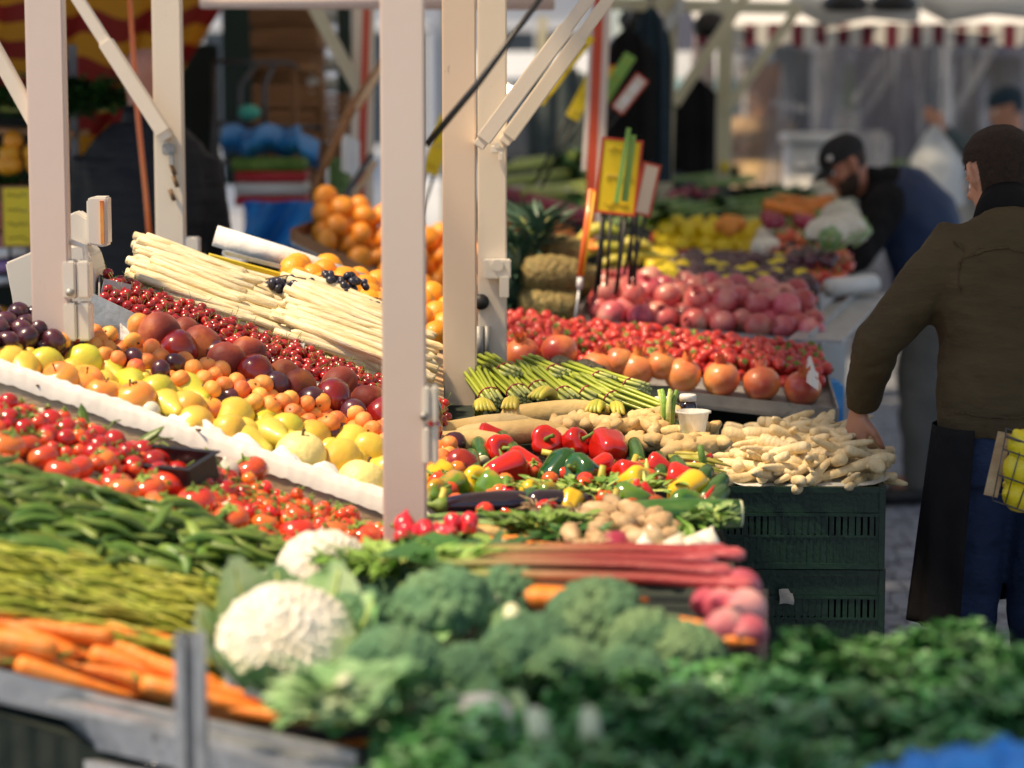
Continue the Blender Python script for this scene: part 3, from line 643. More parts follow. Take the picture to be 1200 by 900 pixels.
# tomatoes
def calyx_mesh(r=.02, z=.0, n=5, w_=.006, name='calyx', stem=.012):
    bm = newbm()
    for k in range(n):
        a = 2 * math.pi * k / n + .2; d = Vector((math.cos(a), math.sin(a), 0)); s_ = Vector((-d.y, d.x, 0))
        pts = [(0, z, .3), (.45, z + .002, 1), (1, z - .003 + .004 * (k % 2), .05)]
        pv = None
        for (q, zz, ww) in pts:
            cur = (bm.verts.new(d * r * q + s_ * w_ * ww + Vector((0, 0, zz))), bm.verts.new(d * r * q - s_ * w_ * ww + Vector((0, 0, zz))))
            if pv: bm.faces.new((pv[0], pv[1], cur[1], cur[0]))
            pv = cur
    tube(bm, [(0, 0, z - .004), (.002, 0, z + stem)], [.003, .002], 6)
    return tomesh(bm, name, M['stalk'])
def f_tomato(bm, i): lathe(bm, ball_prof(.036, .78, 9, .3, .15), 20, fn=lambda a, t: 1 + .03 * math.cos((5 + i) * a) * t); wobble(bm, .002, 25, i)
K['tomato'] = Kind('tomato', 'tomato', [(x, [('calyx', calyx_mesh(.022, .025))]) for x in mk(f_tomato, M['tomato'], 3, 'tomato')], 'round red tomatoes behind the flat beans', 'round glossy red tomato in the bed behind the flat green beans')
def f_dtom(bm, i): lathe(bm, ball_prof(.023, 1.12, 8, .15, .05), 14); wobble(bm, .001, 25, i)
K['plumtom'] = Kind('plum_tomato', 'tomato', [(x, [('calyx', calyx_mesh(.015, .026, w_=.004))]) for x in mk(f_dtom, M['tomato_dark'], 2, 'plum_tomato')], 'dark plum tomatoes along the wooden ledge', 'dark red plum tomato in the strip along the wooden ledge')
def f_ctom(bm, i): lathe(bm, ball_prof(.0145, .97, 7, .15, .05), 12)
K['cherrytom'] = Kind('cherry_tomato', 'tomato', [(x, [('calyx', calyx_mesh(.009, .0135, w_=.0025, stem=.008))]) for x in mk(f_ctom, M['cherrytom'], 2, 'cherry_tomato')], 'small cherry tomatoes below the wooden ledge', 'small bright cherry tomato loose in the strip below the wooden ledge')
# beans
def f_bean(bm, i):
    Lh = .06; pts = [(x * Lh, .012 * (i - 1) * (1 - x * x) + .002 * math.sin(x * 5), .004 * math.sin(3 * x + i)) for x in [k / 5 - 1 for k in range(11)]]
    tube(bm, pts, [.0012, .007, .0105, .0115, .011, .012, .0115, .011, .0105, .007, .0012], 8, flat=.5)
K['bean'] = Kind('flat_bean', 'green bean', mk(f_bean, M['bean'], 4, 'flat_bean'), 'flat green beans in the heap', 'flat dark green bean lying in the heap in front of the tomatoes')
def f_fbean(bm, i):
    Lh = .062; pts = [(x * Lh, .008 * (i - 1) * (1 - x * x), .003 * math.sin(4 * x + i)) for x in [k / 4 - 1 for k in range(9)]]
    tube(bm, pts, [.001, .0036, .0042, .0044, .0045, .0044, .0042, .0036, .001], 6)
K['finebean'] = Kind('fine_bean', 'green bean', mk(f_fbean, M['finebean'], 3, 'fine_bean'), 'thin yellow-green beans in the heap', 'thin yellow-green bean lying in the heap above the carrots')
def f_carrot(bm, i):
    xs = [-.1, -.096, -.08, -.05, 0, .05, .09, .115]; rs = [.006, .014, .0165, .0165, .0145, .0115, .007, .002]
    tube(bm, [(x, .006 * math.sin(x * 14 + i), .002 * math.sin(x * 20)) for x in xs], rs, 12); wobble(bm, .0012, 40, i)
def ctop(mt=M['stalk']):
    bm = newbm()
    for k in range(5): tube(bm, [(-.098, 0, 0), (-.108 - .004 * k, .004 * (k - 2), .003 * (k % 3))], [.0022, .0014], 5)
    return tomesh(bm, 'stalk_stub', mt)
K['carrot'] = Kind('carrot', 'carrot', [(x, [('stalk_stub', ctop())]) for x in mk(f_carrot, M['carrot'], 3, 'carrot')])
# peppers
def f_pepper(bm, i, r=.042, h=1.15):
    pr = [(0, -.9), (.35, -.95), (.62, -.85), (.78, -.6), (.86, -.2), (.97, .25), (1.02, .55), (.9, .8), (.6, .9), (.3, .82), (0, .74)]
    lathe(bm, [(a * r, z * r * h) for a, z in pr], 28, fn=lambda a, t: 1 - .17 * (1 - abs(math.cos((1.5 + .5 * (i % 2)) * a + i)) ** .6)); wobble(bm, .003, 18, i)
def pep_stem():
    bm = newbm(); tube(bm, [(0, 0, .03), (.002, 0, .045), (.008, 0, .06), (.016, 0, .068)], [.012, .0055, .0045, .0062], 8); return tomesh(bm, 'stem', M['stalk'])
for nm, mt in (('red', 'pepper_red'), ('green', 'pepper_green'), ('yellow', 'pepper_yellow'), ('mixed', 'pepper_mixed')):
    K['pepper_' + nm] = Kind('bell_pepper', 'bell pepper', [(x, [('stem', pep_stem())]) for x in mk(f_pepper, M[mt], 2, 'bell_pepper')])
# aubergine, courgette
def f_aub(bm, i): tube(bm, [(x, .006 * math.sin(x * 14), 0) for x in (-.1, -.095, -.075, -.03, .02, .06, .085, .094)], [.006, .018, .027, .0285, .025, .0195, .013, .008], 16)
def aub_cap():
    bm = newbm(); tube(bm, [(.07, .005, 0), (.086, .006, 0), (.1, .006, .002), (.12, .004, .006)], [.0185, .0165, .006, .0075], 10); return tomesh(bm, 'cap', M['stalk'])
K['aubergine'] = Kind('aubergine', 'aubergine', [(x, [('cap', aub_cap())]) for x in mk(f_aub, M['aubergine'], 1, 'aubergine')])
def f_zuc(bm, i): tube(bm, [(x, .004 * math.sin(x * 16 + i), 0) for x in (-.078, -.074, -.04, 0, .04, .075)], [.012, .0185, .0215, .022, .021, .019], 14, caps=True)
def zcut():
    bm = newbm(); tube(bm, [(.0745, .004, 0), (.079, .004, 0)], [.0185, .0175], 14); return tomesh(bm, 'cut_end', M['cut'])
K['zucchini'] = Kind('courgette', 'courgette', [(x, [('cut_end', zcut())]) for x in mk(f_zuc, M['zucchini'], 2, 'courgette')])
# roots
def f_ginger(bm, i):
    rg = random.Random(i + 5); p = Vector((-.06, 0, 0)); pts = [p.copy()]
    for k in range(6): p = p + Vector((.022, rg.uniform(-.012, .012), rg.uniform(-.004, .004))); pts.append(p.copy())
    tube(bm, pts, [.008, .016, .019, .015, .02, .016, .008], 10)
    for k in (1, 2, 4, 5):
        s_ = rg.choice((-1, 1)); q = pts[k]; tube(bm, [q, q + Vector((.008, .018 * s_, .006)), q + Vector((.012, .034 * s_, .01))], [.014, .0135, .007], 8)
    wobble(bm, .003, 60, i)
K['ginger'] = Kind('ginger_root', 'ginger', mk(f_ginger, M['ginger'], 3, 'ginger_root'))
def f_yam(bm, i): tube(bm, [(x, .01 * math.sin(x * 11 + i), .003 * math.sin(x * 25)) for x in (-.11, -.105, -.085, -.04, 0, .04, .08, .1, .112)], [.004, .013, .02, .024, .025, .024, .018, .01, .003], 14); wobble(bm, .003, 30, i)
K['yam'] = Kind('sweet_potato', 'sweet potato', mk(f_yam, M['sweetpot'], 3, 'sweet_potato'))
def f_parsnip(bm, i):
    xs = [-.085, -.082, -.07, -.04, 0, .04, .075, .095]; k = (.85, 1, 1.15, .95)[i % 4]
    tube(bm, [(x, .01 * math.sin(x * 12 + 2 * i), .006 * math.sin(x * 17 + i)) for x in xs], [r * k for r in (.006, .0125, .0155, .0145, .0125, .0105, .008, .004)], 10); wobble(bm, .002, 45, i)
K['parsnip'] = Kind('parsnip', 'parsnip', mk(f_parsnip, M['parsnip'], 4, 'parsnip'), 'cream parsnips heaped in the green crate', 'long cream parsnip in the heap on the dark green crate')
def f_tuber(bm, i): tube(bm, [(x, .008 * math.sin(x * 30 + i), 0) for x in (-.04, -.036, -.02, 0, .02, .036, .042)], [.005, .014, .02, .023, .021, .013, .004], 10); wobble(bm, .006, 55, i)
K['tuber'] = Kind('artichoke_tuber', 'tuber', mk(f_tuber, M['artichoke'], 3, 'artichoke_tuber'), 'knobbly tan tubers beside the big courgette', 'knobbly tan tuber in the pile beside the big dark courgette')
def f_bulb(bm, i, r=.03): lathe(bm, [(0, -r * .95), (r * .5, -r * .85), (r * .9, -r * .4), (r, 0), (r * .9, r * .4), (r * .5, r * .85), (r * .16, r * 1.2), (0, r * 1.5)], 14); wobble(bm, .0015, 30, i)
K['beet'] = Kind('beetroot', 'beetroot', mk(f_bulb, M['beet'], 2, 'beetroot'))
K['onion'] = Kind('white_onion', 'onion', mk(f_bulb, M['onion_white'], 2, 'white_onion'))
# strawberries, pomegranates, avocado
def f_straw(bm, i): lathe(bm, [(0, -.019), (.006, -.016), (.012, -.006), (.0155, .004), (.014, .011), (.007, .014), (0, .013)], 10)
K['strawberry'] = Kind('strawberry', 'strawberry', [(x, [('calyx', calyx_mesh(.013, .0145, 6, .004, stem=.008))]) for x in mk(f_straw, M['strawberry'], 1, 'strawberry')], 'strawberries in the metal tray', 'small red strawberry in the tray behind the large orange-red pomegranates')
def f_pom(bm, i): lathe(bm, ball_prof(.046, .93, 10, .1, .05), 20, fn=lambda a, t: 1 + .018 * math.cos(6 * a)); wobble(bm, .003, 16, i)
def crown_mesh(r=.011, h=.016, z=.038, mt=None):
    bm = newbm(); n = 12; a_ = [bm.verts.new((r * math.cos(2 * math.pi * k / n), r * math.sin(2 * math.pi * k / n), z)) for k in range(n)]
    b_ = [bm.verts.new((r * (1.25 if k % 2 else .9) * math.cos(2 * math.pi * k / n), r * (1.25 if k % 2 else .9) * math.sin(2 * math.pi * k / n), z + (h if k % 2 else h * .45))) for k in range(n)]
    for k in range(n): bm.faces.new((a_[k], a_[(k + 1) % n], b_[(k + 1) % n], b_[k]))
    return tomesh(bm, 'crown', mt or M['pom'])
K['pom'] = Kind('pomegranate', 'pomegranate', [(x, [('crown', crown_mesh())]) for x in mk(f_pom, M['pom'], 2, 'pomegranate')])
K['pomo'] = Kind('pomegranate', 'pomegranate', [(x, [('crown', crown_mesh(.014, .024, .04, M['pom_orange']))]) for x in mk(f_pom, M['pom_orange'], 2, 'pomegranate')])
def f_avo(bm, i): lathe(bm, [(x * .75, z * .8) for x, z in PEAR], 14); wobble(bm, .001, 30, i)
K['avocado'] = Kind('avocado', 'avocado', mk(f_avo, M['avocado'], 1, 'avocado'))
# white asparagus spear
def f_wasp(bm, i):
    xs = [-.13, -.128, -.06, 0, .06, .1, .115, .125, .132]; tube(bm, [(x, .004 * math.sin(x * 9 + 2 * i), .003 * math.sin(x * 13 + i)) for x in xs], [.007, .0092, .0095, .009, .0078, .0074, .0082, .006, .0015], 8)
K['wasp'] = Kind('white_asparagus', 'asparagus', mk(f_wasp, M['asp_white'], 4, 'white_asparagus'))
# green asparagus bundle: spears and two bands as parts
def gasp(bm, i, y, z):
    tube(bm, [(-.11, y, z), (-.03, y * .95, z), (.05, y * 1.15, z + .002), (.085, y * 1.25, z + .003), (.1, y * 1.25, z + .003), (.12, y * 1.27, z + .002)], [.0048, .005, .0044, .0052, .0058, .0012], 7)
def asparagus_bundle(loc, rot, label):
    t = thing('asparagus_bundle', label, 'asparagus', 'bunches of green asparagus', loc, rot); t.scale = (.8, 1, 1)
    k = 0
    for ring, nn in ((0, 1), (.0115, 6), (.023, 9)):
        for j in range(nn):
            a = 2 * math.pi * j / nn + ring * 40; bm = newbm(); gasp(bm, k, ring * math.cos(a), ring * math.sin(a) * .8); k += 1
            part('spear', bm, M['asp_green'], t)
    bm = newbm(); pts = [(-.05, .0275 * math.cos(x * math.pi / 8), .0225 * math.sin(x * math.pi / 8)) for x in range(17)]; tube(bm, pts, .0022, 6); part('band', bm, M['beet'], t)
    return t
# leafy things
def leaf(bm, o, d, up, L_, w_, curl=.2, seg=3, lobes=False):
    """one leaf blade from o along d"""
    d = d.normalized(); s_ = d.cross(up).normalized(); n_ = s_.cross(d); pv = None
    for k in range(seg + 1):
        t = k / seg; ww = w_ * math.sin(math.pi * min(.97, t * .85 + .12)) * (1 if not lobes else (1 + .35 * (k % 2)))
        p = o + d * L_ * t + n_ * (-curl * L_ * t * t)
        cur = (bm.verts.new(p + s_ * ww * .5 + n_ * ww * .12), bm.verts.new(p), bm.verts.new(p - s_ * ww * .5 + n_ * ww * .12))
        if pv: bm.faces.new((pv[0], pv[1], cur[1], cur[0])); bm.faces.new((pv[1], pv[2], cur[2], cur[1]))
        pv = cur
def parsley_meshes(seed):
    rg = random.Random(seed); st, lf = newbm(), newbm()
    for k in range(34):
        a = rg.uniform(0, 2 * math.pi); sp_ = rg.uniform(0, 1) ** .6; out = Vector((math.cos(a), math.sin(a), 0)); H_ = rg.uniform(.10, .17) * (1.1 - .3 * sp_)
        tip = out * .09 * sp_ + Vector((0, 0, H_)); tube(st, [out * .01, out * .04 * sp_ + Vector((0, 0, H_ * .6)), tip], [.0022, .0018, .001], 4, caps=False)
        for q in range(9):
            b_ = 2 * math.pi * q / 9 + rg.uniform(-.3, .3); dd = Vector((math.cos(b_), math.sin(b_), rg.uniform(-.3, .5)))
            o = tip + dd * rg.uniform(0, .014) - Vector((0, 0, rg.uniform(0, .02)))
            for w3 in (-.5, 0, .5):
                d3 = Matrix.Rotation(w3, 3, 'Z') @ dd; leaf(lf, o, d3, Vector((rg.uniform(-.5, .5), rg.uniform(-.5, .5), 1)), rg.uniform(.02, .034), rg.uniform(.014, .022), rg.uniform(-.1, .5), 2, True)
    return tomesh(st, 'stems', M['parsleystem']), tomesh(lf, 'leaves', M['parsley'], recalc=False)
PARS = [parsley_meshes(s) for s in range(5)]
def parsley(loc, rot, sc=1, group='parsley bunches heaped over the low counter', label='bushy dark green parsley bunch in the heap along the low counter'):
    st, lf = random.choice(PARS); t = thing('parsley_bunch', label, 'parsley', group, loc, rot); t.scale = (sc,) * 3
    link('stems', st, t); link('leaves', lf, t); return t
def florets(bm, r, n, size, flat=.75, seed=0, sub=1, zmin=-.15):
    """many small knobs spread over a dome"""
    rg = random.Random(seed)
    for k in range(n):
        t = (k + .5) / n; z = 1 - t * (1 - zmin); a = k * 2.39996
        q = math.sqrt(max(0, 1 - z * z)); p = Vector((q * math.cos(a), q * math.sin(a), z * flat)) * r
        rr = size * rg.uniform(.8, 1.25); res = bmesh.ops.create_icosphere(bm, subdivisions=sub, radius=rr)
        bmesh.ops.translate(bm, vec=p, verts=res['verts'])
        for v in res['verts']:
            v.co += (v.co - p).normalized() * noise.noise(v.co * 90) * rr * .35
def broccoli(loc, rot, r, label, seed):
    t = thing('broccoli', label, 'broccoli', None, loc, rot)
    bm = newbm(); florets(bm, r * .86, 64, r * .23, .72, seed, 2, -.35); lathe(bm, [(0, -.2 * r), (.6 * r, -.15 * r), (.82 * r, .1 * r), (.7 * r, .38 * r), (.35 * r, .55 * r), (0, .6 * r)], 18)
    part('head', bm, M['broccoli'], t)
    sb = newbm(); tube(sb, [(0, 0, -r * 1.1), (0, 0, -r * .6), (0, 0, 0)], [r * .3, r * .28, r * .5], 12)
    for a in range(5): tube(sb, [(0, 0, -r * .6), (r * .5 * math.cos(a * 1.26), r * .5 * math.sin(a * 1.26), -r * .05)], [r * .14, r * .18], 8)
    part('stalk', sb, M['brocstalk'], t)
    lb = newbm(); rg = random.Random(seed)
    for k in range(4):
        a = rg.uniform(0, 6.28); leaf(lb, Vector((0, 0, -r * .5)), Vector((math.cos(a), math.sin(a), .7)), Vector((0, 0, 1)), r * 1.3, r * .5, .5, 5)
    part('leaf', lb, M['cauleaf'], t); return t
def cauliflower(loc, rot, r, label, seed, leaves=9, lh=1.0):
    t = thing('cauliflower', label, 'cauliflower', None, loc, rot)
    bm = newbm(); florets(bm, r * .9, 330, r * .1, .8, seed, 1, -.3); lathe(bm, [(0, -.3 * r), (.64 * r, -.25 * r), (.87 * r, .1 * r), (.76 * r, .44 * r), (.42 * r, .64 * r), (0, .71 * r)], 18)
    part('curd', bm, M['curd'], t)
    rg = random.Random(seed)
    for k in range(leaves):
        a = 2 * math.pi * k / leaves + rg.uniform(-.15, .15); lb = newbm(); nseg, nw = 9, 6
        ca, sa = math.cos(a), math.sin(a); hgt = r * lh * rg.uniform(.9, 1.25); g = []
        for i in range(nseg + 1):
            tt = i / nseg; rr = r * (.45 + .68 * math.sin(min(1, tt * 1.2) * math.pi / 2) + .1 * tt ** 3); z = -r * .55 + hgt * 1.35 * tt
            row = []
            for j in range(nw + 1):
                s_ = j / nw * 2 - 1; wdt = .52 * math.sin(math.pi * (.15 + .75 * tt)) ; b_ = a + s_ * wdt
                ripple = .035 * r * math.sin(9 * tt + 7 * s_ + k) * (abs(s_) + .2)
                row.append(lb.verts.new((math.cos(b_) * (rr + ripple), math.sin(b_) * (rr + ripple), z + ripple - .12 * r * abs(s_) ** 2)))
            g.append(row)
        for i in range(nseg):
            for j in range(nw): lb.faces.new((g[i][j], g[i][j + 1], g[i + 1][j + 1], g[i + 1][j]))
        rib = newbm(); tube(rib, [Vector((g[i][nw // 2].co)) for i in range(0, nseg, 2)], [r * .07, r * .055, r * .04, r * .03, r * .02][:len(range(0, nseg, 2))], 6)
        o = part('leaf', lb, M['cauleaf'], t); link('rib', tomesh(rib, 'rib', M['celery']), o)
    return t
def pineapple(loc, rot, label):
    t = thing('pineapple', label, 'pineapple', None, loc, rot)
    bm = newbm(); n = 26; pr = [(0, -.1), (.04, -.098), (.055, -.075), (.062, -.03), (.063, .01), (.058, .05), (.045, .085), (.02, .097), (0, .098)]
    pr2 = []
    for i in range(25):
        q = i / 24 * (len(pr) - 1); a, f = int(min(q, len(pr) - 2)), q - int(min(q, len(pr) - 2))
        pr2.append((pr[a][0] * (1 - f) + pr[a + 1][0] * f, pr[a][1] * (1 - f) + pr[a + 1][1] * f))
    lathe(bm, pr2, n, fn=lambda a, tt: 1 + .06 * math.cos(8 * a + tt * 26) * math.cos(8 * a - tt * 26)); part('fruit_body', bm, M['pinebody'], t)
    lb = newbm(); rg = random.Random(7)
    for k in range(30):
        a = k * 2.4; e = .25 + k / 30 * 1.2; leaf(lb, Vector((0, 0, .095)), Vector((math.cos(a), math.sin(a), e * 1.6)), Vector((math.cos(a + 1.5), math.sin(a + 1.5), 1)), .09 + .05 * (k / 30), .02, .25, 4)
    part('leaf_crown', lb, M['pineleaf'], t); return t
def rr(a=3.14): return (rnd(-a, a), rnd(-a, a), rnd(-a, a))
TAU = 6.283
def stuff(name, me_list, places, mt, label):
    """many pieces that nobody could count joined into one object"""
    bm = newbm()
    for (loc, rot, sc) in places:
        me = random.choice(me_list); n0 = len(bm.verts); bm.from_mesh(me); bm.verts.ensure_lookup_table()
        bmesh.ops.transform(bm, matrix=Matrix.Translation(loc) @ Euler(rot).to_matrix().to_4x4() @ Matrix.Scale(sc, 4), verts=bm.verts[n0:])
    return tag(link(name, tomesh(bm, name, mt, recalc=False)), label, None, None, 'stuff')
def meshes(k): return [v[0] if isinstance(v, tuple) else v for v in K[k].variants]
# ---------------- carrots at the lower front
b = BedL((-70, 690, .845), (385, 858, .82), (385, 884, .80), (-70, 776, .79))
b.board('front_tray', 'long zinc tray edge holding the carrots at the front', 'tray', M['galv_dull'], .03, .01, .03, .045, .004, M['galv'])
cs = []
for layer in range(2):
    for u, v in b.hexes(.075, .3, vm=(0, 1)):
        if layer and random.random() < .35: continue
        o = K['carrot'].put(b.P(u, v, .012 + layer * .022), b.R(rnd(-.16, .16) + (math.pi if random.random() < .5 else 0), rnd(-.1, .1), rnd(-3, 3)), rnd(.9, 1.2),
                            label='long bright orange carrot lying in the zinc front tray', group='carrots in the front tray'); cs.append(o)
p = VL(182, 772, .87); K['carrot'].put(p + Vector((0, 0, .03)), (.3, .3, .2), 1.0, label='carrot lying steeply across the others beside the bare metal channel', group=None)
# ---------------- thin beans
b = BedL((-80, 640, 1), (330, 705, 1), (310, 815, 1), (-80, 716, 1))
b.board('bean_tray', 'shallow dark tray under the thin yellow-green beans', 'tray', M['galv_dull'], .03, .01, .01, .03)
pl = [(b.P(rnd(0, 1), rnd(0, 1), rnd(-.02, .012)), (rnd(-3, 3), rnd(-.2, .2), b.ang() + rnd(-.5, .5)), rnd(.9, 1.2)) for _ in range(420)]
stuff('bean_filling', meshes('finebean'), pl, M['finebean'], 'thin beans buried in the yellow-green heap above the carrots')
for i in range(290):
    u, v = rnd(0, 1), rnd(0, 1); K['finebean'].put(b.P(u, v, .018 + .016 * random.random() + .02 * math.sin(v * 3.1)), b.R(random.gauss(0, .25), rnd(-.15, .15), rnd(-3, 3)), rnd(.8, 1.1))
# ---------------- flat beans
b = BedL((-90, 535, 1), (350, 660, 1), (300, 715, 1), (-90, 650, 1))
b.board('bean_tray', 'shallow dark tray under the heap of flat green beans', 'tray', M['galv_dull'], .04, .01, .01, .03)
pl = [(b.P(rnd(0, 1), rnd(0, 1), rnd(-.03, .015)), (rnd(-3, 3), rnd(-.4, .4), rnd(0, TAU)), rnd(1, 1.2)) for _ in range(330)]
stuff('bean_filling', meshes('bean'), pl, M['bean'], 'flat beans buried in the dark green heap')
for i in range(285):
    u, v = rnd(0, 1), rnd(0, 1); K['bean'].put(b.P(u, v, .015 + .035 * random.random() * (.5 + math.sin(v * 3.1))), b.R(random.gauss(0, .6), rnd(-.3, .3), rnd(-.8, .8)), rnd(.85, 1.12))
for px, py, rz in ((100, 488, 1.9), (250, 540, 2.1), (165, 512, .4)):
    K['bean'].put(VL(px, py + 20, .98), (.4, -.9, rz), 1.2, label='flat green bean standing up out of the heap against the tomatoes', group='flat green beans standing out of the heap')
# ---------------- tomatoes
b = BedL((-90, 490, 1), (452, 640, 1), (400, 680, 1), (-90, 545, 1))
b.board('tomato_tray', 'flat cardboard tray under the round red tomatoes', 'tray', M['galv_dull'], .03, .01, .0, .02)
for u, v in b.hexes(.066, .22):
    if v < .35 and random.random() < .25: continue
    K['tomato'].put(b.P(u, v, .005 + rnd(0, .016)), (rnd(-.5, .5), rnd(-.5, .5), rnd(0, TAU)), rnd(.78, 1.1))
for px, py in ((292, 540 + 14, ), (238, 585), (10, 500), (400, 610)): K['tomato'].put(VL(px, py, .97 if px < 260 else .955), rr(.5), 1.15, label='large round tomato perched on top of the others', group='large tomatoes perched on the tomato bed')
# ---------------- strip of cherry and plum tomatoes below the ledge
b = BedL((-90, 446, 1), (520, 652, 1), (470, 672, 1), (-90, 494, 1))
b.board('tomato_tray', 'narrow cardboard tray under the small tomatoes below the ledge', 'tray', M['galv_dull'], .025, .01, 0)
for u, v in b.hexes(.044, .25, um=(0, .62), vm=(.05, .75)): K['plumtom'].put(b.P(u, v, .012 + rnd(0, .012)), rr(), rnd(.9, 1.1))
for u, v in b.hexes(.028, .3):
    if u < .6 and random.random() < .45: continue
    K['cherrytom'].put(b.P(u, v, .006 + rnd(0, .02)), (rnd(-1, 1), rnd(-1, 1), rnd(0, TAU)), rnd(.85, 1.15))
vine = newbm()
for i in range(26):
    u = rnd(.05, .95); p = b.P(u, rnd(.1, .8), .035); q = p + Vector((rnd(-.05, .05), rnd(-.05, .05), rnd(0, .02))); tube(vine, [p, (p + q) / 2 + Vector((0, 0, .008)), q], .0018, 5)
tag(link('tomato_vine', tomesh(vine, 'tomato_vine', M['stalk'])), 'thin green tomato vines lying over the small tomatoes', 'vine', None, 'stuff')
# white garlic-like bulbs and paper scraps lying in the tomato strip
lab = ['white onion lying among the small tomatoes beside the black punnet', 'white onion lying under the end of the paper', 'pale onion among the round tomatoes close to the flat beans', 'pale onion at the upper end of the tomato strip', 'pale onion lying beside the dark plum tomatoes']
for (px, py, z), l_ in zip(((268, 552, .94), (262, 600, .93), (62, 520, .97), (48, 492, .98), (175, 482, .985)), lab): K['onion'].put(VL(px, py, z), rr(1), .8, label=l_)
def punnet(name, label, p, rz, mt, L_=.17, w_=.11, h_=.045, tilt=0):
    t = thing(name, label, 'punnet', None, p, (tilt, 0, rz)); bm = newbm()
    for (sx_, sy_) in ((1, 0), (-1, 0), (0, 1), (0, -1)):
        c = (sx_ * L_ / 2 * .96, sy_ * w_ / 2 * .96, h_ / 2); box(bm, c, (.003 if sx_ else L_ * .96, .003 if sy_ else w_ * .96 - .006, h_))
    box(bm, (0, 0, .001), (L_ * .9, w_ * .9, .003)); part('tub', bm, mt, t, False)
    rb = newbm()
    for s_ in (-1, 1): box(rb, (s_ * L_ / 2, 0, h_ + .002), (.012, w_ + .012, .003)); box(rb, (0, s_ * w_ / 2, h_ + .0021), (L_ - .013, .012, .003))
    part('rim', rb, mt, t, False); return t
punnet('punnet', 'black plastic punnet standing among the small tomatoes', VL(202, 565, .93), -.55, M['black'], .17, .09, .05, .25)
K['cherrytom'].put(VL(184, 540, .99), rr(), 1.3, label='orange cherry tomato in the corner of the black punnet', group=None)
bm = newbm(); bar(bm, VL(132, 548, .945), VL(230, 562, .95), .03, .002); 
tag(link('price_strip', tomesh(bm, 'price_strip', M['white'], False)), 'small white card strip lying beside the black punnet', 'price card')
# long zinc divider between tomato bed and small tomatoes
for i, (a, c) in enumerate((((236, 571, .94), (345, 612, .925)), ((330, 600, .925), (450, 650, .91)))):
    bm = newbm(); bar(bm, VL(*a), VL(*c), .004, .03); tag(link('tray_divider', tomesh(bm, 'tray_divider', M['galv'], False)), ('zinc divider strip behind the big tomatoes, upper piece', 'zinc divider strip behind the big tomatoes, lower piece beside the cauliflower')[i], 'divider')
# ---------------- wooden ledge with white paper
for i in range(1):
    a, c = VL(-90, 410, 1.0), VL(513, 616, .868); n = 60
    t = thing('fruit_ledge', 'pale wooden ledge edged with crumpled white paper in front of the pears', 'ledge')
    bm = newbm(); bar(bm, a + Vector((0, 0, -.032)), c + Vector((0, 0, -.032)), .012, .06); part('board', bm, M['wood'], t, False)
    d = (c - a).normalized(); nrm = Vector((-d.y, d.x, 0)).normalized()
    if nrm.y < 0: nrm = -nrm
    pb = newbm(); rg = random.Random(3)
    wv = [rg.uniform(0, 6) for _ in range(6)]
    def P(u, v):
        p = a.lerp(c, u); cr = .006 * noise.noise(Vector((u * 12, v * 4, 0))) + .0035 * noise.noise(Vector((u * 70, v * 9, 3)))
        return p + nrm * (-.010 + v * (.035 + .035 * u)) + Vector((0, 0, .010 + .022 * math.sin(v * 3) + cr - (.02 if v < .01 else 0)))
    wavy_sheet(pb, P, 220, 10); part('paper_lining', pb, M['paper_liner'], t)
    for f_ in (.55, .62, .7, .78, .5):                      # crumpled corners standing up
        cb = newbm(); p0 = a.lerp(c, f_); r0 = rg.uniform(0, 1)
        wavy_sheet(cb, lambda u, v: p0 + d * (u - .5) * .09 + nrm * (.02 + .03 * v) + Vector((0, 0, .01 + .035 * v * math.sin(u * 3.1) + .012 * noise.noise(Vector((u * 4, v * 4, f_ * 50))))), 12, 8)
        part('paper_corner', cb, M['paper'], t)
# ---------------- pears, apples, melons
b = BedL((-90, 375, 1.045), (520, 540, .925), (513, 600, .88), (-90, 404, 1.015))
b.board('pear_tray', 'dark tray under the pears and apples', 'tray', M['darkcloth'], .035, .01, 0)
spec = [  # px, py, kind, scale, z
 (52, 428, 'pear_green', 1.0), (70, 446, 'apple', 1.08), (100, 449, 'apple', 1.05), (98, 425, 'pear_green', 1.05), (128, 434, 'pear_green', 1.0), (152, 452, 'pear_green', 1.05), (178, 462, 'pear_green', 1.05),
 (157, 470, 'apple', 1.22), (222, 462, 'pear_green', 1.15), (215, 478, 'pear_yellow', 1.05), (228, 500, 'pear_yellow', 1.1), (273, 492, 'pear_yellow', 1.1), (262, 508, 'pear_yellow', 1.0), (312, 490, 'pear_green', .95),
 (318, 512, 'pear_yellow', 1.05), (338, 505, 'pear_green', 1.0), (395, 540, 'pear_yellow', 1.1), (410, 522, 'pear_yellow', 1.05), (432, 528, 'pear_yellow', 1.05), (28, 436, 'pear_yellow', 1.0), (8, 428, 'pear_yellow', 1.0), (-15, 420, 'apple', 1.0),
 (245, 482, 'apple', .85), (196, 478, 'pear_yellow', 1.0), (120, 462, 'apple', .95), (292, 520, 'pear_yellow', .95), (365, 515, 'pear_yellow', 1.0), (455, 555, 'pear_yellow', 1.0), (480, 560, 'apple', 1.0), (470, 580, 'pear_yellow', 1.0)]
pe, ap = [], []
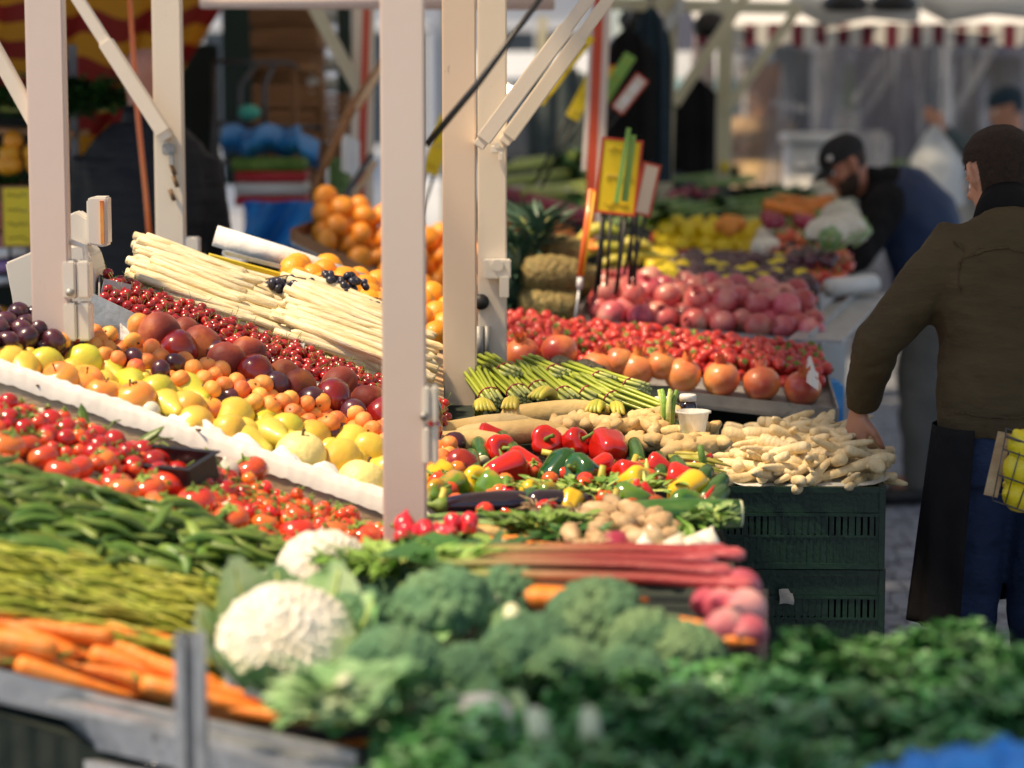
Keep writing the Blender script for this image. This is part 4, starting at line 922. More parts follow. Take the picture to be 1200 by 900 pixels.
for i, (px, py, kd, sc) in enumerate(spec):
    t_ = (px + 90) / 610; z = 1.045 - .12 * t_ + .0
    yl = 404 + (px + 90) * .325
    z -= max(0, min(1, (py - (375 + .27 * (px + 90))) / 50)) * .035
    sc *= 1.08
    if kd == 'apple': rot = (rnd(-.7, .3), rnd(-.6, .6), rnd(0, TAU))
    else: rot = Euler((R(90) + rnd(-.3, .3), 0, rnd(-.5, 1.3) + (math.pi if i % 3 == 0 else 0))).to_matrix()
    o = K[kd].put(VL(px, py, z + .012), rot, sc); (ap if kd == 'apple' else pe).append(o)
ordinal([o for o in pe if M['pear_green'] == o.data.materials[0]], '{o} green pear from the plum end of the pear bed')
ordinal([o for o in pe if M['pear_yellow'] == o.data.materials[0]], '{o} yellow pear from the plum end of the pear bed')
ordinal(ap, '{o} red-cheeked apple from the plum end of the pear bed')
K['melon'].put(VL(352, 534, .945), rr(.4), .94, label='large pale yellow melon among the pears')
K['melon'].put(VL(424, 566, .925), rr(.4), .9, label='pale yellow melon half hidden by the white post')
fil = [(b.P(rnd(0, 1), rnd(0, .6), -.015), rr(), .9) for _ in range(70)]
stuff('pear_filling', meshes('pear_yellow'), fil, M['pear_yellow'], 'yellow pears buried under the top layer of the pear bed')
# ---------------- apricots (and a few plums between)
b = BedL((60, 382, 1.085), (520, 530, .965), (520, 556, .935), (60, 420, 1.04))
b.board('apricot_tray', 'dark tray under the apricots', 'tray', M['darkcloth'], .03, .01, 0)
for L_ in range(2):
    for u, v in b.hexes(.041, .2, off=L_):
        if L_ and random.random() < .4: continue
        if random.random() < .09: K['plum'].put(b.P(u, v, .01 + .022 * L_), rr(), .9, label='dark plum lying among the apricots', group='plums scattered between the apricots'); continue
        K['apricot'].put(b.P(u, v, .006 + .023 * L_), rr(), rnd(.78, .98))
p = VL(200, 424, 1.04); K['plum'].put(VL(182, 448, 1.03), rr(), 1.25, label='dark plum lying beside the long green pear', group=None)
pb2 = BedL((-60, 372, 1.09), (62, 385, 1.08), (70, 422, 1.045), (-60, 420, 1.05))
pb2.board('plum_tray', 'dark tray under the purple plums', 'tray', M['darkcloth'], .03, .01, 0)
for L_ in range(2):
    for u, v in pb2.hexes(.047, .2, off=L_): K['plum'].put(pb2.P(u, v, .01 + .026 * L_), rr(), rnd(.85, 1.1))
# ---------------- peaches and nectarines
PS = [(184, 398, 'peach', 1.12), (207, 416, 'nectarine', 1.0), (232, 412, 'peach', 1.05), (262, 430, 'peach', 1.0), (287, 422, 'peach', .95), (297, 446, 'nectarine', 1.08), (330, 449, 'peach', .92), (347, 460, 'peach', .95), (388, 474, 'nectarine', 1.08), (395, 458, 'peach', 1.0),
      (428, 476, 'peach', .95), (446, 492, 'nectarine', 1.0), (212, 396, 'peach', .85), (470, 498, 'peach', 1.0), (492, 508, 'nectarine', 1.0), (248, 420, 'plum', 1.1), (318, 458, 'plum', 1.25), (362, 476, 'plum', 1.3), (410, 492, 'plum', 1.2), (160, 388, 'apricot', 1.1)]
b = BedL((140, 365, 1.09), (520, 492, .98), (520, 518, .96), (140, 394, 1.065))
b.board('peach_tray', 'narrow tray under the peaches', 'tray', M['darkcloth'], .03, .01, 0)
pc, nc = [], []
for px, py, kd, sc in PS:
    z = 1.085 - (px - 140) / 380 * .11 + (.012 if kd in ('peach', 'nectarine') else 0)
    o = K[kd].put(VL(px, py + 4, z) + b.n * .022, rr(), sc * 1.06)
    if kd == 'peach': pc.append(o)
    elif kd == 'nectarine': nc.append(o)
    elif kd == 'plum': o['label'] = 'dark plum wedged between the peaches'; o['group'] = 'plums wedged between the peaches'
    else: o['label'] = 'apricot at the upper end of the row of peaches'; del o['group']
ordinal(pc, '{o} fuzzy dark peach from the zinc tray corner in the peach row'); ordinal(nc, '{o} glossy red nectarine from the zinc tray corner in the peach row')
bm = newbm(); wavy_sheet(bm, lambda u, v: b.P(u, v * 1.6 - .3, .0 + .012 * noise.noise(Vector((u * 25, v * 5, 1)))), 90, 6)
tag(link('packing_film', tomesh(bm, 'packing_film', M['bag'])), 'thin clear packing film under the peaches', 'plastic film')
# ---------------- cherries
b = BedL((118, 326, 1.125), (520, 478, 1.0), (520, 504, .985), (118, 360, 1.095))
b.board('cherry_tray', 'long zinc tray of cherries with raised walls', 'tray', M['galv_dull'], .022, .008, .004, .03)
places = [(b.P(rnd(0, 1), rnd(0, 1), rnd(-.012, .01)), rr(), 1) for _ in range(500)]
stuff('cherry_filling', meshes('cherry'), places, M['cherry'], 'dark red cherries buried in the bed')
cnt = 0
for u, v in b.hexes(.026, .35):
    if cnt < 295: K['cherry'].put(b.P(u, v, .012 + rnd(0, .012)), (rnd(-1, 1), rnd(-1, 1), rnd(0, TAU)), rnd(.9, 1.15)); cnt += 1
# zinc wall closing the upper end of the beds
for i, (a, c, z) in enumerate((((104, 362), (166, 392), 1.1), ((118, 345), (150, 352), 1.12))):
    bm = newbm(); bar(bm, VL(*a, z), VL(*c, z - .01), .005, .075); tag(link('tray_end', tomesh(bm, 'tray_end', M['galv'], False)), ('dented zinc plate standing between the clamp and the first peach', 'short zinc plate at the upper end of the cherries')[i], 'metal plate')
bm = newbm(); tube(bm, [VL(58, 382, 1.10), VL(85, 388, 1.11), VL(104, 398, 1.1)], [.012, .018, .014], 10); wobble(bm, .004, 40)
tag(link('rolled_bag', tomesh(bm, 'rolled_bag', M['black'])), 'rolled black bag lying at the foot of the side post', 'bag')
bm = newbm(); wavy_sheet(bm, lambda u, v: VL(128 + 48 * u, 408 + 18 * u - 10 * v, 1.075 + .02 * math.sin(u * 3.1)), 10, 4)
tag(link('paper_wrap', tomesh(bm, 'paper_wrap', M['black'])), 'dark paper edge curling up behind the apricots', 'paper')
bm = newbm(); bar(bm, VL(338, 422, 1.07), VL(352, 418, 1.10), .05, .004)
b2 = Vector(VL(345, 416, 1.07)); bm = newbm(); box(bm, b2 + Vector((0, 0, .012)), (.05, .005, .035), (R(-30), 0, R(-20)), bev=.001)
tag(link('price_tag', tomesh(bm, 'price_tag', M['steel'], False)), 'small grey price plate stuck between cherries and asparagus', 'price tag')
# ---------------- white asparagus: two overlapping heaps
b = BedL((168, 285, 1.15), (520, 402, 1.04), (520, 480, 1.0), (158, 338, 1.115))
b.board('asparagus_tray', 'wide tray under the white asparagus', 'tray', M['wood'], .03, .01, 0)
wa = b.ang()
def spears(u0, u1, v0, v1, n, lift, lab, grp, layers=4):
    for i in range(n):
        L_ = i % layers; v = v0 + (v1 - v0) * ((i // layers + .5) / (n / layers)) + rnd(-.02, .02); u = rnd(u0, u1)
        p = b.P(u, v, lift + L_ * .015 * (1 - .4 * abs(2 * (v - v0) / (v1 - v0) - 1)))
        K['wasp'].put(p, b.R(random.gauss(0, .07) + (math.pi if random.random() < .3 else 0), rnd(-.05, .05), rnd(-3, 3)), rnd(.95, 1.2), label=lab, group=grp)
spears(.14, .20, .05, .95, 56, .0, 'thick white asparagus spear in the heap under the cream side post', 'white asparagus in the upper heap')
spears(.26, .32, .05, .95, 48, .0, 'thick white asparagus spear in the heap under the cream side post', 'white asparagus in the upper heap', 3)
spears(.62, .68, .05, .95, 64, .028, 'thick white asparagus spear in the heap behind the pale front post', 'white asparagus in the lower heap')
spears(.72, .80, .05, .95, 48, .005, 'thick white asparagus spear in the heap behind the pale front post', 'white asparagus in the lower heap')
# ---------------- grapes and oranges behind the asparagus
b = BedL((335, 308, 1.19), (525, 345, 1.12), (525, 402, 1.07), (325, 340, 1.15))
b.board('orange_tray', 'tray under the oranges behind the asparagus', 'tray', M['galv_dull'], .04, .01, 0)
os_ = []
for u, v in b.hexes(.073, .15): os_.append(K['orange'].put(b.P(u, v, .0), rr(), rnd(.9, 1.1)))
for px, py in ((345, 318), (432, 350), (405, 330), (428, 340), (384, 315), (445, 360)): os_.append(K['orange'].put(VL(px, py, 1.17), rr(), 1.12))
for o in os_: o['label'] = 'ripe orange in the bed between white asparagus and paper roll'; o['group'] = 'oranges behind the white asparagus'
def grapes(p, n, sp, label):
    t = thing('grape_bunch', label, 'grapes', None, p); st = newbm(); tube(st, [(-.05, 0, .02), (0, 0, .03), (.05, .01, .02)], .002, 5); part('stalk', st, M['brownstalk'], t)
    me = K['_g']
    for i in range(n):
        a = rnd(0, TAU); q = math.sqrt(random.random()); link('grape', me, t, (math.cos(a) * q * sp[0], math.sin(a) * q * sp[1], rnd(-.5, 1) * sp[2] * (1 - q * q * .7)), rr(), rnd(.85, 1.15))
bm = newbm(); lathe(bm, ball_prof(.0105, 1.1, 6), 10); K['_g'] = tomesh(bm, 'grape', M['grape'])
grapes(VL(385, 356) + Vector((0, 0, .045)), 60, (.10, .07, .035), 'bunch of black grapes lying on the oranges')
grapes(VL(335, 358) + Vector((0, 0, .045)), 30, (.05, .05, .025), 'small bunch of black grapes touching the upper asparagus heap')
grapes(VL(440, 384) + Vector((0, 0, .045)), 36, (.04, .06, .03), 'bunch of black grapes beside the pale front post')
# rolls of wrapping along the back edge
bm = newbm(); tube(bm, [VL(252, 276, 1.2), VL(330, 300, 1.19), VL(425, 332, 1.17)], .028, 16); wobble(bm, .002, 30)
tag(link('paper_roll', tomesh(bm, 'paper_roll', M['paper'])), 'long white roll of wrapping paper along the back of the stall', 'paper roll')
bm = newbm(); bar(bm, VL(245, 300, 1.165), VL(385, 338, 1.14), .06, .012); t = tag(link('paper_stack', tomesh(bm, 'paper_stack', M['yellow_sign'], False)), 'flat stack of yellow wrapping sheets in front of the white roll', 'wrapping paper')
bm = newbm(); bar(bm, VL(262, 296, 1.178), VL(400, 330, 1.155), .05, .01); tag(link('paper_stack', tomesh(bm, 'paper_stack', M['galv'], False)), 'grey folded sheets lying on the yellow wrapping stack', 'wrapping paper')
# ---------------- orange crate further back
b = BedS((372, 266, 330), (560, 318, 330), (560, 384, 345), (345, 276, 345))
b.board('orange_crate', 'dark shallow crate of oranges with a metal edge', 'tray', M['galv'], .02, .012, .012, .04, .006, M['wood_dark'])
for L_ in range(3):
    for u, v in b.hexes(.094, .15, off=L_, um=(.0, 1), vm=(0, 1 - .25 * L_)):
        K['clementine'].put(b.P(u, v, .02) + Vector((0, 0, .05 * L_)), rr(), 1.4, label='bright orange citrus fruit in the dark crate by the red pole', group='oranges in the dark crate')
# ================================================================== second column of the stall: asparagus, ginger, peppers
labs = ['against the cream post', 'second out from the cream post', 'below the halved squash tips', 'with its tips raised over the ginger', 'in front of the avocados', 'in the middle of the row of bunches', 'leaning on the neighbouring bunch', 'nearest the glass jar', 'at the outer end of the row', 'behind the bananas', 'on top beside the cream post', 'on top in the middle of the row']
for i, (px, py, z, rz, ry) in enumerate(((568, 455, .985, 1.9, -.35), (598, 452, .985, 2.0, -.3), (622, 448, .985, 2.05, -.3), (650, 455, .98, 2.1, -.3), (678, 455, .975, 2.2, -.25), (705, 462, .97, 2.25, -.25), (735, 466, .965, 2.35, -.2), (762, 476, .955, 2.45, -.2), (585, 432, 1.0, 2.0, -.1), (640, 434, .995, 2.1, -.1), (690, 442, .985, 2.2, -.1), (725, 450, .98, 2.3, -.1))):
    asparagus_bundle(VR(px, py, z), (0, ry, rz), 'bundle of green asparagus ' + labs[i])
def bananas(p, rz, n, sc, label):
    t = thing('banana_bunch', label, 'bananas', None, p, (0, -.25, rz)); t.scale = (sc,) * 3
    for i in range(n):
        a = (i - (n - 1) / 2) * .28; bm = newbm()
        pts = [Matrix.Rotation(a, 3, 'X') @ Vector((-.07 + .14 * k / 6, 0, .03 * math.sin(math.pi * k / 6))) + Vector((0, a * .045 * min(1, k / 3 + .25), 0)) for k in range(7)]
        tube(bm, pts, [.005, .0075, .013, .0145, .0145, .011, .004], 8); o = part('banana', bm, M['banana'], t)
    bm = newbm(); tube(bm, [(-.088, 0, .004), (-.066, 0, 0)], [.008, .013], 8); part('stalk', bm, M['brownstalk'], t)
for i, (px, py, rz, n) in enumerate(((565, 484, -1.6, 5), (600, 482, -1.9, 4), (640, 470, -2.3, 4), (700, 486, -2.0, 4), (722, 488, -1.7, 3))):
    bananas(VR(px, py, .965), rz + .2, n, .85, ('bunch of short bananas against the cream post', 'small banana bunch left of the big ginger', 'banana bunch with brown stalks beside the yellow root', 'short bananas poking out under the asparagus', 'small banana bunch by the white paper')[i])
for i, (px, py, rz) in enumerate(((572, 502, .35), (652, 484, .12), (600, 508, .2), (530, 520, .1))): K['yam'].put(VR(px, py, .955), (0, 0, rz), 1.2, label=('long yellow root lying left of the red peppers', 'big yellow sweet potato behind the red peppers', 'pale yellow root just behind the red peppers', 'yellow root touching the foot of the cream post')[i])
gl = [(762, 492, .3), (778, 520, -.4), (800, 504, .5), (745, 500, .2), (690, 498, .1), (668, 500, .4), (802, 522, 1.0), (755, 515, 2.4), (640, 505, .1), (725, 504, .5), (812, 530, .3), (772, 503, 1.3)]
gk = []
for px, py, rz in gl: gk.append(K['ginger'].put(VR(px, py, .955), (rnd(-.3, .3), 0, rz), rnd(1, 1.3)))
ordinal(gk, '{o} piece of ginger root counting from the cream post')
# celery heart, jar, tub
t = thing('celery_heart', 'short leafy celery piece standing beside the plastic tub', 'celery', None, VR(782, 500, .95), (-.2, .1, .3))
for i in range(7):
    a = i * .9; bm = newbm(); tube(bm, [(.008 * math.cos(a), .008 * math.sin(a), 0), (.012 * math.cos(a), .012 * math.sin(a), .05), (.022 * math.cos(a), .022 * math.sin(a), .085)], [.008, .007, .004], 6); part('stalk', bm, M['celery'] if i % 2 else M['mush'], t)
t = thing('jar', 'small glass jar with a white lid beside the green asparagus', 'jar', None, VR(806, 490, .95))
bm = newbm(); lathe(bm, [(0, 0), (.018, 0), (.021, .004), (.021, .032), (.017, .04), (0, .04)], 18); part('glass_body', bm, M['aubergine'], t)
bm = newbm(); lathe(bm, [(0, .0405), (.0195, .0405), (.02, .053), (.018, .056), (0, .056)], 18); part('lid', bm, M['white'], t)
t = thing('lid_cap', 'spare white jar lid lying behind the asparagus tips', 'jar lid', None, VR(776, 472, .975)); bm = newbm(); lathe(bm, [(0, 0), (.02, 0), (.021, .011), (.018, .014), (0, .014)], 18); part('cap', bm, M['white'], t)
t = thing('plastic_tub', 'small translucent plastic tub by the celery heart', 'tub', None, VR(812, 512, .945)); bm = newbm(); lathe(bm, [(0, 0), (.026, 0), (.036, .055), (.041, .056), (.041, .06), (.035, .06), (.025, .004), (0, .004)], 20); part('cup', bm, M['tub'], t)
bm = newbm(); wavy_sheet(bm, lambda u, v: VR(730 + 60 * u, 494 + 8 * v, .96 + .02 * math.sin(u * 6 + v)), 12, 4); tag(link('paper_scrap', tomesh(bm, 'paper_scrap', M['paper'])), 'white paper scrap behind the ginger', 'paper')
for i, (px, py, rz) in enumerate(((830, 500, .3), (838, 506, .5), (824, 512, .1))):
    bm = newbm(); tube(bm, [(-.05, 0, 0), (0, .004, .004), (.05, 0, -.006)], [.006, .01, .005], 8)
    o = link('celery_stick', tomesh(bm, 'celery_stick', M['celery']), None, VR(px - 14, py + 16, .935), (0, .1, rz - .6)); tag(o, 'thin pale green celery stick beside the plastic tub', 'celery', 'celery sticks beside the tub')
for i in range(9):
    bm = newbm(); tube(bm, [(-.05, 0, 0), (0, .003, .003), (.055, 0, -.004)], [.004, .0065, .0015], 6)
    o = link('baby_corn', tomesh(bm, 'baby_corn', M['banana']), None, VR(818 + rnd(-12, 12), 540 + rnd(-6, 8), .93 + rnd(0, .012)), (0, .1, -.35 + rnd(-.15, .15))); tag(o, 'thin yellow baby corn in the fan below the tub', 'baby corn', 'baby corn fan at the tray edge')
# zucchini ends between ginger and peppers
zs = []
for px, py, rx, rz in ((745, 523, 1.2, 1.3), (772, 540, 1.3, 1.2), (797, 545, 1.3, 1.5), (562, 520, 1.2, 1.5), (594, 515, 1.1, 1.7), (818, 556, .2, .4), (836, 566, .1, .3), (838, 580, .1, .4), (553, 537, 1.0, 1.4), (606, 528, .9, 1.6)):
    zs.append(K['zucchini'].put(VR(px, py + 8, .925), (0, .25, R(-90) + (rz - 1.3) * .5), .8))
ordinal(zs, '{o} green courgette from the cream post, cut end showing')
# ---------------- bell peppers
PP_ = [('red', 582, 528, 1.0, .97, .2), ('red', 592, 552, 1.15, .955, 1.0), ('red', 613, 545, 1.0, .95, 2.0), ('red', 640, 520, 1.05, .975, 3.0), ('red', 670, 522, 1.0, .97, .5), ('red', 714, 527, 1.3, .975, 1.6), ('red', 738, 556, .9, .93, 2.5), ('red', 703, 548, .8, .93, 1), ('red', 575, 512, .8, .97, 2.2),
       ('green', 655, 553, 1.2, .95, 1.2), ('green', 686, 556, 1.15, .945, 2.6), ('mixed', 527, 572, .95, .92, 1.0), ('mixed', 580, 574, .95, .92, 2.0), ('yellow', 555, 566, .95, .93, 0.2), ('yellow', 742, 566, .95, .94, .4), ('mixed', 742, 588, 1.05, .92, 2.0),
       ('yellow', 805, 575, 1.1, .94, 1.2), ('mixed', 800, 596, 1.1, .915, .2), ('red', 800, 562, .95, .93, 2.2), ('yellow', 512, 558, .9, .93, 1.1), ('mixed', 510, 580, .8, .915, .3), ('green', 622, 590, .8, .90, 1.4), ('yellow', 668, 590, .7, .91, 1.4), ('mixed', 640, 580, .8, .915, .2), ('red', 772, 548, .8, .93, 2.2), ('yellow', 618, 578, .7, .93, .5)]
gp = {}
for kd, px, py, sc, z, a in PP_:
    rot = Euler((rnd(.9, 1.5), rnd(-.3, .3), a * 2.1)).to_matrix(); gp.setdefault(kd, []).append(K['pepper_' + kd].put(VR(px, py, z), rot, sc * .86))
for kd, n_ in (('red', 'glossy red bell pepper'), ('green', 'dark green bell pepper'), ('yellow', 'yellow bell pepper'), ('mixed', 'green and orange streaked bell pepper')): ordinal(gp[kd], '{o} ' + n_ + ' counting from the pale front post')
for i in range(30):
    px, py = rnd(505, 830), rnd(540, 600); K['cherrytom'].put(VR(px, py, .90), rr(), 1.4, label='tiny red hot pepper tucked between the bell peppers', group='small red fruits between the bell peppers')
for i in range(26):
    bm = newbm(); tube(bm, [(-.035, 0, 0), (0, .006, .004), (.035, 0, -.004)], [.007, .0085, .0015], 7)
    o = link('chilli', tomesh(bm, 'chilli', random.choice((M['mush'], M['pepper_red'], M['banana'], M['celery']))), None, VR(rnd(500, 840), rnd(536, 604), rnd(.90, .93)), rr()); tag(o, 'small pointed chilli lying between the bell peppers', 'chilli', 'chillies between the bell peppers')
# ---------------- aubergines, eggplant near the pale post
K['aubergine'].put(VR(566, 592, .925), (0, 0, R(183)), 1.05, label='long black aubergine lying below the green peppers')
K['aubergine'].put(VR(662, 588, .925), (0, .1, R(30)), .9, label='short dark aubergine with a curled green cap')
K['aubergine'].put(VR(509, 508, .96), (0, 1.2, R(60)), .95, label='round dark aubergine behind the pale front post')
for i, (px, py, k_) in enumerate(((504, 532, 'nectarine'), (522, 534, 'apple'), (540, 546, 'nectarine'), (498, 548, 'apple'), (512, 546, 'apple'), (530, 522, 'plum'))): K[k_].put(VR(px, py, .945), rr(), .95 if k_ != 'plum' else 1.2, label=k_ + ' ' + ('under the round dark aubergine', 'close to the cream post', 'touching the first streaked pepper', 'half behind the pale front post', 'between nectarine and yellow pepper', 'beside the aubergine cap')[i], group=None)
# ---------------- roots, parsley root, leek, tubers
for i, (px, py, rz, k_) in enumerate(((570, 622, .05, 'carrot'), (610, 621, 3.3, 'carrot'), (596, 634, .3, 'carrot'), (620, 640, 2.9, 'carrot'), (556, 628, .2, 'yam'), (590, 640, .1, 'parsnip'), (548, 640, .1, 'parsnip'))):
    K[k_].put(VR(px, py, .915), (0, 0, rz), .7, label=k_.replace('yam', 'yellow root') + ' ' + ('half hidden under the celery leaves', 'with its blunt end beside the parsley', 'small one over the rhubarb stems', 'lying along the rhubarb by the leaves', 'below the long black aubergine', 'pale one above the rhubarb', 'pale one close to the radishes')[i], group=None)
def greens(name, p, n, spread, L_, w_, mt, label, cat, stems=M['celery'], up=.6, seed=1, group=None, curl=.4, rz=0):
    t = thing(name, label, cat, group, p, (0, 0, rz)); lb, sb = newbm(), newbm(); rg = random.Random(seed)
    for k in range(n):
        a = rg.uniform(0, TAU); q = math.sqrt(rg.random()); o = Vector((math.cos(a) * q * spread[0], math.sin(a) * q * spread[1], rg.uniform(0, spread[2]))); d = Vector((math.cos(a), math.sin(a), up * rg.uniform(.3, 1.6)))
        leaf(lb, o, d, Vector((rg.uniform(-.4, .4), rg.uniform(-.4, .4), 1)), L_ * rg.uniform(.7, 1.2), w_ * rg.uniform(.7, 1.2), curl * rg.uniform(.3, 1.3), 3, True)
        if k % 6 == 0: tube(sb, [Vector((0, 0, 0)), o * .6, o + d * L_ * .3], [.003, .0025, .0015], 5, caps=False)
    part('leaves', lb, mt, t); part('stems', sb, stems, t); return t
greens('celery_leaves', VR(638, 622, .905), 170, (.1, .05, .03), .03, .016, M['mush'], 'bushy celery tops lying beside the carrots', 'celery leaves', seed=3)
greens('celery_leaves', VR(672, 634, .895), 120, (.06, .04, .02), .028, .014, M['darkleaf'], 'dark celery tops just left of the tan tubers', 'celery leaves', seed=5)
for i in range(8):
    bm = newbm(); tube(bm, [(-.12, 0, 0), (-.02, .006, .004), (.06, 0, 0), (.13, .004, .004)], [.0035, .005, .006, .003], 6)
    o = link('celery_stick', tomesh(bm, 'celery_stick', M['leek']), None, VR(560 + rnd(-30, 30), 610 + rnd(-5, 8), .915 + .006 * (i % 3)), (0, 0, rnd(-.15, .2))); tag(o, 'thin green stem under the long aubergine', 'celery', 'thin green stems under the long aubergine')
# fibrous root with threads
for i, (px, py) in enumerate(((630, 600), (655, 655), (690, 650), (676, 605))):
    t = thing('root_bundle', ('hairy tan root bundle by the short aubergine', 'stringy root ends above the rhubarb, under the celery tops', 'stringy root ends left of the dark beetroot', 'tangled tan roots above the tubers')[i], 'roots', None, VR(px, py, .925)); bm = newbm()
    for k in range(40):
        a = rnd(0, TAU); d = Vector((math.cos(a), math.sin(a) * .6, rnd(-.1, .8))) * rnd(.02, .05); tube(bm, [(0, 0, 0), d * .6 + Vector((0, 0, .008)), d], [.003, .0016, .0008], 4, caps=False)
    part('threads', bm, M['artichoke'], t); bm = newbm(); lathe(bm, ball_prof(.017, .8, 6), 10); wobble(bm, .006, 50, i); part('core', bm, M['rootcream'], t)
b = BedR((668, 602, .915), (775, 604, .91), (800, 650, .885), (655, 648, .89))
for L_ in range(2):
    for u, v in b.hexes(.048, .35, off=L_):
        if L_ and random.random() < .5: continue
        K['tuber'].put(b.P(u, v, .0 + .02 * L_), (rnd(-3, 3), rnd(-.3, .3), rnd(0, TAU)), rnd(.6, .95))
K['zucchini'].put(VR(800, 603, .93), (0, 0, .05), 1.5, label='big dark courgette lying beside the tan tubers')
for i, (px, py) in enumerate(((722, 645), (705, 652), (738, 650))): K['beet'].put(VR(px, py, .925), (1.2, 0, i), (1.25, .8, .8)[i], label=('large dark beetroot above the rhubarb', 'small beetroot left of the large one', 'small beetroot right of the large one')[i])
for i, (px, py) in enumerate(((770, 640), (755, 652), (790, 648), (812, 646), (745, 640), (826, 640))): K['onion'].put(VR(px, py, .925), rr(1), 1.0, label=('white onion under the big courgette', 'white onion touching the rhubarb below the courgette', 'white onion over the thick rhubarb end', 'white onion near the tray corner', 'white onion right beside the beetroot', 'last white onion at the tray corner')[i])
for i in range(12):
    bm = newbm(); tube(bm, [(-.14, 0, 0), (-.12, 0, 0), (-.06, .004, 0), (.04, 0, .004), (.14, .01, 0)], [.003, .0095, .006, .0055, .004], 7)
    o = link('spring_onion', tomesh(bm, 'spring_onion', M['springonion']), None, VR(800 + rnd(-30, 30), 630 + rnd(-8, 14), .91 + rnd(0, .02)), (0, rnd(-.1, .1), rnd(1.0, 1.8))); tag(o, 'spring onion lying between the courgette and the tray corner', 'spring onion', 'spring onions at the tray corner')
# the rest of the tray floor: loose greens
greens('loose_leaves', VR(835, 610, .885), 120, (.04, .1, .02), .03, .015, M['leek'], 'loose green tops hanging over the tray side', 'leaves', seed=8)
greens('loose_leaves', VR(700, 575, .885), 160, (.2, .06, .02), .025, .013, M['mush'], 'small green leaves filling the gaps between the bell peppers', 'leaves', seed=9)
# ---------------- radish bunches, rhubarb, carrots behind broccoli
def radishes(p, n, sp, label, seed):
    t = thing('radish_bunch', label, 'radishes', None, p); rg = random.Random(seed)
    for i in range(n):
        bm = newbm(); f_bulb(bm, i, .0165); link('radish', tomesh(bm, 'radish', M['radish']), t, (rg.uniform(-sp, sp), rg.uniform(-sp, sp) * .6, rg.uniform(0, .04)), (rg.uniform(-2.5, 2.5), rg.uniform(-1, 1), 0), rg.uniform(.9, 1.3))
    lb = newbm()
    for i in range(26): a = rg.uniform(0, TAU); leaf(lb, Vector((rg.uniform(-sp, sp), rg.uniform(-sp, 0), 0)), Vector((math.cos(a), -1 + math.sin(a) * .6, .4)), Vector((0, 0, 1)), .1, .035, .6, 4, True)
    part('leaves', lb, M['mush'], t)
radishes(VR(480, 640, .93), 11, .035, 'bunch of red radishes at the foot of the pale front post', 2)
radishes(VR(532, 632, .91), 9, .035, 'bunch of red radishes left of the rhubarb leaves', 4)
radishes(VR(515, 645, .90), 5, .03, 'small radish bunch behind the cauliflower', 6)
rh = []
for i, (px, py, rz, z) in enumerate(((700, 664, -.02, 1), (760, 668, -.05, 1), (690, 686, -.12, 1), (760, 700, -.16, 1), (640, 676, -.02, 1))):
    pts = [(-.29, 0, 0), (-.27, .004, 0), (-.1, .012, .003), (.08, .012, .004), (.2, .004, 0), (.24, 0, 0), (.27, -.004, 0), (.285, -.004, 0)]
    bm = newbm(); tube(bm, pts, [.008, .012, .0135, .0145, .016, .02, .021, .01], 14, flat=.7)
    t = thing('rhubarb_stalk', '', 'rhubarb', None, VR(690 + (px - 720) * .3, py, z) + Vector((0, 0, .03)), (rnd(-.2, .2), .0, rz)); t.scale = (.88,) * 3; part('stalk', bm, M['rhubarb'], t)
    if i < 4:
        lb = newbm(); leaf(lb, Vector((-.28, 0, 0)), Vector((-1, .3, .5)), Vector((0, 0, 1)), .12, .09, .5, 5, True); part('leaf', lb, M['darkleaf'], t)
    rh.append(t)
ordinal(rh, '{o} long red rhubarb stalk counting upward from the broccoli', key=lambda o: -pix(o.location)[1])
for i, (px, py, s_) in enumerate(((868, 690, 1.4), (846, 712, 1.3), (872, 716, 1.5), (850, 738, 1.4), (828, 706, 1.1), (878, 742, 1.2), (835, 745, 1.1))):
    bm = newbm(); f_bulb(bm, i, .025); o = link('rhubarb_root', tomesh(bm, 'rhubarb_root', M['turnip']), None, VR(px, py, .90), (1.3 + rnd(-.3, .3), rnd(-.4, .4), -.8 + rnd(-.4, .4)), s_)
    tag(o, ('pink', 'deep pink', 'pale pink', 'reddish', 'small pink', 'small reddish', 'small pale')[i] + ' turnip at the outer end of the rhubarb, ' + ('topmost', 'under the stalk ends', 'outermost', 'lowest', 'innermost', 'bottom corner', 'beside the broccoli')[i], 'turnip')
for i in range(6):
    K['carrot'].put(VR(745 + i * 12, 716 + i * 5) - Vector((0, 0, .02 - .01 * (i % 2))), (0, 0, -.35 + rnd(-.1, .1)), .95, label='orange carrot lying between rhubarb and broccoli', group='carrots between rhubarb and broccoli')
for i in range(7): K['carrot'].put(VR(560 + i * 18, 690 + i * 2, .875), (0, 0, -.1 + rnd(-.1, .1)), 1.1, label='orange carrot under the green rhubarb ends', group='carrots under the green rhubarb ends')
# ---------------- cauliflowers, broccoli, parsley
T3 = Bed((395, 660, .80), (900, 690, .78), (900, 800, .76), (240, 870, .74))
counter('broccoli_counter', 'dark covered counter under broccoli and cauliflower', [p - Vector((0, 0, .04)) for p in T3.c][::-1], 0, M['darkcloth'])
T3.board('front_board', 'dark board under broccoli and cauliflower', 'tray', M['black'], .0, .02, 0)
cauliflower(W(336, 757, .89), (.42, -.12, .3), .112, 'big white cauliflower half wrapped in its green leaves, in front of the thin beans', 3, 9, .85)
cauliflower(W(382, 668, .92), (.1, 0, 2), .085, 'creamy cauliflower in the second row close to the pale front post', 5, 5, .4)
cauliflower(W(345, 700, .90), (.0, .1, 1), .075, 'small cream cauliflower wedged behind the big one', 7, 4, .4)
cauliflower(W(566, 850, .88), (.5, -.2, .7), .05, 'small white cauliflower sunk between broccoli and parsley', 9, 6, .9)
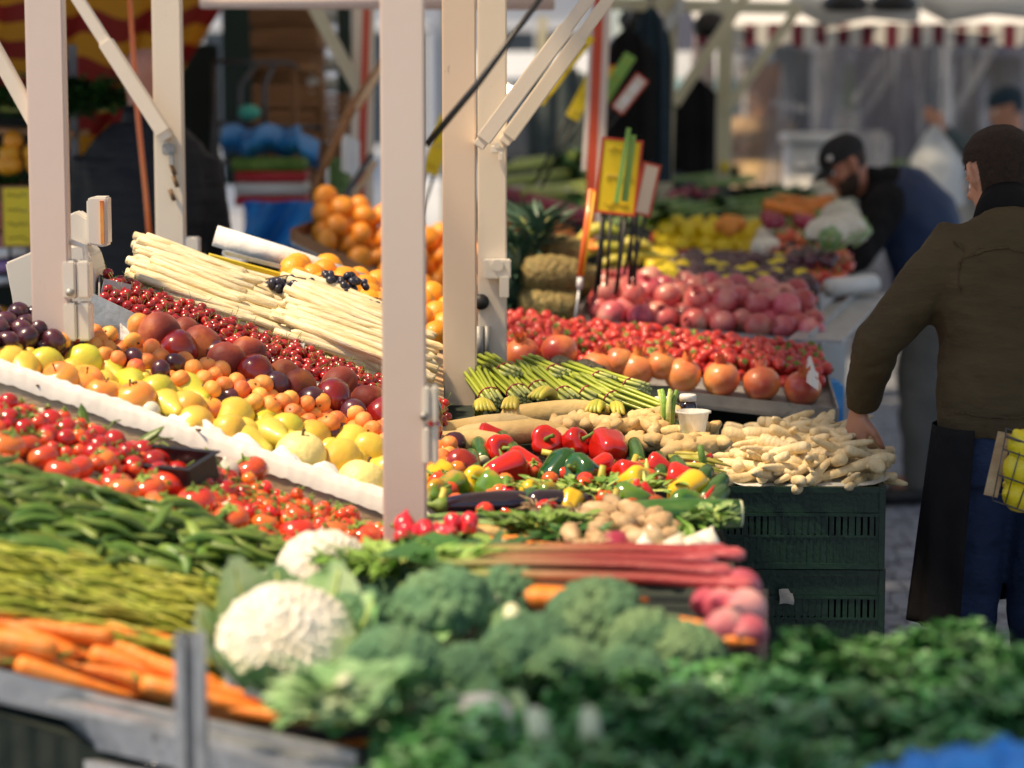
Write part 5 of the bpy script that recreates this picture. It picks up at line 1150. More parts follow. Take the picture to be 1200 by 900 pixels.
greens('cauliflower_leaves', W(415, 835, .90), 60, (.05, .03, .04), .07, .045, M['cauleaf'], 'pale leaf tips hanging below the big cauliflower', 'leaves', seed=55)
BR = [(425, 722, .92, .055), (520, 716, .93, .082), (465, 782, .91, .072), (590, 700, .92, .06), (618, 765, .92, .068), (548, 790, .90, .055), (700, 728, .92, .078), (760, 752, .91, .06), (805, 765, .90, .058), (660, 790, .90, .065), (735, 800, .89, .06), (475, 692, .90, .055), (596, 742, .90, .05)]
bl = ['behind the big cauliflower', 'large head in the back row', 'full round head right beside the big cauliflower', 'head under the rhubarb leaves', 'head in the middle of the heap', 'small head above the sunken cauliflower', 'largest head under the red stalks', 'head half covered by parsley', 'last head by the turnips', 'head surrounded by parsley sprigs', 'low head deep in the parsley', 'head at the foot of the radishes', 'smallest head in the second row']
for i, (px, py, z, r_) in enumerate(BR): broccoli(W(px, py, z), (rnd(-.3, .2), rnd(-.3, .3), rnd(0, 6)), r_, 'green broccoli ' + bl[i], 20 + i)
for i, (px, py) in enumerate(((575, 708), (600, 722), (692, 850), (630, 850), (405, 810))):
    bm = newbm(); tube(bm, [(0, 0, -.02), (0, 0, .02), (0, 0, .025)], [.015, .012, .009], 10); wobble(bm, .003, 40, i)
    o = link('cut_stalk', tomesh(bm, 'cut_stalk', M['cut']), None, W(px, py, .935 if i < 2 else .93), (R(-60) + rnd(-.3, .3), rnd(-.5, .5), 0)); tag(o, 'pale cut stalk ' + ('between the two back broccoli heads', 'pointing up under the rhubarb leaves', 'poking out of the parsley', 'beside the sunken cauliflower', 'beside the big cauliflower')[i], 'vegetable stalk')
greens('feathery_leaves', W(470, 672, .93), 260, (.13, .06, .03), .05, .012, M['mush'], 'feathery green tops lying behind the broccoli', 'leaves', seed=12)
greens('feathery_leaves', W(560, 660, .92), 120, (.09, .03, .02), .06, .02, M['darkleaf'], 'green leaves at the start of the rhubarb', 'leaves', seed=14)
greens('cauliflower_leaves', W(400, 850, .86), 150, (.07, .05, .05), .05, .03, M['cauleaf'], 'pale ragged leaves under the big cauliflower', 'leaves', seed=15)
random.seed(77)
n = 0
for j in range(6):
    for i in range(13):
        u = (i + .5 + .5 * (j % 2) + rnd(-.2, .2)) / 13.0; v = (j + .4 + rnd(-.2, .2)) / 6.0
        p = FB.P(min(u, 1), v, -.02); x, y = pix(p + Vector((0, 0, .12)))
        if x < 420 + (900 - y) * .95: continue
        if x < 700 and y < 800 and v < .3: continue
        parsley(p + Vector((0, 0, rnd(-.01, .02))), (rnd(-.25, .25), rnd(-.25, .25), rnd(0, 6)), rnd(.72, .98)); n += 1
parsley(W(1112, 830, .82), (0, .1, 1), .8, None, 'single parsley bunch sticking up in front of the navy trousers')
parsley(W(1020, 850, .80), (0, .1, 1), .8, None, 'parsley bunch reaching up beside the crate stack')
# blue bag in the lower corner
bm = newbm()
def BGS(u, v):
    p = VS(1015 + 250 * u - 20 * v, 915 + 110 * v - 34 * u, 960 + 60 * v)
    return p + Vector((0, 0, .05 * math.sin(math.pi * min(1, .1 + u * .8)) * math.sin(math.pi * min(1, v + .15)) + .02 * noise.noise(Vector((u * 7, v * 7, 4))) + .008 * noise.noise(Vector((u * 22, v * 22, 4)))))
wavy_sheet(bm, BGS, 60, 40)
o = tag(link('plastic_bag', tomesh(bm, 'plastic_bag', M['blueplastic'])), 'crumpled bright blue plastic bag lying on the parsley', 'plastic bag')
# ---------------- front rails and channel post
bm = newbm(); bar(bm, W(-90, 800, .76), W(420, 915, .76), .012, .085); bar(bm, W(-90, 785, .79), W(420, 905, .79), .03, .01)
tag(link('front_rail', tomesh(bm, 'front_rail', M['galv'], False)), 'wide galvanised rail along the front edge of the counter', 'metal rail')
bm = newbm(); bar(bm, W(-90, 865, .68) , W(300, 935, .69), .02, .03)
tag(link('front_rail', tomesh(bm, 'front_rail', M['galv'], False)), 'narrow galvanised rail just below the wide one', 'metal rail')
p = D(224, 800, 3.45); bm = newbm(); zt = D(224, 742, 3.45).z; hh = zt
for dx, dy, sx_, sy_ in ((-.0185, 0, .005, .036), (.0185, 0, .005, .036), (0, .0155, .032, .005), (-.0115, -.0165, .009, .004), (.0115, -.0165, .009, .004)): box(bm, (p.x + dx, p.y + dy, hh / 2), (sx_, sy_, hh))
tag(link('channel_post', tomesh(bm, 'channel_post', M['galv'], False)), 'short galvanised channel post standing in front of the carrots', 'metal post')
# ================================================================== crate stack with parsnips
def crate(p, rz, label, grp=None, w_=.40, d_=.60, h_=.20):
    t = thing('produce_crate', label, 'crate', grp, p, (0, 0, rz)); k = .006
    def side(name, cx, cy, L_, along):
        bm = newbm()
        def bb(a, z, la, lz, th=k, off=0):
            if along == 'x': box(bm, (cx + a, cy + off, z), (la, th, lz))
            else: box(bm, (cx + off, cy + a, z), (th, la, lz))
        bb(0, h_ - .008, L_, .014, .016); bb(0, h_ * .66, L_, .008, .012); bb(0, .008, L_, .014, .012); bb(0, h_ * .40, L_, .006, .010)
        n = int(L_ / .0155)
        for i in range(n + 1):
            a = -L_ / 2 + L_ * i / n
            bb(a, h_ * .21, .006, h_ * .34, .0062)
            bb(a, h_ * .53, .0105 if i % 4 else .014, h_ * .24, .0068)
        bb(0, h_ * .82, L_, h_ * .27, .003); bb(0, h_ * .21, L_, h_ * .36, .003)
        for s_ in (-1, 1): bb(s_ * L_ * .43, h_ * .82, L_ * .12, h_ * .26, .005)
        bb(0, h_ * .53, L_ * .3, h_ * .2, .004)
        part(name, bm, M['greenplastic'], t, False)
    side('side_wall', 0, -d_ / 2, w_ - .02, 'x'); side('side_wall', 0, d_ / 2, w_ - .02, 'x'); side('side_wall', -w_ / 2, 0, d_ - .02, 'y'); side('side_wall', w_ / 2, 0, d_ - .02, 'y')
    bm = newbm(); box(bm, (0, 0, .006), (w_ - .02, d_ - .02, .008))
    part('floor', bm, M['greenplastic'], t, False)
    for sx_ in (-1, 1):
        for sy_ in (-1, 1): bm = newbm(); box(bm, (sx_ * (w_ / 2 - .003), sy_ * (d_ / 2 - .003), h_ / 2), (.018, .018, h_), bev=.003); part('corner_post', bm, M['greenplastic'], t, False)
    return t
CR = W(943, 572, .80); CR = Vector((CR.x, CR.y + .30, 0))
for i in range(4):
    crate(CR + Vector((rnd(-.004, .004), rnd(-.004, .004), .002 + .201 * i)), R(-2) + rnd(-.008, .008), ('bottom', 'second from bottom', 'third from bottom, with a torn paper sticker', 'topmost')[i] + ' dark green crate stacked beside the man', 'dark green crates stacked beside the man')
r_ = ray(922, 698); q = Vector((0, 0, HC)) + r_ * ((CR.y - .314) / r_.y)
bm = newbm(); wavy_sheet(bm, lambda u, v: q + Vector((-.018 + .034 * u + .0015 * math.sin(5 * v), -.0035 - .0015 * math.sin(5 * u * v), -.02 + .036 * v + .002 * math.sin(4 * u) - .009 * (u > .8) * v)), 6, 6)
tag(link('sticker', tomesh(bm, 'sticker', M['sticker'])), 'torn pale paper sticker on the lower green crate', 'sticker')
random.seed(5)
cb = [CR + Vector((-.19, .29, .80)), CR + Vector((.19, .28, .80)), CR + Vector((.20, -.285, .80)), CR + Vector((-.19, -.29, .80))]
PB = Bed(*cb, world=True)
liner = newbm()
wavy_sheet(liner, lambda u, v: PB.P(-.015 + 1.03 * u, -.015 + 1.03 * v, .004 + .025 * (abs(2 * u - 1) ** 8) + .006 * noise.noise(Vector((u * 12, v * 12, 0)))), 30, 30)
tag(link('crate_liner', tomesh(liner, 'crate_liner', M['bag'])), 'thin clear plastic liner spilling over the crate rim under the parsnips', 'plastic film')
k = 0
for L_ in range(6):
    s_ = 1 - .15 * L_
    for u, v in PB.hexes(.052, .4, off=L_):
        uu, vv = .5 + (u - .5) * s_ + (.02 * L_), .5 + (v - .5) * s_ - .02 * L_ * 0
        if k > 290: break
        steep = rnd(-.4, .4); K['parsnip'].put(PB.P(uu, vv, .012 + .024 * L_), (rnd(-3, 3), steep, random.gauss(.5, .9) + (math.pi if random.random() < .5 else 0) + (1.1 if u > .7 else 0)), rnd(.85, 1.15)); k += 1
# ================================================================== neighbouring stall with pomegranates and strawberries
def wp(p, dz): return Vector((p.x, p.y, p.z + dz))
B1 = BedS((575, 372, 392), (955, 412, 400), (975, 476, 440), (575, 432, 432))
counter('fruit_counter', 'dark covered counter carrying strawberries and pomegranates', [p - Vector((0, 0, .10)) for p in (VS(560, 300, 345), VS(945, 330, 350), VS(978, 478, 442), VS(560, 430, 435))][::-1], 0, M['darkcloth'])
tB = B1.board('fruit_tray', 'grey metal tray with strawberries and large orange-red pomegranates', 'tray', M['galv_dull'], .03, .012, .02, .028, .005)
pl = [(B1.P(rnd(0, 1), rnd(0, .6), rnd(-.02, .005)), rr(), 1.1) for _ in range(260)]
stuff('strawberry_filling', meshes('strawberry'), pl, M['strawberry'], 'strawberries buried under the top layer of the tray')
c_ = 0
for u, v in B1.hexes(.036, .3, vm=(.0, .62)):
    if c_ < 290: K['strawberry'].put(B1.P(u, v, .006 + rnd(0, .02)), rr(), rnd(.95, 1.3)); c_ += 1
po = []
for px, py in ((612, 412), (655, 408), (700, 428), (745, 430), (800, 436), (845, 440), (892, 446), (940, 452), (775, 424), (725, 420)):
    po.append(K['pomo'].put(VS(px, py + 4, 430), (rnd(-.35, .3), rnd(-.35, .35), rnd(0, 6)), 1.12 if px not in (775, 725) else .95))
ordinal(po, '{o} large orange-red pomegranate counting from the cream post')
K['avocado'].put(VS(660, 428, 440), (0, 1.5, R(-25)), 1.0, label='dark avocado behind the green asparagus tips'); K['avocado'].put(VS(690, 433, 440), (0, 1.5, R(-30)), 1.1, label='second dark avocado, nearer to the big pomegranates')
for i in range(6): K['avocado'].put(VS(745 + i * 11, 460 + i * 2.0, 455), (0, 1.5, R(-30) + rnd(-.3, .3)), .75, label='dark avocado in the short row along the tray edge', group='avocados along the tray edge')
bm = newbm(); bar(bm, W(955, 400, 1.0), W(1012, 345, 1.0), .16, .01); bar(bm, W(948, 405, .985), W(1006, 350, .985), .01, .07)
tag(link('zinc_flap', tomesh(bm, 'zinc_flap', M['galv'], False)), 'grey zinc side flap at the end of the pomegranate trays', 'metal flap')
bm = newbm(); wavy_sheet(bm, lambda u, v: W(945 + 14 * u, 448 - 36 * v + 10 * u, .97 + .015 * math.sin(u * 5)), 6, 8)
tag(link('price_card', tomesh(bm, 'price_card', M['white'])), 'small white card at the outer end of the strawberries', 'price card')
bm = newbm(); box(bm, W(972, 468, .86) + Vector((0, .12, -.03)), (.1, .12, .14), bev=.01); tag(link('blue_box', tomesh(bm, 'blue_box', M['blueplastic'])), 'blue plastic box behind the end of the metal tray', 'box')
# open shelf frame under the tray
t = thing('trestle', 'dark metal trestle legs under the neighbouring counter', 'trestle')
for a, c in ((W(830, 505, .80), W(975, 520, .80)), (W(850, 560, .62), W(970, 575, .62))):
    bm = newbm(); bar(bm, a, c, .03, .03); part('rail', bm, M['steel'], t, False)
for px in (868, 962):
    q = W(px, 515, .80); bm = newbm(); bar(bm, (q.x, q.y, 0), (q.x, q.y, .785), .028); part('leg', bm, M['steel'], t, False)
# upper tray: pomegranates and pineapples
B2 = BedS((695, 345, 355), (940, 362, 362), (955, 397, 384), (680, 374, 376))
B2.board('fruit_tray', 'grey metal tray heaped with dark pink pomegranates', 'tray', M['galv'], .03, .012, .02, .03, .006)
pp = []
for L_, (um, vm) in enumerate((((0, 1), (0, 1)), ((.02, .97), (.0, .8)))):
    for u, v in B2.hexes(.088, .12, off=L_, um=um, vm=vm): pp.append(K['pom'].put(B2.P(u, v, .015) + Vector((0, 0, .05 * L_)), (rnd(-1.2, 1.2), rnd(-1.2, 1.2), rnd(0, 6)), rnd(.88, 1.04)))
for o in pp: o['label'] = 'dark pink pomegranate in the heap on the metal tray'; o['group'] = 'dark pink pomegranates on the metal tray'
ti = [(646, 322, 'upper pineapple lying on its side beside the cream post'), (642, 357, 'lower pineapple lying on its side beside the cream post'), (676, 330, 'pineapple half hidden behind the orange pole'), (648, 296, 'small pineapple behind the two lying ones')]
for i, (px, py, l_) in enumerate(ti): pineapple(VS(px, py, 372 if i not in (2, 3) else 355), (0, 0, 0), l_).rotation_euler = (0, R(-86), R(8 - 6 * i))
for i, (px, py) in enumerate(((612, 300), (606, 330), (628, 276), (604, 352))): greens('pineapple_leaves', VS(px, py, 360), 60, (.05, .05, .04), .12, .018, M['pineleaf'], 'spiky blue-green pineapple leaves ' + ('in the middle of the pile', 'behind the cream post', 'highest in the pile', 'lowest by the strawberries')[i], 'leaves', seed=30 + i, up=1.2)
# bananas, lemons, figs beyond
for i, (px, py, rz) in enumerate(((705, 300, .2), (735, 296, -.2), (720, 315, .1), (700, 280, .1), (748, 310, .3))): bananas(VS(px, py, 335), rz, 5, 1.3, 'yellow banana bunch behind the price signs, ' + ('first by the orange pole', 'under the yellow card', 'lowest', 'highest', 'next to the cream far post')[i])
B3 = BedS((768, 278, 285), (898, 284, 285), (910, 302, 292), (764, 295, 292))
B3.board('lemon_crate', 'shallow red-edged crate of lemons', 'crate', M['wood'], .02, .012, .01, .04, .008, M['redplastic'])
le = []
for L_ in range(2):
    for u, v in B3.hexes(.078, .15, off=L_, vm=(0, 1 - .3 * L_), um=(0, 1 - .12 * L_)): le.append(K['lemon'].put(B3.P(u, v, .02) + Vector((0, 0, .045 * L_)), rr(), 1.15))
for o in le: o['label'] = 'yellow lemon in the red-edged crate'; o['group'] = 'lemons in the red-edged crate'
for i in range(8): K['clementine'].put(W(858 + rnd(-14, 14), 262 + rnd(-4, 8), 1.2), rr(), 1.0, label='orange citrus fruit beside the lemons', group='oranges beside the lemons')
B4 = BedS((760, 304, 320), (940, 312, 322), (950, 348, 345), (760, 336, 342))
B4.board('mixed_tray', 'wooden tray of dark plums and yellow fruit behind the pomegranates', 'tray', M['wood'], .02, .012, .01, .03)
for u, v in B4.hexes(.06, .25):
    kd = 'plum' if u > .15 and random.random() < .75 else 'lemon'
    K[kd].put(B4.P(u, v, .02), rr(), 1.35 if kd == 'plum' else .95, label=('dark plum' if kd == 'plum' else 'small yellow fruit') + ' in the wooden tray behind the pomegranates', group=('plums' if kd == 'plum' else 'yellow fruits') + ' in the tray behind the pomegranates')
B5 = BedS((905, 296, 310), (998, 306, 310), (985, 338, 335), (930, 332, 335))
B5.board('red_crate', 'flat red crate at the aisle end of the far counter', 'crate', M['redplastic'], .0, .02, .0, .03, .006)
for u, v in B5.hexes(.06, .2): K['tomato'].put(B5.P(u, v, .03), rr(.4), .7, label='red fruit in the flat red crate near the aisle', group='red fruits in the flat crate')
bm = newbm(); tube(bm, [W(972, 338, 1.05), W(1022, 332, 1.05)], .035, 14); tag(link('bag_roll', tomesh(bm, 'bag_roll', M['white'])), 'roll of pale bags lying on the zinc flap', 'bag roll')
# far sloping display of leafy vegetables
def slope_counter(name, label, pts): return counter(name, label, [p for p in pts], 0, M['darkcloth'])
counter('vegetable_counter', 'far sloping counter heaped with celery and leaves behind the price signs', [W(585, 185, 1.34), W(790, 200, 1.3), W(960, 250, 1.16), W(965, 300, 1.05), W(585, 300, 1.06)][::-1], 0, M['darkcloth'])
random.seed(21)
def bundle(px, py, z, rz, n, L_, r_, mt, label, cat='celery', name='celery_bundle', leafy=None, sp_=.03):
    t = thing(name, label, cat, None, W(px, py, z), (0, -.1, rz)); 
    for i in range(n):
        y, zz = rnd(-sp_, sp_), rnd(0, sp_); bm = newbm(); tube(bm, [(-L_ / 2, y, zz), (0, y * .9, zz), (L_ / 2, y * 1.4, zz * 1.4)], [r_, r_ * .9, r_ * .5], 7, flat=.7); part('stalk', bm, mt, t)
    if leafy:
        lb = newbm()
        for i in range(50): a = rnd(0, TAU); leaf(lb, Vector((L_ / 2 * rnd(.8, 1.2), rnd(-sp_, sp_) * 1.5, rnd(0, sp_ * 2))), Vector((1, math.cos(a), math.sin(a) * .6)), Vector((0, 0, 1)), .06, .03, .4, 3, True)
        part('leaves', lb, leafy, t)
far = [(615, 198, 1.33, .3, 'celery'), (640, 192, 1.35, .25, 'celery'), (665, 196, 1.33, .3, 'celery'), (625, 212, 1.31, .3, 'celery'), (655, 212, 1.3, .3, 'leek'), (682, 210, 1.3, .35, 'celery'), (670, 232, 1.26, -.4, 'celery'), (688, 226, 1.27, -.4, 'leek'), (655, 226, 1.27, -.3, 'celery'), (630, 246, 1.22, -.5, 'leek'), (668, 250, 1.21, -.5, 'celery')]
for i, (px, py, z, rz, mt) in enumerate(far): bundle(px, py, z, rz, 7, .34, .02, M[mt], ('pale green celery' if mt == 'celery' else 'dark green leek') + ' bundle far behind, ' + ('first in the top row', 'second in the top row', 'third in the top row', 'first below the top row', 'behind the split in the top row', 'beside the red pole in the upper pile', 'over the purple row', 'touching the orange pole', 'in the centre of the pile', 'above the carrots', 'just above the carrots beside the pole')[i], leafy=M['darkleaf'])
for i in range(12): K['beet'].put(W(598 + i * 8, 228 + i * 2.4, 1.24), rr(), 1.2, label='dark purple beetroot in the far row between the celery bundles', group='far row of purple beetroots')
for i in range(8): K['onion'].put(W(600 + i * 11, 217 + i * 2.0, 1.26), rr(), 1.3, label='white onion in the far row above the beetroots', group='far row of white onions')
for i in range(14): K['carrot'].put(W(600 + (i % 7) * 13, 252 + (i % 7) * 6 + rnd(-3, 3), 1.19), (0, 0, -.7 + rnd(-.3, .3)), 1.2, label='orange carrot in the far pile beside the pineapples', group='far pile of carrots beside the pineapples')
for i in range(14): K['beet'].put(W(790 + rnd(-8, 48), 222 + rnd(-6, 10), 1.24), rr(), .85, label='red radish in the heap behind the far cream posts', group='red radishes behind the far cream posts')
for i, (px, py) in enumerate(((790, 208), (820, 212), (850, 218), (800, 250), (775, 246), (760, 235), (835, 250), (742, 262))): bundle(px, py, 1.26 if py < 230 else 1.2, .1 + .1 * i, 6, .3, .016, M['leek'], 'green leek bundle ' + ('between the two far posts', 'above the far radishes', 'behind the second far post', 'just above the lemons', 'beside the first far post', 'behind the white price card', 'in front of the second far post', 'above the bananas')[i], 'leek', 'leek_bundle', M['darkleaf'] if i % 2 else None)
# heap near the man in the cap
for i, (px, py, z, rz, mt) in enumerate(((905, 246, 1.2, -.1, 'leek'), (930, 252, 1.19, -.15, 'leek'), (900, 262, 1.17, -.2, 'celery'), (935, 268, 1.16, -.2, 'celery'), (880, 240, 1.2, .1, 'leek'), (960, 264, 1.17, -.1, 'leek'))): bundle(px, py, z, rz, 7, .42, .018, M[mt], ('long green leek' if mt == 'leek' else 'pale celery') + ' bundle near the capped man, ' + ('topmost', 'under the orange carrots', 'above the white egg-shaped onions', 'touching the beetroot', 'behind the yellow fruit', 'closest to his face')[i], 'leek' if mt == 'leek' else 'celery', 'leek_bundle' if mt == 'leek' else 'celery_bundle')
for i in range(14): K['carrot'].put(W(942 + rnd(-16, 14), 240 + rnd(-8, 8), 1.24), (0, rnd(-.3, .3), -.2 + rnd(-.5, .5)), 1.2, label='orange carrot in the pile in front of the capped man', group='carrots in front of the capped man')
for i in range(8): K['beet'].put(W(925 + rnd(-30, 30), 258 + rnd(-5, 6), 1.22), rr(), 1.0, label='reddish beetroot under the carrots by the capped man', group='beetroots by the capped man')
for i, (px, py) in enumerate(((978, 236), (985, 256), (965, 226), (970, 276), (990, 272))): cauliflower(W(px, py, 1.22), (rnd(-.3, .3), rnd(-.3, .3), i), .085, 'white cauliflower in front of the capped man, ' + ('middle', 'closest to his sleeve', 'highest', 'lowest inner', 'lowest outer')[i] + ' one of the stack', 60 + i, 4, .6)
for i in range(9): K['onion'].put(W(900 + rnd(-12, 30), 282 + rnd(-7, 8), 1.15), rr(), 1.1, label='white onion beside the yellow fruit near the red crate', group='white onions near the red crate')
for i in range(7): K['tomato'].put(W(930 + rnd(-12, 12), 277 + rnd(-5, 5), 1.17), rr(.5), .9, label='red tomato beside the pale celery near the capped man', group='tomatoes near the capped man')
for i in range(34): K['plum'].put(W(905 + rnd(-25, 70), 300 - rnd(-8, 22) * .9, 1.13), rr(), 1.1, label='dark fig in the narrow row along the far counter edge', group='dark figs along the far counter edge')
greens('leafy_heap', W(905, 232, 1.2), 200, (.16, .1, .04), .07, .035, M['darkleaf'], 'dark leafy greens behind the leeks near the clear sheets', 'leaves', seed=41)
greens('leafy_heap', W(760, 268, 1.15), 160, (.1, .1, .04), .06, .03, M['mush'], 'light green leaves at the foot of the first far post', 'leaves', seed=42)
greens('leafy_heap', W(610, 205, 1.26), 160, (.15, .1, .04), .07, .035, M['darkleaf'], 'dark greens under the far celery bundles', 'leaves', seed=43)
# ---------------- price signs on black stakes
def scrawl(bm, w_, h_, n, rg):
    for i in range(n):
        z = h_ * (.36 - .72 * i / max(1, n - 1)); x = -w_ * .33; pts = []
        for k in range(9): pts.append((x + w_ * .66 * k / 8, -.004, z + rg.uniform(-.035, .035) * h_))
        tube(bm, pts, .0016, 4)
def sign(name, label, p, w_, h_, tilt, mt, border, seed, stake=.2, lean=0, rz=0, lines=3):
    t = thing(name, label, 'price sign', None, p, (lean, tilt, rz)); bm = newbm(); box(bm, (0, 0, 0), (w_, .003, h_), bev=.001); part('card', bm, mt, t, False)
    if border:
        fb = newbm()
        for s_ in (-1, 1): box(fb, (s_ * w_ / 2, 0, 0), (.008, .007, h_ + .008)); box(fb, (0, 0, s_ * h_ / 2), (w_ - .009, .007, .008))
        part('border', fb, border, t, False)
    ib = newbm(); scrawl(ib, w_, h_, lines, random.Random(seed)); part('handwriting', ib, M['yellow_ink'], t)
    if stake:
        sb = newbm()
        for s_ in (-.3, .3): tube(sb, [(s_ * w_, .004, -h_ / 2), (s_ * w_ * .85, .004, -h_ / 2 - stake)], .006, 6)
        part('stake', sb, M['stick'], t)
    return t
M['yellow_ink'] = mat('faded_ink', [(.5, .36, .01)], .7)
sign('price_sign', 'big yellow price sign with a red border on black stakes', D(725, 207, 7.4), .12, .225, R(6), M['yellow_sign'], M['redpaint'], 1, .25)
sign('price_sign', 'small cream price sign with a red border beside the big yellow one', D(758, 222, 7.6), .055, .16, R(13), M['white_sign'], M['redpaint'], 2, .2, rz=.4, lines=0)
bm = newbm(); bar(bm, D(737, 150, 7.3), D(722, 238, 7.3), .014, .01, up=(0, 1, 0)); bar(bm, D(742, 158, 7.31), D(732, 236, 7.31), .02, .006, up=(0, 1, 0))
tag(link('sign_clip', tomesh(bm, 'sign_clip', M['green_strip'], False)), 'narrow green and yellow strip clipped over the big yellow sign', 'sign strip')
sign('price_sign', 'tilted narrow yellow sign seen between the two cream braces', D(660, 80, 8.6), .05, .3, R(38), M['yellow_sign'], None, 3, .0)
sign('price_sign', 'narrow yellow sign tilted right on a dark stake beside the red pole', D(684, 112, 9.5), .055, .2, R(27), M['yellow_sign'], None, 4, .3)
sign('price_sign', 'white sign with a red edge tilted in front of the black clothing', D(738, 110, 9.5), .05, .16, R(38), M['white'], M['redpaint'], 5, .2)
sign('price_sign', 'green and yellow tilted sign beside the white one', D(722, 92, 9.6), .05, .22, R(32), M['green_strip'], None, 6, .2)
sign('price_sign', 'yellow tilted sign partly hidden behind the front cream post', D(514, 170, 8.8), .06, .22, R(18), M['yellow_sign'], None, 7, .2)
sign('price_sign', 'orange and yellow card behind the red pole top', D(712, 95, 10), .05, .13, R(10), M['yellow_paint'], M['redpaint'], 9, .0)
sign('price_sign', 'yellow price sign with dark handwriting at the dark side shelves', D(21, 254, 8.5), .11, .21, 0, M['yellow_sign'], M['wood_dark'], 8, .1, lines=4).children[2].data.materials[0] = M['ink']
# stakes cluster
t = thing('stake_cluster', 'cluster of black sign stakes standing over the bananas', 'sign stakes')
for px, dx in ((708, -6), (716, -4), (728, 0), (741, 3), (746, 6)):
    bm = newbm(); tube(bm, [D(px, 250, 7.45), D(px - 4 + dx * .3, 335, 7.45)], .0055, 6); part('stake', bm, M['stick'], t)
# red pole, orange pole with steel tip
bm = newbm(); bar(bm, D(703, -20, 8.9), D(690, 290, 8.9), .035, .03, up=(0, 1, 0)); tag(link('red_pole', tomesh(bm, 'red_pole', M['redpaint'], False)), 'dark red square pole leaning slightly beside a white one', 'pole')
bm = newbm(); bar(bm, D(712, -20, 8.97), D(700, 290, 8.97), .03, .03, up=(0, 1, 0)); bar(bm, D(697, -20, 8.97), D(684, 200, 8.97), .015, .03, up=(0, 1, 0)); tag(link('white_pole', tomesh(bm, 'white_pole', M['white'], False)), 'pale pole directly behind the dark red one', 'pole')
t = thing('stand_pole', 'orange-red pole with a thin steel spike stuck behind the strawberries', 'pole')
bm = newbm(); bar(bm, D(694, 222, 7.3), D(680, 324, 7.3), .022, .02, up=(0, 1, 0)); part('shaft', bm, M['orange_paint'], t)
bm = newbm(); bar(bm, D(697, 225, 7.288), D(684, 322, 7.288), .006, .004, up=(0, 1, 0)); part('stripe', bm, M['yellow_paint'], t)
bm = newbm(); tube(bm, [D(680, 324, 7.3), D(679, 338, 7.3)], .009, 8); part('collar', bm, M['white'], t)
bm = newbm(); tube(bm, [D(679, 336, 7.3), D(672, 392, 7.3)], .0042, 6); part('spike', bm, M['galv'], t)
# ================================================================== far stall frames
FF = thing('far_stall_frame', 'far cream steel frame with two posts and slanting braces beside the clear sheets', 'market stall frame')
def fpost(a, b_, w_, mt=M['cream_far'], name='post', par=None): bm = newbm(); bar(bm, a, b_, w_, w_ * .8, up=(0, 1, 0)); part(name, bm, mt, par or FF, False)
for px, pb, t_ in ((785, 776, 11.6), (849, 846, 12.2)):
    top, bo = D(px + 2, -30, t_), D(pb, 285, t_); fpost(top, bo + (bo - top).normalized() * .9, .072)
fpost(D(762, 62, 11.55), D(800, 2, 11.55), .05, M['galv'], 'brace'); fpost(D(790, 122, 11.55), D(875, -8, 11.55), .05, name='brace'); fpost(D(850, 130, 12.1), D(935, 10, 12.1), .045, name='brace')
fpost(D(700, 4, 11.5), D(935, 10, 12.3), .06, name='top_beam'); fpost(D(636, 20, 14), D(632, 190, 14), .055)
bm = newbm(); box(bm, D(849, 196, 12.12), (.04, .03, .05)); part('latch', bm, M['yellow_sign'], FF)
F2 = thing('middle_stall_frame', 'cream post and slanting brace beside a red pole above the oranges', 'market stall frame')
def f2(a, b_, w_, mt, name): bm = newbm(); bar(bm, a, b_, w_, w_ * .8, up=(0, 1, 0)); part(name, bm, mt, F2, False)
f2(D(426, 5, 9.6), D(424, 250, 9.6), .085, M['cream'], 'post'); f2(D(368, 8, 9.5), D(424, 112, 9.5), .05, M['cream_far'], 'brace')
bm = newbm(); bar(bm, D(430, 5, 9.4), D(422, 250, 9.4), .03, .03, up=(0, 1, 0)); tag(link('red_pole', tomesh(bm, 'red_pole', M['redpaint'], False)), 'bright red pole in front of the cream post above the oranges', 'pole')
bm = newbm(); tube(bm, [D(452, 70, 8.9), D(410, 130, 8.9), D(366, 225, 8.9)], [.016, .02, .012], 8); tag(link('wooden_pole', tomesh(bm, 'wooden_pole', M['wood_dark'])), 'brown slanting wooden pole rising from the orange crate', 'pole')
bm = newbm(); tube(bm, [D(450, 76, 8.8), D(418, 128, 8.8)], [.011, .012], 8); tag(link('wooden_pole', tomesh(bm, 'wooden_pole', M['wood'])), 'pale upper end of the slanting wooden pole', 'pole')
for i, (a, c) in enumerate(((D(392, 250, 9), D(436, 180, 9)), (D(402, 250, 9.1), D(440, 190, 9.1)))):
    bm = newbm(); tube(bm, [a, c], .012, 6); tag(link('stake', tomesh(bm, 'stake', (M['steel'], M['wood'])[i])), ('dark stake leaning over the oranges by the red pole', 'tan stake leaning over the oranges by the red pole')[i], 'stake')
bm = newbm(); wavy_sheet(bm, lambda u, v: D(400 + 22 * u, 155 + 45 * v + 10 * u, 9.3) + Vector((0, .02 * math.sin(5 * u), 0)), 6, 6); tag(link('hanging_card', tomesh(bm, 'hanging_card', M['white'])), 'white card hanging beside the red pole above the oranges', 'card')
bm = newbm(); wavy_sheet(bm, lambda u, v: D(385 + 30 * u, 185 + 55 * v, 9.8) + Vector((0, .03 * math.sin(6 * u), 0)), 8, 6); tag(link('green_bag', tomesh(bm, 'green_bag', M['leek'])), 'dark green bag hanging behind the orange crate', 'bag')
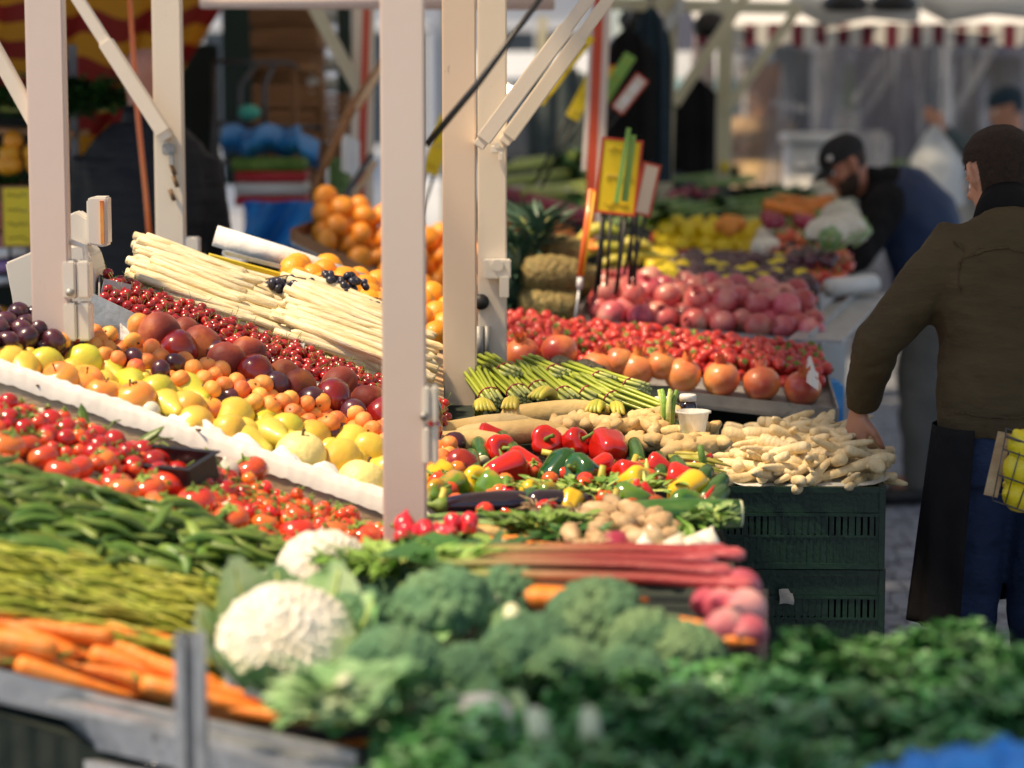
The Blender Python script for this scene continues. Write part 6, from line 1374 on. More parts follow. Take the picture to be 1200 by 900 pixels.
# ================================================================== canopies
def canopy(name, label, c4_, m_, sag=.08, hem=None, mh=None):
    t = thing(name, label, 'canopy'); bm = newbm(); a, b_, c, d = [Vector(x) for x in c4_]
    wavy_sheet(bm, lambda u, v: a.lerp(b_, u).lerp(d.lerp(c, u), v) + Vector((0, 0, -sag * math.sin(math.pi * u * 4) ** 2 * .5 - sag * math.sin(math.pi * v))), 40, 16); part('roof_cloth', bm, m_, t)
    if hem:
        hb = newbm(); e = b_ - a; n = int(e.length / .16)
        wavy_sheet(hb, lambda u, v: a + e * u + Vector((0, .03 * math.sin(u * 40), -v * hem * (.75 + .25 * abs(math.sin(u * n * math.pi))))), n * 6, 4); part('fringe', hb, mh, t)
    return t
canopy('canopy', 'white canopy with a maroon and white scalloped fringe over the far aisle', ((1.0, 13.2, 2.08), (5.2, 13.2, 2.08), (5.2, 18, 3.2), (1.0, 18, 3.2)), M['canvas'], .1, .13, M['stripe_mw'])
canopy('canopy', 'added white canopy out of view that shades the men in the aisle', ((-.4, 3.35, 2.75), (4.0, 3.35, 2.75), (4.0, 12.9, 2.85), (-.4, 12.9, 2.85)), M['canvas'], .05)  # unseen roof added to keep the sun off the men and paving
canopy('canopy', 'added white canopy out of view that shades the heap of parsley', ((-1.75, .9, 3.6), (1.3, .9, 3.6), (1.3, 2.85, 3.62), (-1.75, 2.85, 3.62)), M['canvas'], .03)  # added above the view so only skylight reaches the parsley
canopy('canopy', 'added white canopy out of view that shades the far vegetable counter', ((-1.45, 8.4, 2.6), (-.44, 8.4, 2.6), (-.44, 16, 2.7), (-1.45, 16, 2.7)), M['canvas'], .05)  # unseen cloth put in to shade the far vegetables
CP = thing('canopy_poles', 'slim poles carrying the white canopies along the aisle', 'canopy poles')
for x, y, z in ((4.0, 3.2, 2.75), (4.0, 12.9, 2.85), (5.2, 13.2, 2.08), (5.2, 18, 3.2), (-.44, 16, 2.7), (-1.45, 16, 2.7), (1.3, .9, 3.6), (-1.75, .9, 3.6)):
    bm = newbm(); bar(bm, (x, y, 0), (x, y, z - .01), .05); part('pole', bm, M['cream_far'], CP, False)
# white bulging canvas rolls under the far canopy and dark lamps
for i, (x0, x1, y_) in enumerate(((925, 1075, 2), (1070, 1215, -2))):
    bm = newbm(); tube(bm, [D(x0, y_ - 4, 12.9), D((x0 + x1) / 2 - 30, y_ + 12, 12.9), D((x0 + x1) / 2 + 20, y_ + 6, 12.9), D(x1, y_ + 8, 12.9)], [.06, .10, .08, .1], 14, flat=.8); wobble(bm, .02, 5, i)
    tag(link('rolled_canvas', tomesh(bm, 'rolled_canvas', M['canvas'])), ('rolled white canvas above the capped man', 'rolled white canvas above the man with the woollen hat')[i], 'canvas roll')
for i, px in enumerate((990, 1048)):
    bm = newbm(); lathe(bm, [(0, -.05), (.1, -.06), (.13, -.02), (.06, .05), (0, .06)], 16); o = link('lamp_housing', tomesh(bm, 'lamp_housing', M['black']), None, D(px, 0, 12.6)); tag(o, ('black lamp housing under the white canvas above the cap', 'black lamp housing nearer the woollen hat')[i], 'lamp')
# striped red and yellow awning hanging down on the dark side
t = thing('striped_awning', 'red and yellow striped awning cloth draped over the dark side shelves', 'awning')
A0, A1, A2, A3 = D(-60, -40, 9.0), D(290, -40, 11.0), D(200, 150, 11.2), D(-60, 60, 9.6)
bm = newbm()
def AW(u, v):
    p = A0.lerp(A1, u).lerp(A3.lerp(A2, u * .8 + .1), v); return p + Vector((0, .10 * math.sin(u * 22 + v * 2), -.30 * math.sin(math.pi * u) * v + .02 * math.sin(u * 30)))
wavy_sheet(bm, AW, 70, 14); part('cloth', bm, M['stripe_ry'], t)
bm = newbm(); a, c = D(-60, 70, 8.9), D(200, 150, 10.4)
canopy('canopy', 'added dark canopy out of view that shades the vendor side', ((-7, 6.6, 2.85), (-1.5, 7.2, 2.85), (-1.5, 13.4, 2.9), (-7, 13.4, 2.9)), M['darkcloth'], .05)  # unseen roof added to hold the vendor and crates in shade
# ================================================================== clear plastic wall, white boxes, van behind it
t = thing('plastic_wall', 'wrinkled clear plastic sheet wall hanging behind the capped man', 'plastic sheet')
bm = newbm(); a, c = D(858, 36, 14.3), D(1260, 36, 14.8)
def PW(u, v):
    p = a.lerp(c, u); z = p.z + .05 - v * 2.0; g = noise.noise(Vector((u * 7, v * 3, 0)))
    return Vector((p.x, p.y + .05 * math.sin(u * 50 + 3 * g) * (.4 + v * .6) + .09 * g, z))
wavy_sheet(bm, PW, 160, 30); part('sheet', bm, M['clear'], t)
bm = newbm(); bar(bm, a + Vector((0, 0, .06)), c + Vector((0, 0, .06)), .03); part('curtain_rail', bm, M['galv'], t)
t = thing('plastic_curtain', 'narrow gathered pinkish plastic curtain beside the second far post', 'curtain')
bm = newbm(); a2, c2 = D(800, 100, 13.4), D(846, 90, 13.4)
wavy_sheet(bm, lambda u, v: a2.lerp(c2, .55 + (u - .55) * (.5 + .6 * v)) + Vector((0, .04 * math.sin(u * 45), .3 - v * 1.3)), 60, 12); part('sheet', bm, M['curtain'] if 'curtain' in M else M['clear'], t)
def boxy(name, label, cat, p, s, mt, bev=.01, rz=0, parts=()):
    t = thing(name, label, cat, None, p, (0, 0, rz)); bm = newbm(); box(bm, (0, 0, s[2] / 2), s, bev=bev); part('body', bm, mt, t, True)
    for pn, c, ss, pm in parts: bm = newbm(); box(bm, c, ss, bev=min(ss) * .15); part(pn, bm, pm, t)
    return t
def gpos(px, t_): q = D(px, 300, t_); return Vector((q.x, q.y, 0))
boxy('cold_box', 'tall white insulated box with a grey lid behind the cap', 'box', gpos(955, 13.6), (.34, .4, 1.42), M['white'], .02, 0, (('lid', (0, 0, 1.455), (.37, .43, .06), M['white']), ('lid_seam', (0, -.203, 1.3), (.3, .01, .02), M['galv'])))
boxy('stacked_sacks', 'tan and white bagged goods seen through the plastic sheet', 'sacks', gpos(870, 15.6), (.7, .4, 1.35), M['ginger'], .08, .1, (('upper_sack', (0, 0, 1.45), (.6, .38, .2), M['artichoke']),))
boxy('folding_table', 'folding table behind the clear plastic sheet', 'table', gpos(1010, 16.2), (1.6, .6, .9), M['galv_dull'], .01)
for i, (px, t_, w_, h_, mt, l_) in enumerate(((1012, 16, .3, 1.45, 'white', 'white canister on the table behind the plastic sheet'), (1045, 16.4, .22, 1.25, 'mush', 'green box on the table behind the plastic sheet'), (985, 16.3, .2, 1.6, 'galv', 'tall grey board behind the plastic sheet'))): boxy('goods_box', l_, 'box', gpos(px, t_), (w_, .25, h_), M[mt], .03, i * .3)
# van
t = thing('delivery_van', 'pale parked van with a dark window seen between the far posts', 'van', None, gpos(790, 19)); 
bm = newbm(); box(bm, (0, 0, 1.25), (3.4, 1.9, 1.5), bev=.12); box(bm, (0, 0, .65), (4.4, 1.9, .7), bev=.1); part('body', bm, M['render_pale'], t)
bm = newbm(); box(bm, (.3, -.955, 1.5), (1.1, .02, .6), bev=.008); part('window', bm, M['vanglass'] if 'vanglass' in M else M['glass'], t); bm = newbm(); box(bm, (-1.1, -.955, 1.5), (1.0, .02, .6), bev=.008); part('window', bm, M['glass'], t)
for x in (-1.4, 1.4): bm = newbm(); tube(bm, [(x, -.97, .33), (x, -.75, .33)], .33, 20); part('wheel', bm, M['black'], t)
# dark garments hanging between the stalls
def garment(px, py, t_, w_, h_, mt, label, seed):
    t = thing('hanging_coat', label, 'coat', None, D(px, py, t_)); bm = newbm(); rg = random.Random(seed)
    for s_ in (0, 1):
        wavy_sheet(bm, lambda u, v: Vector(((u - .5) * w_ * (.55 + .45 * min(1, v * 4)), (.05 - .1 * s_) * math.sin(math.pi * u) + .015 * math.sin(u * 20 + seed), h_ * (.5 - v) - .12 * abs(u - .5) * (v < .1))), 16, 14)
    part('cloth', bm, mt, t)
    hb = newbm(); tube(hb, [(-.03, 0, h_ * .5 + .08), (.02, 0, h_ * .5 + .09), (0, 0, h_ * .5)], .006, 6); part('hanger', hb, M['galv'], t)
garment(735, 110, 10.8, .26, .6, M['blackcloth'], 'black coat hanging beside the red pole', 1); garment(762, 110, 11.0, .2, .8, M['beanie'], 'long dark blue coat hanging behind the first far post', 2)
garment(815, 150, 12.9, .30, .55, M['blackcloth'], 'black coat hanging between the two far posts', 3); garment(700, 180, 12.5, .4, .5, M['greyjacket'], 'grey coat hanging behind the far celery', 4)
garment(655, 130, 13.5, .35, .6, M['greyjacket'], 'grey cloth hanging behind the narrow yellow signs', 5)
for i, (px, py) in enumerate(((745, 22), (832, 30))):
    bm = newbm(); lathe(bm, [(0, -.06), (.07, -.05), (.09, .0), (.05, .06), (0, .07)], 14); o = link('lamp_housing', tomesh(bm, 'lamp_housing', M['black']), None, D(px, py, 11.8)); tag(o, ('black round lamp housing above the black coats', 'black round lamp housing between the far posts')[i], 'lamp')
# ================================================================== dark side: rack, crates, sheets
def wcrate(px, py, t_, w_, h_, label, d_=.4, grp=None):
    t = thing('wooden_crate', label, 'crate', grp, D(px, py, t_), (0, 0, rnd(-.08, .08)))
    for sy in (-1, 1):
        bm = newbm()
        for k in range(3): box(bm, (0, sy * d_ / 2, -h_ / 2 + h_ * (.17 + .33 * k)), (w_, .012, h_ * .24))
        part('slatted_side', bm, M['wood_dark'], t, False)
    for sx_ in (-1, 1):
        bm = newbm(); box(bm, (sx_ * (w_ / 2 - .012), 0, 0), (.022, d_ - .014, h_)); part('end_panel', bm, M['wood_dark'], t, False)
    bm = newbm(); box(bm, (0, 0, -h_ / 2 + .004), (w_ - .05, d_ - .015, .008)); part('floor', bm, M['wood_dark'], t, False)
cl = ['top of the tall stack', 'second from the top of the tall stack', 'third from the top of the tall stack', 'fourth from the top of the tall stack', 'behind the dark rack, upper', 'behind the dark rack, lower', 'lower one nearer to the red pole', 'upper one nearer to the red pole', 'bottom one of the stack behind the rack', 'bottom one by the red pole']
for i, (px, py, w_, h_) in enumerate(((335, 20, .30, .055), (338, 46, .31, .06), (330, -4, .3, .055), (340, 72, .31, .05), (338, 112, .30, .085), (340, 142, .30, .085), (385, 150, .2, .09), (388, 122, .2, .08), (340, 175, .3, .09), (385, 180, .2, .09))): wcrate(px, py, 11.2 + .02 * i, w_ * 1.0, h_ * 1.25, 'brown wooden crate, ' + cl[i])
wcr = [(380, 28), (384, 56), (386, 84), (384, 108)]
for i, (px, py) in enumerate(wcr): boxy('white_carton', 'pale carton in the stack behind the slanting cream brace, ' + ('topmost', 'second', 'third', 'lowest')[i], 'carton', D(px, py, 11.9), (.17, .3, .07), M['white'], .006)
bm = newbm(); box(bm, D(404, 60, 11.6), (.07, .06, 1.0)); box(bm, D(278, 60, 11.8), (.14, .06, 1.3)); tag(link('dark_column', tomesh(bm, 'dark_column', M['greenplastic'], False)), 'dark upright boards on both sides of the crate stack', 'dark boards')
t = thing('metal_rack', 'dark tubular metal rack in front of the wooden crates', 'rack')
for pts in ([(250, 72), (340, 74), (352, 82)], [(252, 72), (250, 240)], [(345, 80), (347, 240)], [(300, 76), (282, 100), (280, 240)], [(320, 76), (310, 100), (310, 230)], [(372, 80), (378, 100), (380, 230)], [(345, 80), (372, 80)], [(250, 145), (380, 150)], [(250, 190), (380, 195)]):
    bm = newbm(); tube(bm, [D(x, y, 10.4) for x, y in pts], .012, 6); part('tube', bm, M['wood_dark'] if pts[0][0] > 340 else M['steel'], t)
bm = newbm(); wavy_sheet(bm, lambda u, v: D(262 + 112 * u, 148 + 34 * v + (14 * u if u > .8 else 0), 10.1) + Vector((0, .05 * math.sin(u * 14) - .1 * math.sin(v * 3.1), .012 * math.sin(u * 17))), 30, 10)
tag(link('blue_sheet', tomesh(bm, 'blue_sheet', M['blueplastic'])), 'bright blue plastic sheet draped over the dark rack', 'plastic sheet')
bm = newbm(); wavy_sheet(bm, lambda u, v: D(285 + 90 * u, 236 + 60 * v, 9.4) + Vector((0, .06 * math.sin(u * 12 + v * 5), 0)), 24, 12)
tag(link('blue_sheet', tomesh(bm, 'blue_sheet', M['blueplastic'])), 'dull blue plastic sheet hanging low beside the orange crate', 'plastic sheet')
bm = newbm(); lathe(bm, ball_prof(.05, .7, 8), 14); o = link('turquoise_bowl', tomesh(bm, 'turquoise_bowl', M['turq'] if 'turq' in M else M['blueplastic']), None, D(292, 132, 10.3)); tag(o, 'small turquoise bowl upside down on the blue sheet', 'bowl')
for i, (px, py, w_, h_, mt) in enumerate(((320, 206, 80, 12, 'redplastic'), (320, 220, 80, 14, 'white'), (320, 234, 80, 10, 'redplastic'), (318, 192, 84, 14, 'mush'))):
    boxy('flat_box', ('red flat box, upper one, in the stack under the blue sheet', 'white flat box in the stack under the blue sheet', 'red flat box, lower one, in the stack under the blue sheet', 'green flat box right under the blue sheet')[i], 'box', D(px, py + h_ / 2, 10.0), (w_ / 283, .3, h_ / 283), M[mt], .004)
boxy('dark_backboard', 'dark board behind the brown wooden crates', 'board', gpos(335, 12.3), (.42, .05, 2.3), M['wood_dark'], .01)
for i, (x0, y0, x1, y1, l_) in enumerate(((1172, 40, 1108, 150, 'slanting white tent pole seen through the plastic, leaning over the raised hand'), (1000, 150, 1060, 60, 'slanting pale pole crossing behind the plastic above the cap'), (1040, 62, 1000, 120, 'short pale pole crossing the longer one behind the plastic'), (905, 120, 945, 128, 'pale bar low behind the clear plastic by the far post'))):
    bm = newbm(); bar(bm, D(x0, y0, 15.3), D(x1, y1, 15.3), .045, .04, up=(0, 1, 0)); tag(link('tent_pole', tomesh(bm, 'tent_pole', M['white'], False)), l_, 'tent pole')
for i, (px, t_, w_, h_, mt) in enumerate(((960, 16.8, .13, 2.05, 'white'), (895, 16.5, .2, 1.9, 'wood_dark'), (925, 17, .25, 2.0, 'greyjacket'), (1040, 17, .5, 2.0, 'render_grey'), (1010, 17.2, .3, 1.9, 'leek'), (1150, 16.5, .5, 1.95, 'greytrouser'), (875, 17, .15, 1.9, 'steel'))):
    boxy('market_panel', ('narrow white', 'brown', 'grey green', 'light grey', 'green', 'dark grey', 'black')[i] + ' panel standing behind the clear plastic sheet', 'panel', gpos(px, t_), (w_, .1, h_), M[mt], .01)
boxy('dark_backboard', 'tall dark board closing the back of the vendor side', 'board', gpos(75, 11.9), (1.55, .05, 1.95), M['darkcloth'], .01)
boxy('dark_backboard', 'dark board behind the side shelves', 'board', gpos(-20, 9.6), (.62, .04, 1.75), M['darkcloth'], .01)
# shelves with produce at the far dark side
t = thing('side_shelf', 'dark shelf unit at the side holding greens and fruit', 'shelf')
for py in (150, 215, 290, 385):
    q0, q1 = D(-70, py, 9.2), D(95, py + 6, 9.2); bm = newbm(); bar(bm, q0, q1, .35, .02, up=(0, 0, 1)); part('shelf_board', bm, M['wood_dark'], t, False)
for px in (-60, 92): q = D(px, 390, 9.2); bm = newbm(); bar(bm, (q.x, q.y, 0), (q.x, q.y, 1.9), .03); part('upright', bm, M['steel'], t, False)
for i, (px, py, l_) in enumerate(((10, 130, 'dark greens on the top side shelf'), (60, 140, 'dark greens on the top side shelf near the post'), (90, 120, 'bushy greens behind the front side post'), (10, 235, 'loose greens on the middle side shelf'), (120, 130, 'greens hanging behind the black jacket'))): greens('leafy_heap', D(px, py, 9.1), 140, (.14, .08, .07), .09, .04, M['darkleaf'], l_, 'leaves', seed=50 + i)
for i in range(9): K['orange'].put(D(10 + rnd(-8, 34), 180 + rnd(-16, 16), 9.0), rr(), 1.0, label='orange on the dark side shelf', group='oranges on the dark side shelf')
for i in range(10): K['pom'].put(D(-10 + rnd(-10, 20), 260 + rnd(-25, 30), 9.0), rr(), 1.0, label='dark pink fruit beside the yellow sign with handwriting', group='dark pink fruits on the side shelf')
for i in range(12): K['orange'].put(D(5 + rnd(-14, 60), 372 + rnd(-8, 10), 8.9), rr(), .9, label='orange low on the dark side shelf', group='oranges low on the side shelf')
for i in range(3): bm = newbm(); tube(bm, [D(-30, 300 + i * 16, 8.7), D(40, 292 + i * 16, 8.7)], .02, 10); tag(link('paper_roll', tomesh(bm, 'paper_roll', (M['white'], M['purple'] if 'purple' in M else M['white'], M['galv'])[i])), ('white', 'lilac', 'grey')[i] + ' paper roll lying on the lower side shelf', 'paper roll')
boxy('zinc_sill', 'pale zinc strip behind the plums at the side', 'metal strip', VL(20, 398) + Vector((0, .12, -.03)), (.4, .02, .05), M['galv'], .003)
# weighing scale
sc_ = D(96, 330, 6.4)
t = thing('weighing_scale', 'cream market weighing scale with a raised display behind the side post', 'scale', None, D(85, 385, 5.75))
s_ = FP / 5.75
def sp2(x, y): return Vector(((x - 85) / s_, 0, (385 - y) / s_))
def slab(name, poly, th, mt, yy=0):
    bm = newbm(); f = [bm.verts.new(sp2(*q) + Vector((0, yy - th / 2, 0))) for q in poly]; b_ = [bm.verts.new(sp2(*q) + Vector((0, yy + th / 2, 0))) for q in poly]
    bm.faces.new(f); bm.faces.new(b_[::-1])
    for k in range(len(poly)): bm.faces.new((f[k], b_[k], b_[(k + 1) % len(poly)], f[(k + 1) % len(poly)]))
    bmesh.ops.bevel(bm, geom=list(bm.edges), offset=.004, segments=2, affect='EDGES'); part(name, bm, mt, t, False)
slab('housing', [(16, 305), (45, 293), (80, 290), (104, 284), (114, 296), (119, 315), (119, 340), (112, 368), (98, 392), (36, 392), (24, 352)], .16, M['scale_white'])
slab('neck', [(84, 252), (98, 246), (110, 254), (117, 266), (116, 282), (104, 292), (82, 292)], .07, M['scale_white'], -.03)
slab('display_box', [(112, 232), (118, 229), (136, 229), (136, 284), (131, 287), (112, 283)], .06, M['scale_white'], -.06)
bm = newbm(); box(bm, sp2(130, 258) + Vector((0, -.092, 0)), (.008, .006, .1)); part('display_slot', bm, M['apricot'], t, False)
# ================================================================== people
HEADR = [(-.122, .02, .060, -.03), (-.108, .046, .086, .02), (-.085, .058, .092, .045), (-.06, .064, .092, .062), (-.03, .069, .090, .078), (0, .073, .088, .09), (.03, .077, .092, .098), (.06, .078, .092, .099), (.085, .07, .08, .088), (.105, .052, .056, .066), (.117, .028, .03, .036), (.121, .0, .0, .0)]
def head_loft(bm, mt4, grow=1.0, keep=None, n=28):
    """x right, y forward, z up; origin between the ears"""
    rings = []
    for (z, w_, f_, b_) in HEADR:
        cy = (f_ - b_) / 2; ry = (f_ + b_) / 2
        ring = []
        for k in range(n):
            a = 2 * math.pi * k / n; x, y = math.cos(a), math.sin(a)
            p = Vector((w_ * x * (1 - .12 * max(0, y)), cy + ry * y, z))
            if z == 0 or abs(z - .03) < .001:
                if y > .75 and abs(abs(x) - .4) < .16: p.y -= .008 if z == 0 else .003
            p = Vector((p.x * grow, p.y * grow, p.z * (grow if p.z > 0 else 1)))
            ring.append(bm.verts.new(mt4 @ p))
        rings.append(ring)
    for A, B, (z0, *_), (z1, *_) in zip(rings, rings[1:], HEADR, HEADR[1:]):
        for k in range(n):
            if keep and not keep(2 * math.pi * (k + .5) / n, (z0 + z1) / 2): continue
            try: bm.faces.new((A[k], A[(k + 1) % n], B[(k + 1) % n], B[k]))
            except ValueError: pass
    if not keep: bm.faces.new(list(reversed(rings[0])))
    bmesh.ops.remove_doubles(bm, verts=rings[-1], dist=.0005)
    if keep: bmesh.ops.delete(bm, geom=[v for v in bm.verts if not v.link_faces], context='VERTS')
def face_bits(bm, m4):
    T = lambda *p: m4 @ Vector(p)
    tube(bm, [T(0, .084, .022), T(0, .098, .002), T(0, .110, -.022), T(0, .100, -.032), T(0, .088, -.034)], [.006, .008, .0125, .013, .006], 10)
    for s in (-1, 1):
        tube(bm, [T(s * .008, .098, -.028), T(s * .015, .092, -.03)], [.008, .006], 8)
        tube(bm, [T(s * .01, .089, .024), T(s * .032, .085, .03), T(s * .052, .068, .024)], [.006, .0075, .005], 8)
        tube(bm, [T(s * .04, .074, -.02), T(s * .055, .055, -.024)], [.014, .012], 8)
        # ear
        tube(bm, [T(s * .070, .006, .026), T(s * .084, -.004, .030), T(s * .090, -.014, .012), T(s * .084, -.008, -.012), T(s * .072, .004, -.030)], [.006, .0075, .008, .0075, .006], 8)
        tube(bm, [T(s * .068, .002, .0), T(s * .080, -.006, .004)], [.016, .012], 8)
    tube(bm, [T(-.026, .083, -.058), T(0, .093, -.056), T(.026, .083, -.058)], [.005, .0075, .005], 8)
    tube(bm, [T(-.022, .082, -.069), T(0, .091, -.069), T(.022, .082, -.069)], [.005, .008, .005], 8)
    tube(bm, [T(-.01, .074, -.098), T(.01, .074, -.098)], [.018, .018], 8)
def torso(bm, pts, side, grow=0.0, n=24):
    """pts: (centre, half width, half depth); side: vector across the shoulders"""
    rings = []; cs = [Vector(p[0]) for p in pts]
    for i, (c, w_, d_) in enumerate(pts):
        t = (cs[min(i + 1, len(cs) - 1)] - cs[max(i - 1, 0)]).normalized(); sd_ = (side - t * side.dot(t)).normalized(); dp = t.cross(sd_)
        ring = []
        for k in range(n):
            a = 2 * math.pi * k / n; x, y = math.cos(a), math.sin(a); e = .85
            ring.append(bm.verts.new(Vector(c) + sd_ * (w_ + grow) * math.copysign(abs(x) ** e, x) + dp * (d_ + grow) * math.copysign(abs(y) ** e, y)))
        rings.append(ring)
    for A, B in zip(rings, rings[1:]):
        for k in range(n): bm.faces.new((A[k], A[(k + 1) % n], B[(k + 1) % n], B[k]))
    bm.faces.new(list(reversed(rings[0]))); bm.faces.new(rings[-1])
def hand(bm, wrist, fwd, pn, s=1, curl=.9, spread=.06, thumb_side=1):
    """fwd: wrist to knuckles, pn: back-of-hand normal"""
    f = Vector(fwd).normalized(); n_ = (Vector(pn) - f * Vector(pn).dot(f)).normalized(); x = f.cross(n_).normalized() * thumb_side
    wv = Vector(wrist)
    torso(bm, [(wv, .026 * s, .018 * s), (wv + f * .03 * s, .032 * s, .017 * s), (wv + f * .065 * s, .041 * s, .015 * s), (wv + f * .09 * s, .041 * s, .013 * s)], x, 0, 16)
    for i, (L_, off) in enumerate(((.040, .030), (.046, .010), (.042, -.010), (.032, -.029))):
        base = wv + f * (.086 - .004 * abs(i - 1)) * s + x * off * s; d = (f + x * off * spread * 30).normalized(); pts = [base - f * .012 * s, base]; c = curl * (1 + .12 * i); ang = 0; p = base
        for seg, k in ((1.0, .35), (.62, .6), (.48, .45)):
            ang += c * k; dd = d * math.cos(ang) - n_ * math.sin(ang); p = p + dd * L_ * seg * s; pts.append(p.copy())
        r = (.0092, .0095, .009, .0078)[i] * s; tube(bm, pts, [r, r * 1.05, r, r * .92, r * .7], 8)
    tb = wv + f * .028 * s + x * .026 * s; d1 = (f * .6 + x * .75 - n_ * .35).normalized(); d2 = (f * .85 + x * .25 - n_ * .5).normalized(); d3 = (f * .8 - x * .1 - n_ * .6).normalized()
    tube(bm, [wv + f * .01 * s + x * .012 * s, tb, tb + d1 * .034 * s, tb + d1 * .034 * s + d2 * .03 * s, tb + d1 * .034 * s + d2 * .03 * s + d3 * .022 * s], [.012 * s, .014 * s, .0112 * s, .0098 * s, .007 * s], 8)
def remesh(o, vox, sm=6, fac=.5):
    m = o.modifiers.new('fuse', 'REMESH'); m.mode = 'VOXEL'; m.voxel_size = vox; m.use_smooth_shade = True
    m = o.modifiers.new('soften', 'SMOOTH'); m.iterations = sm; m.factor = fac
def wrinkle(o, strength, size, name):
    tx = bpy.data.textures.new(name, 'CLOUDS'); tx.noise_scale = size; tx.noise_depth = 2
    m = o.modifiers.new('creases', 'DISPLACE'); m.texture = tx; m.strength = strength; m.mid_level = .5; m.texture_coords = 'LOCAL'
def limb(bm, pts, rads, n=14): 
    pts = [Vector(p) for p in pts]; P2_, R2 = [], []
    for i in range(len(pts) - 1):
        for k in range(4): t = k / 4; P2_.append(pts[i].lerp(pts[i + 1], t)); R2.append(rads[i] * (1 - t) + rads[i + 1] * t)
    P2_.append(pts[-1]); R2.append(rads[-1]); tube(bm, P2_, R2, n)
def head_matrix(c, fwd, up=(0, 0, 1), s=1):
    f = Vector(fwd).normalized(); x = f.cross(Vector(up)).normalized(); u = x.cross(f).normalized()
    return Matrix.Translation(Vector(c)) @ Matrix((x, f, u)).transposed().to_4x4() @ Matrix.Scale(s, 4)
def person(label, J, skin, vox=.01, neck_r=.058, eyes=True, hs=1.0):
    """J: joints in world space. Returns (root, head matrix)"""
    H = head_matrix(J['head'], J['look'], J.get('up', (0, 0, 1)), hs)
    side = (Vector(J['shL']) - Vector(J['shR'])).normalized()
    bm = newbm(); head_loft(bm, H); face_bits(bm, H)
    nb = Vector(J['neck']); limb(bm, [nb - Vector((0, 0, .05)), nb, H @ Vector((0, -.012, -.06))], [.08, neck_r, neck_r * .98], 18)
    torso(bm, [(c, w_ * .8, d_ * .78) for c, w_, d_ in J['torso']], side)
    for S in 'LR':
        if 'el' + S in J:
            limb(bm, [J['sh' + S], J['el' + S], J['wr' + S]], [.05, .038, .025])
            hd = J['hand' + S]; hand(bm, J['wr' + S], hd[0], hd[1], 1.04, hd[2], .05, hd[3])
        if 'kn' + S in J: limb(bm, [J['hip' + S], J['kn' + S], J['an' + S]], [.08, .05, .038]); limb(bm, [J['an' + S], Vector(J['an' + S]) + Vector(J['foot']) * .6], [.035, .03])
    root = link('person', tomesh(bm, 'person', skin)); tag(root, label, 'person'); remesh(root, vox, 3)
    if eyes:
        for s in (-1, 1):
            eb = newbm(); r = bmesh.ops.create_uvsphere(eb, u_segments=12, v_segments=8, radius=.0115 * hs); bmesh.ops.translate(eb, vec=H @ Vector((s * .031, .078, .006)), verts=r['verts']); e = part('eye', eb, M['white'], root)
            ib = newbm(); r = bmesh.ops.create_uvsphere(ib, u_segments=10, v_segments=6, radius=.006 * hs); bmesh.ops.translate(ib, vec=H @ Vector((s * .031, .0868, .003)), verts=r['verts']); link('iris', tomesh(ib, 'iris', M['hair']), e)
    return root, H
def shoe(root, an, d, mt=None):
    an = Vector(an); d = Vector(d).normalized(); bm = newbm(); b0 = Vector((an.x, an.y, .045))
    tube(bm, [b0 - d * .07, b0 - d * .04, b0 + d * .05, b0 + d * .14 - Vector((0, 0, .008)), b0 + d * .19 - Vector((0, 0, .02))], [.03, .046, .046, .044, .02], 12, flat=.95)
    tube(bm, [b0 + Vector((0, 0, .0)), b0 + Vector((0, 0, .07))], [.046, .045], 12); o = part('shoe', bm, mt or M['black'], root); remesh(o, .008, 3)
# ---------------------------------------------------------------- 1. man in the olive sweater, seen from behind
def DW(px, py, t): return D(px, py, t)
t0 = 5.78
side = Vector((-.94, -.34, 0)).normalized()      # towards his own left (picture left), he faces away and slightly to the left
pel = DW(1188, 500, t0); ch = DW(1186, 350, t0 + .02); 
J = dict(head=DW(1172, 207, t0 + .10), look=(-.3, .88, -.42), neck=DW(1180, 252, t0 + .03),
         shL=DW(1122, 290, t0 - .02), elL=DW(1030, 398, t0 + .02), wrL=DW(1007, 478, t0 + .16), shR=DW(1268, 292, t0 - .08), elR=DW(1300, 400, t0 + .05), wrR=DW(1292, 480, t0 + .2),
         handL=((-.05, .22, -1), (-.85, -.45, -.2), 1.25, -1), handR=((0, .5, -1), (.9, -.3, 0), .5, 1),
         hipL=DW(1142, 520, t0), hipR=DW(1236, 520, t0 - .03))
for S, px in (('L', 1135), ('R', 1240)):
    h = J['hip' + S]; J['kn' + S] = Vector((h.x - .01, h.y + .05, .50)); J['an' + S] = Vector((h.x, h.y - .02, .09))
J['foot'] = Vector((-.15, .95, 0)) * .2
up3 = [(pel + Vector((0, 0, -.06)), .172, .12), (pel + Vector((0, 0, .06)), .168, .12), (DW(1187, 420, t0 + .01), .168, .118), (ch, .186, .125), (DW(1186, 305, t0 + .01), .19, .118), (DW(1184, 272, t0 + .02), .145, .085), (DW(1181, 250, t0 + .03), .08, .066)]
J['torso'] = up3
P_, H = person('man in olive brown sweater and navy trousers seen from behind, reaching over parsnips', J, M['skin'], .0058)
hb = newbm(); head_loft(hb, H, 1.03, lambda a, z: (z > .07 and math.sin(a) < .8) or (z > .02 and math.sin(a) < .35) or (z > -.075 and math.sin(a) < -.32), 64); o = part('hair', hb, M['hair'], P_)
m = o.modifiers.new('s', 'SOLIDIFY'); m.thickness = .006; m.offset = -1
sbm = newbm(); rg = random.Random(4); me_ = o.data; pol = [p for p in me_.polygons if p.area > 1e-8]; wts = [p.area for p in pol]
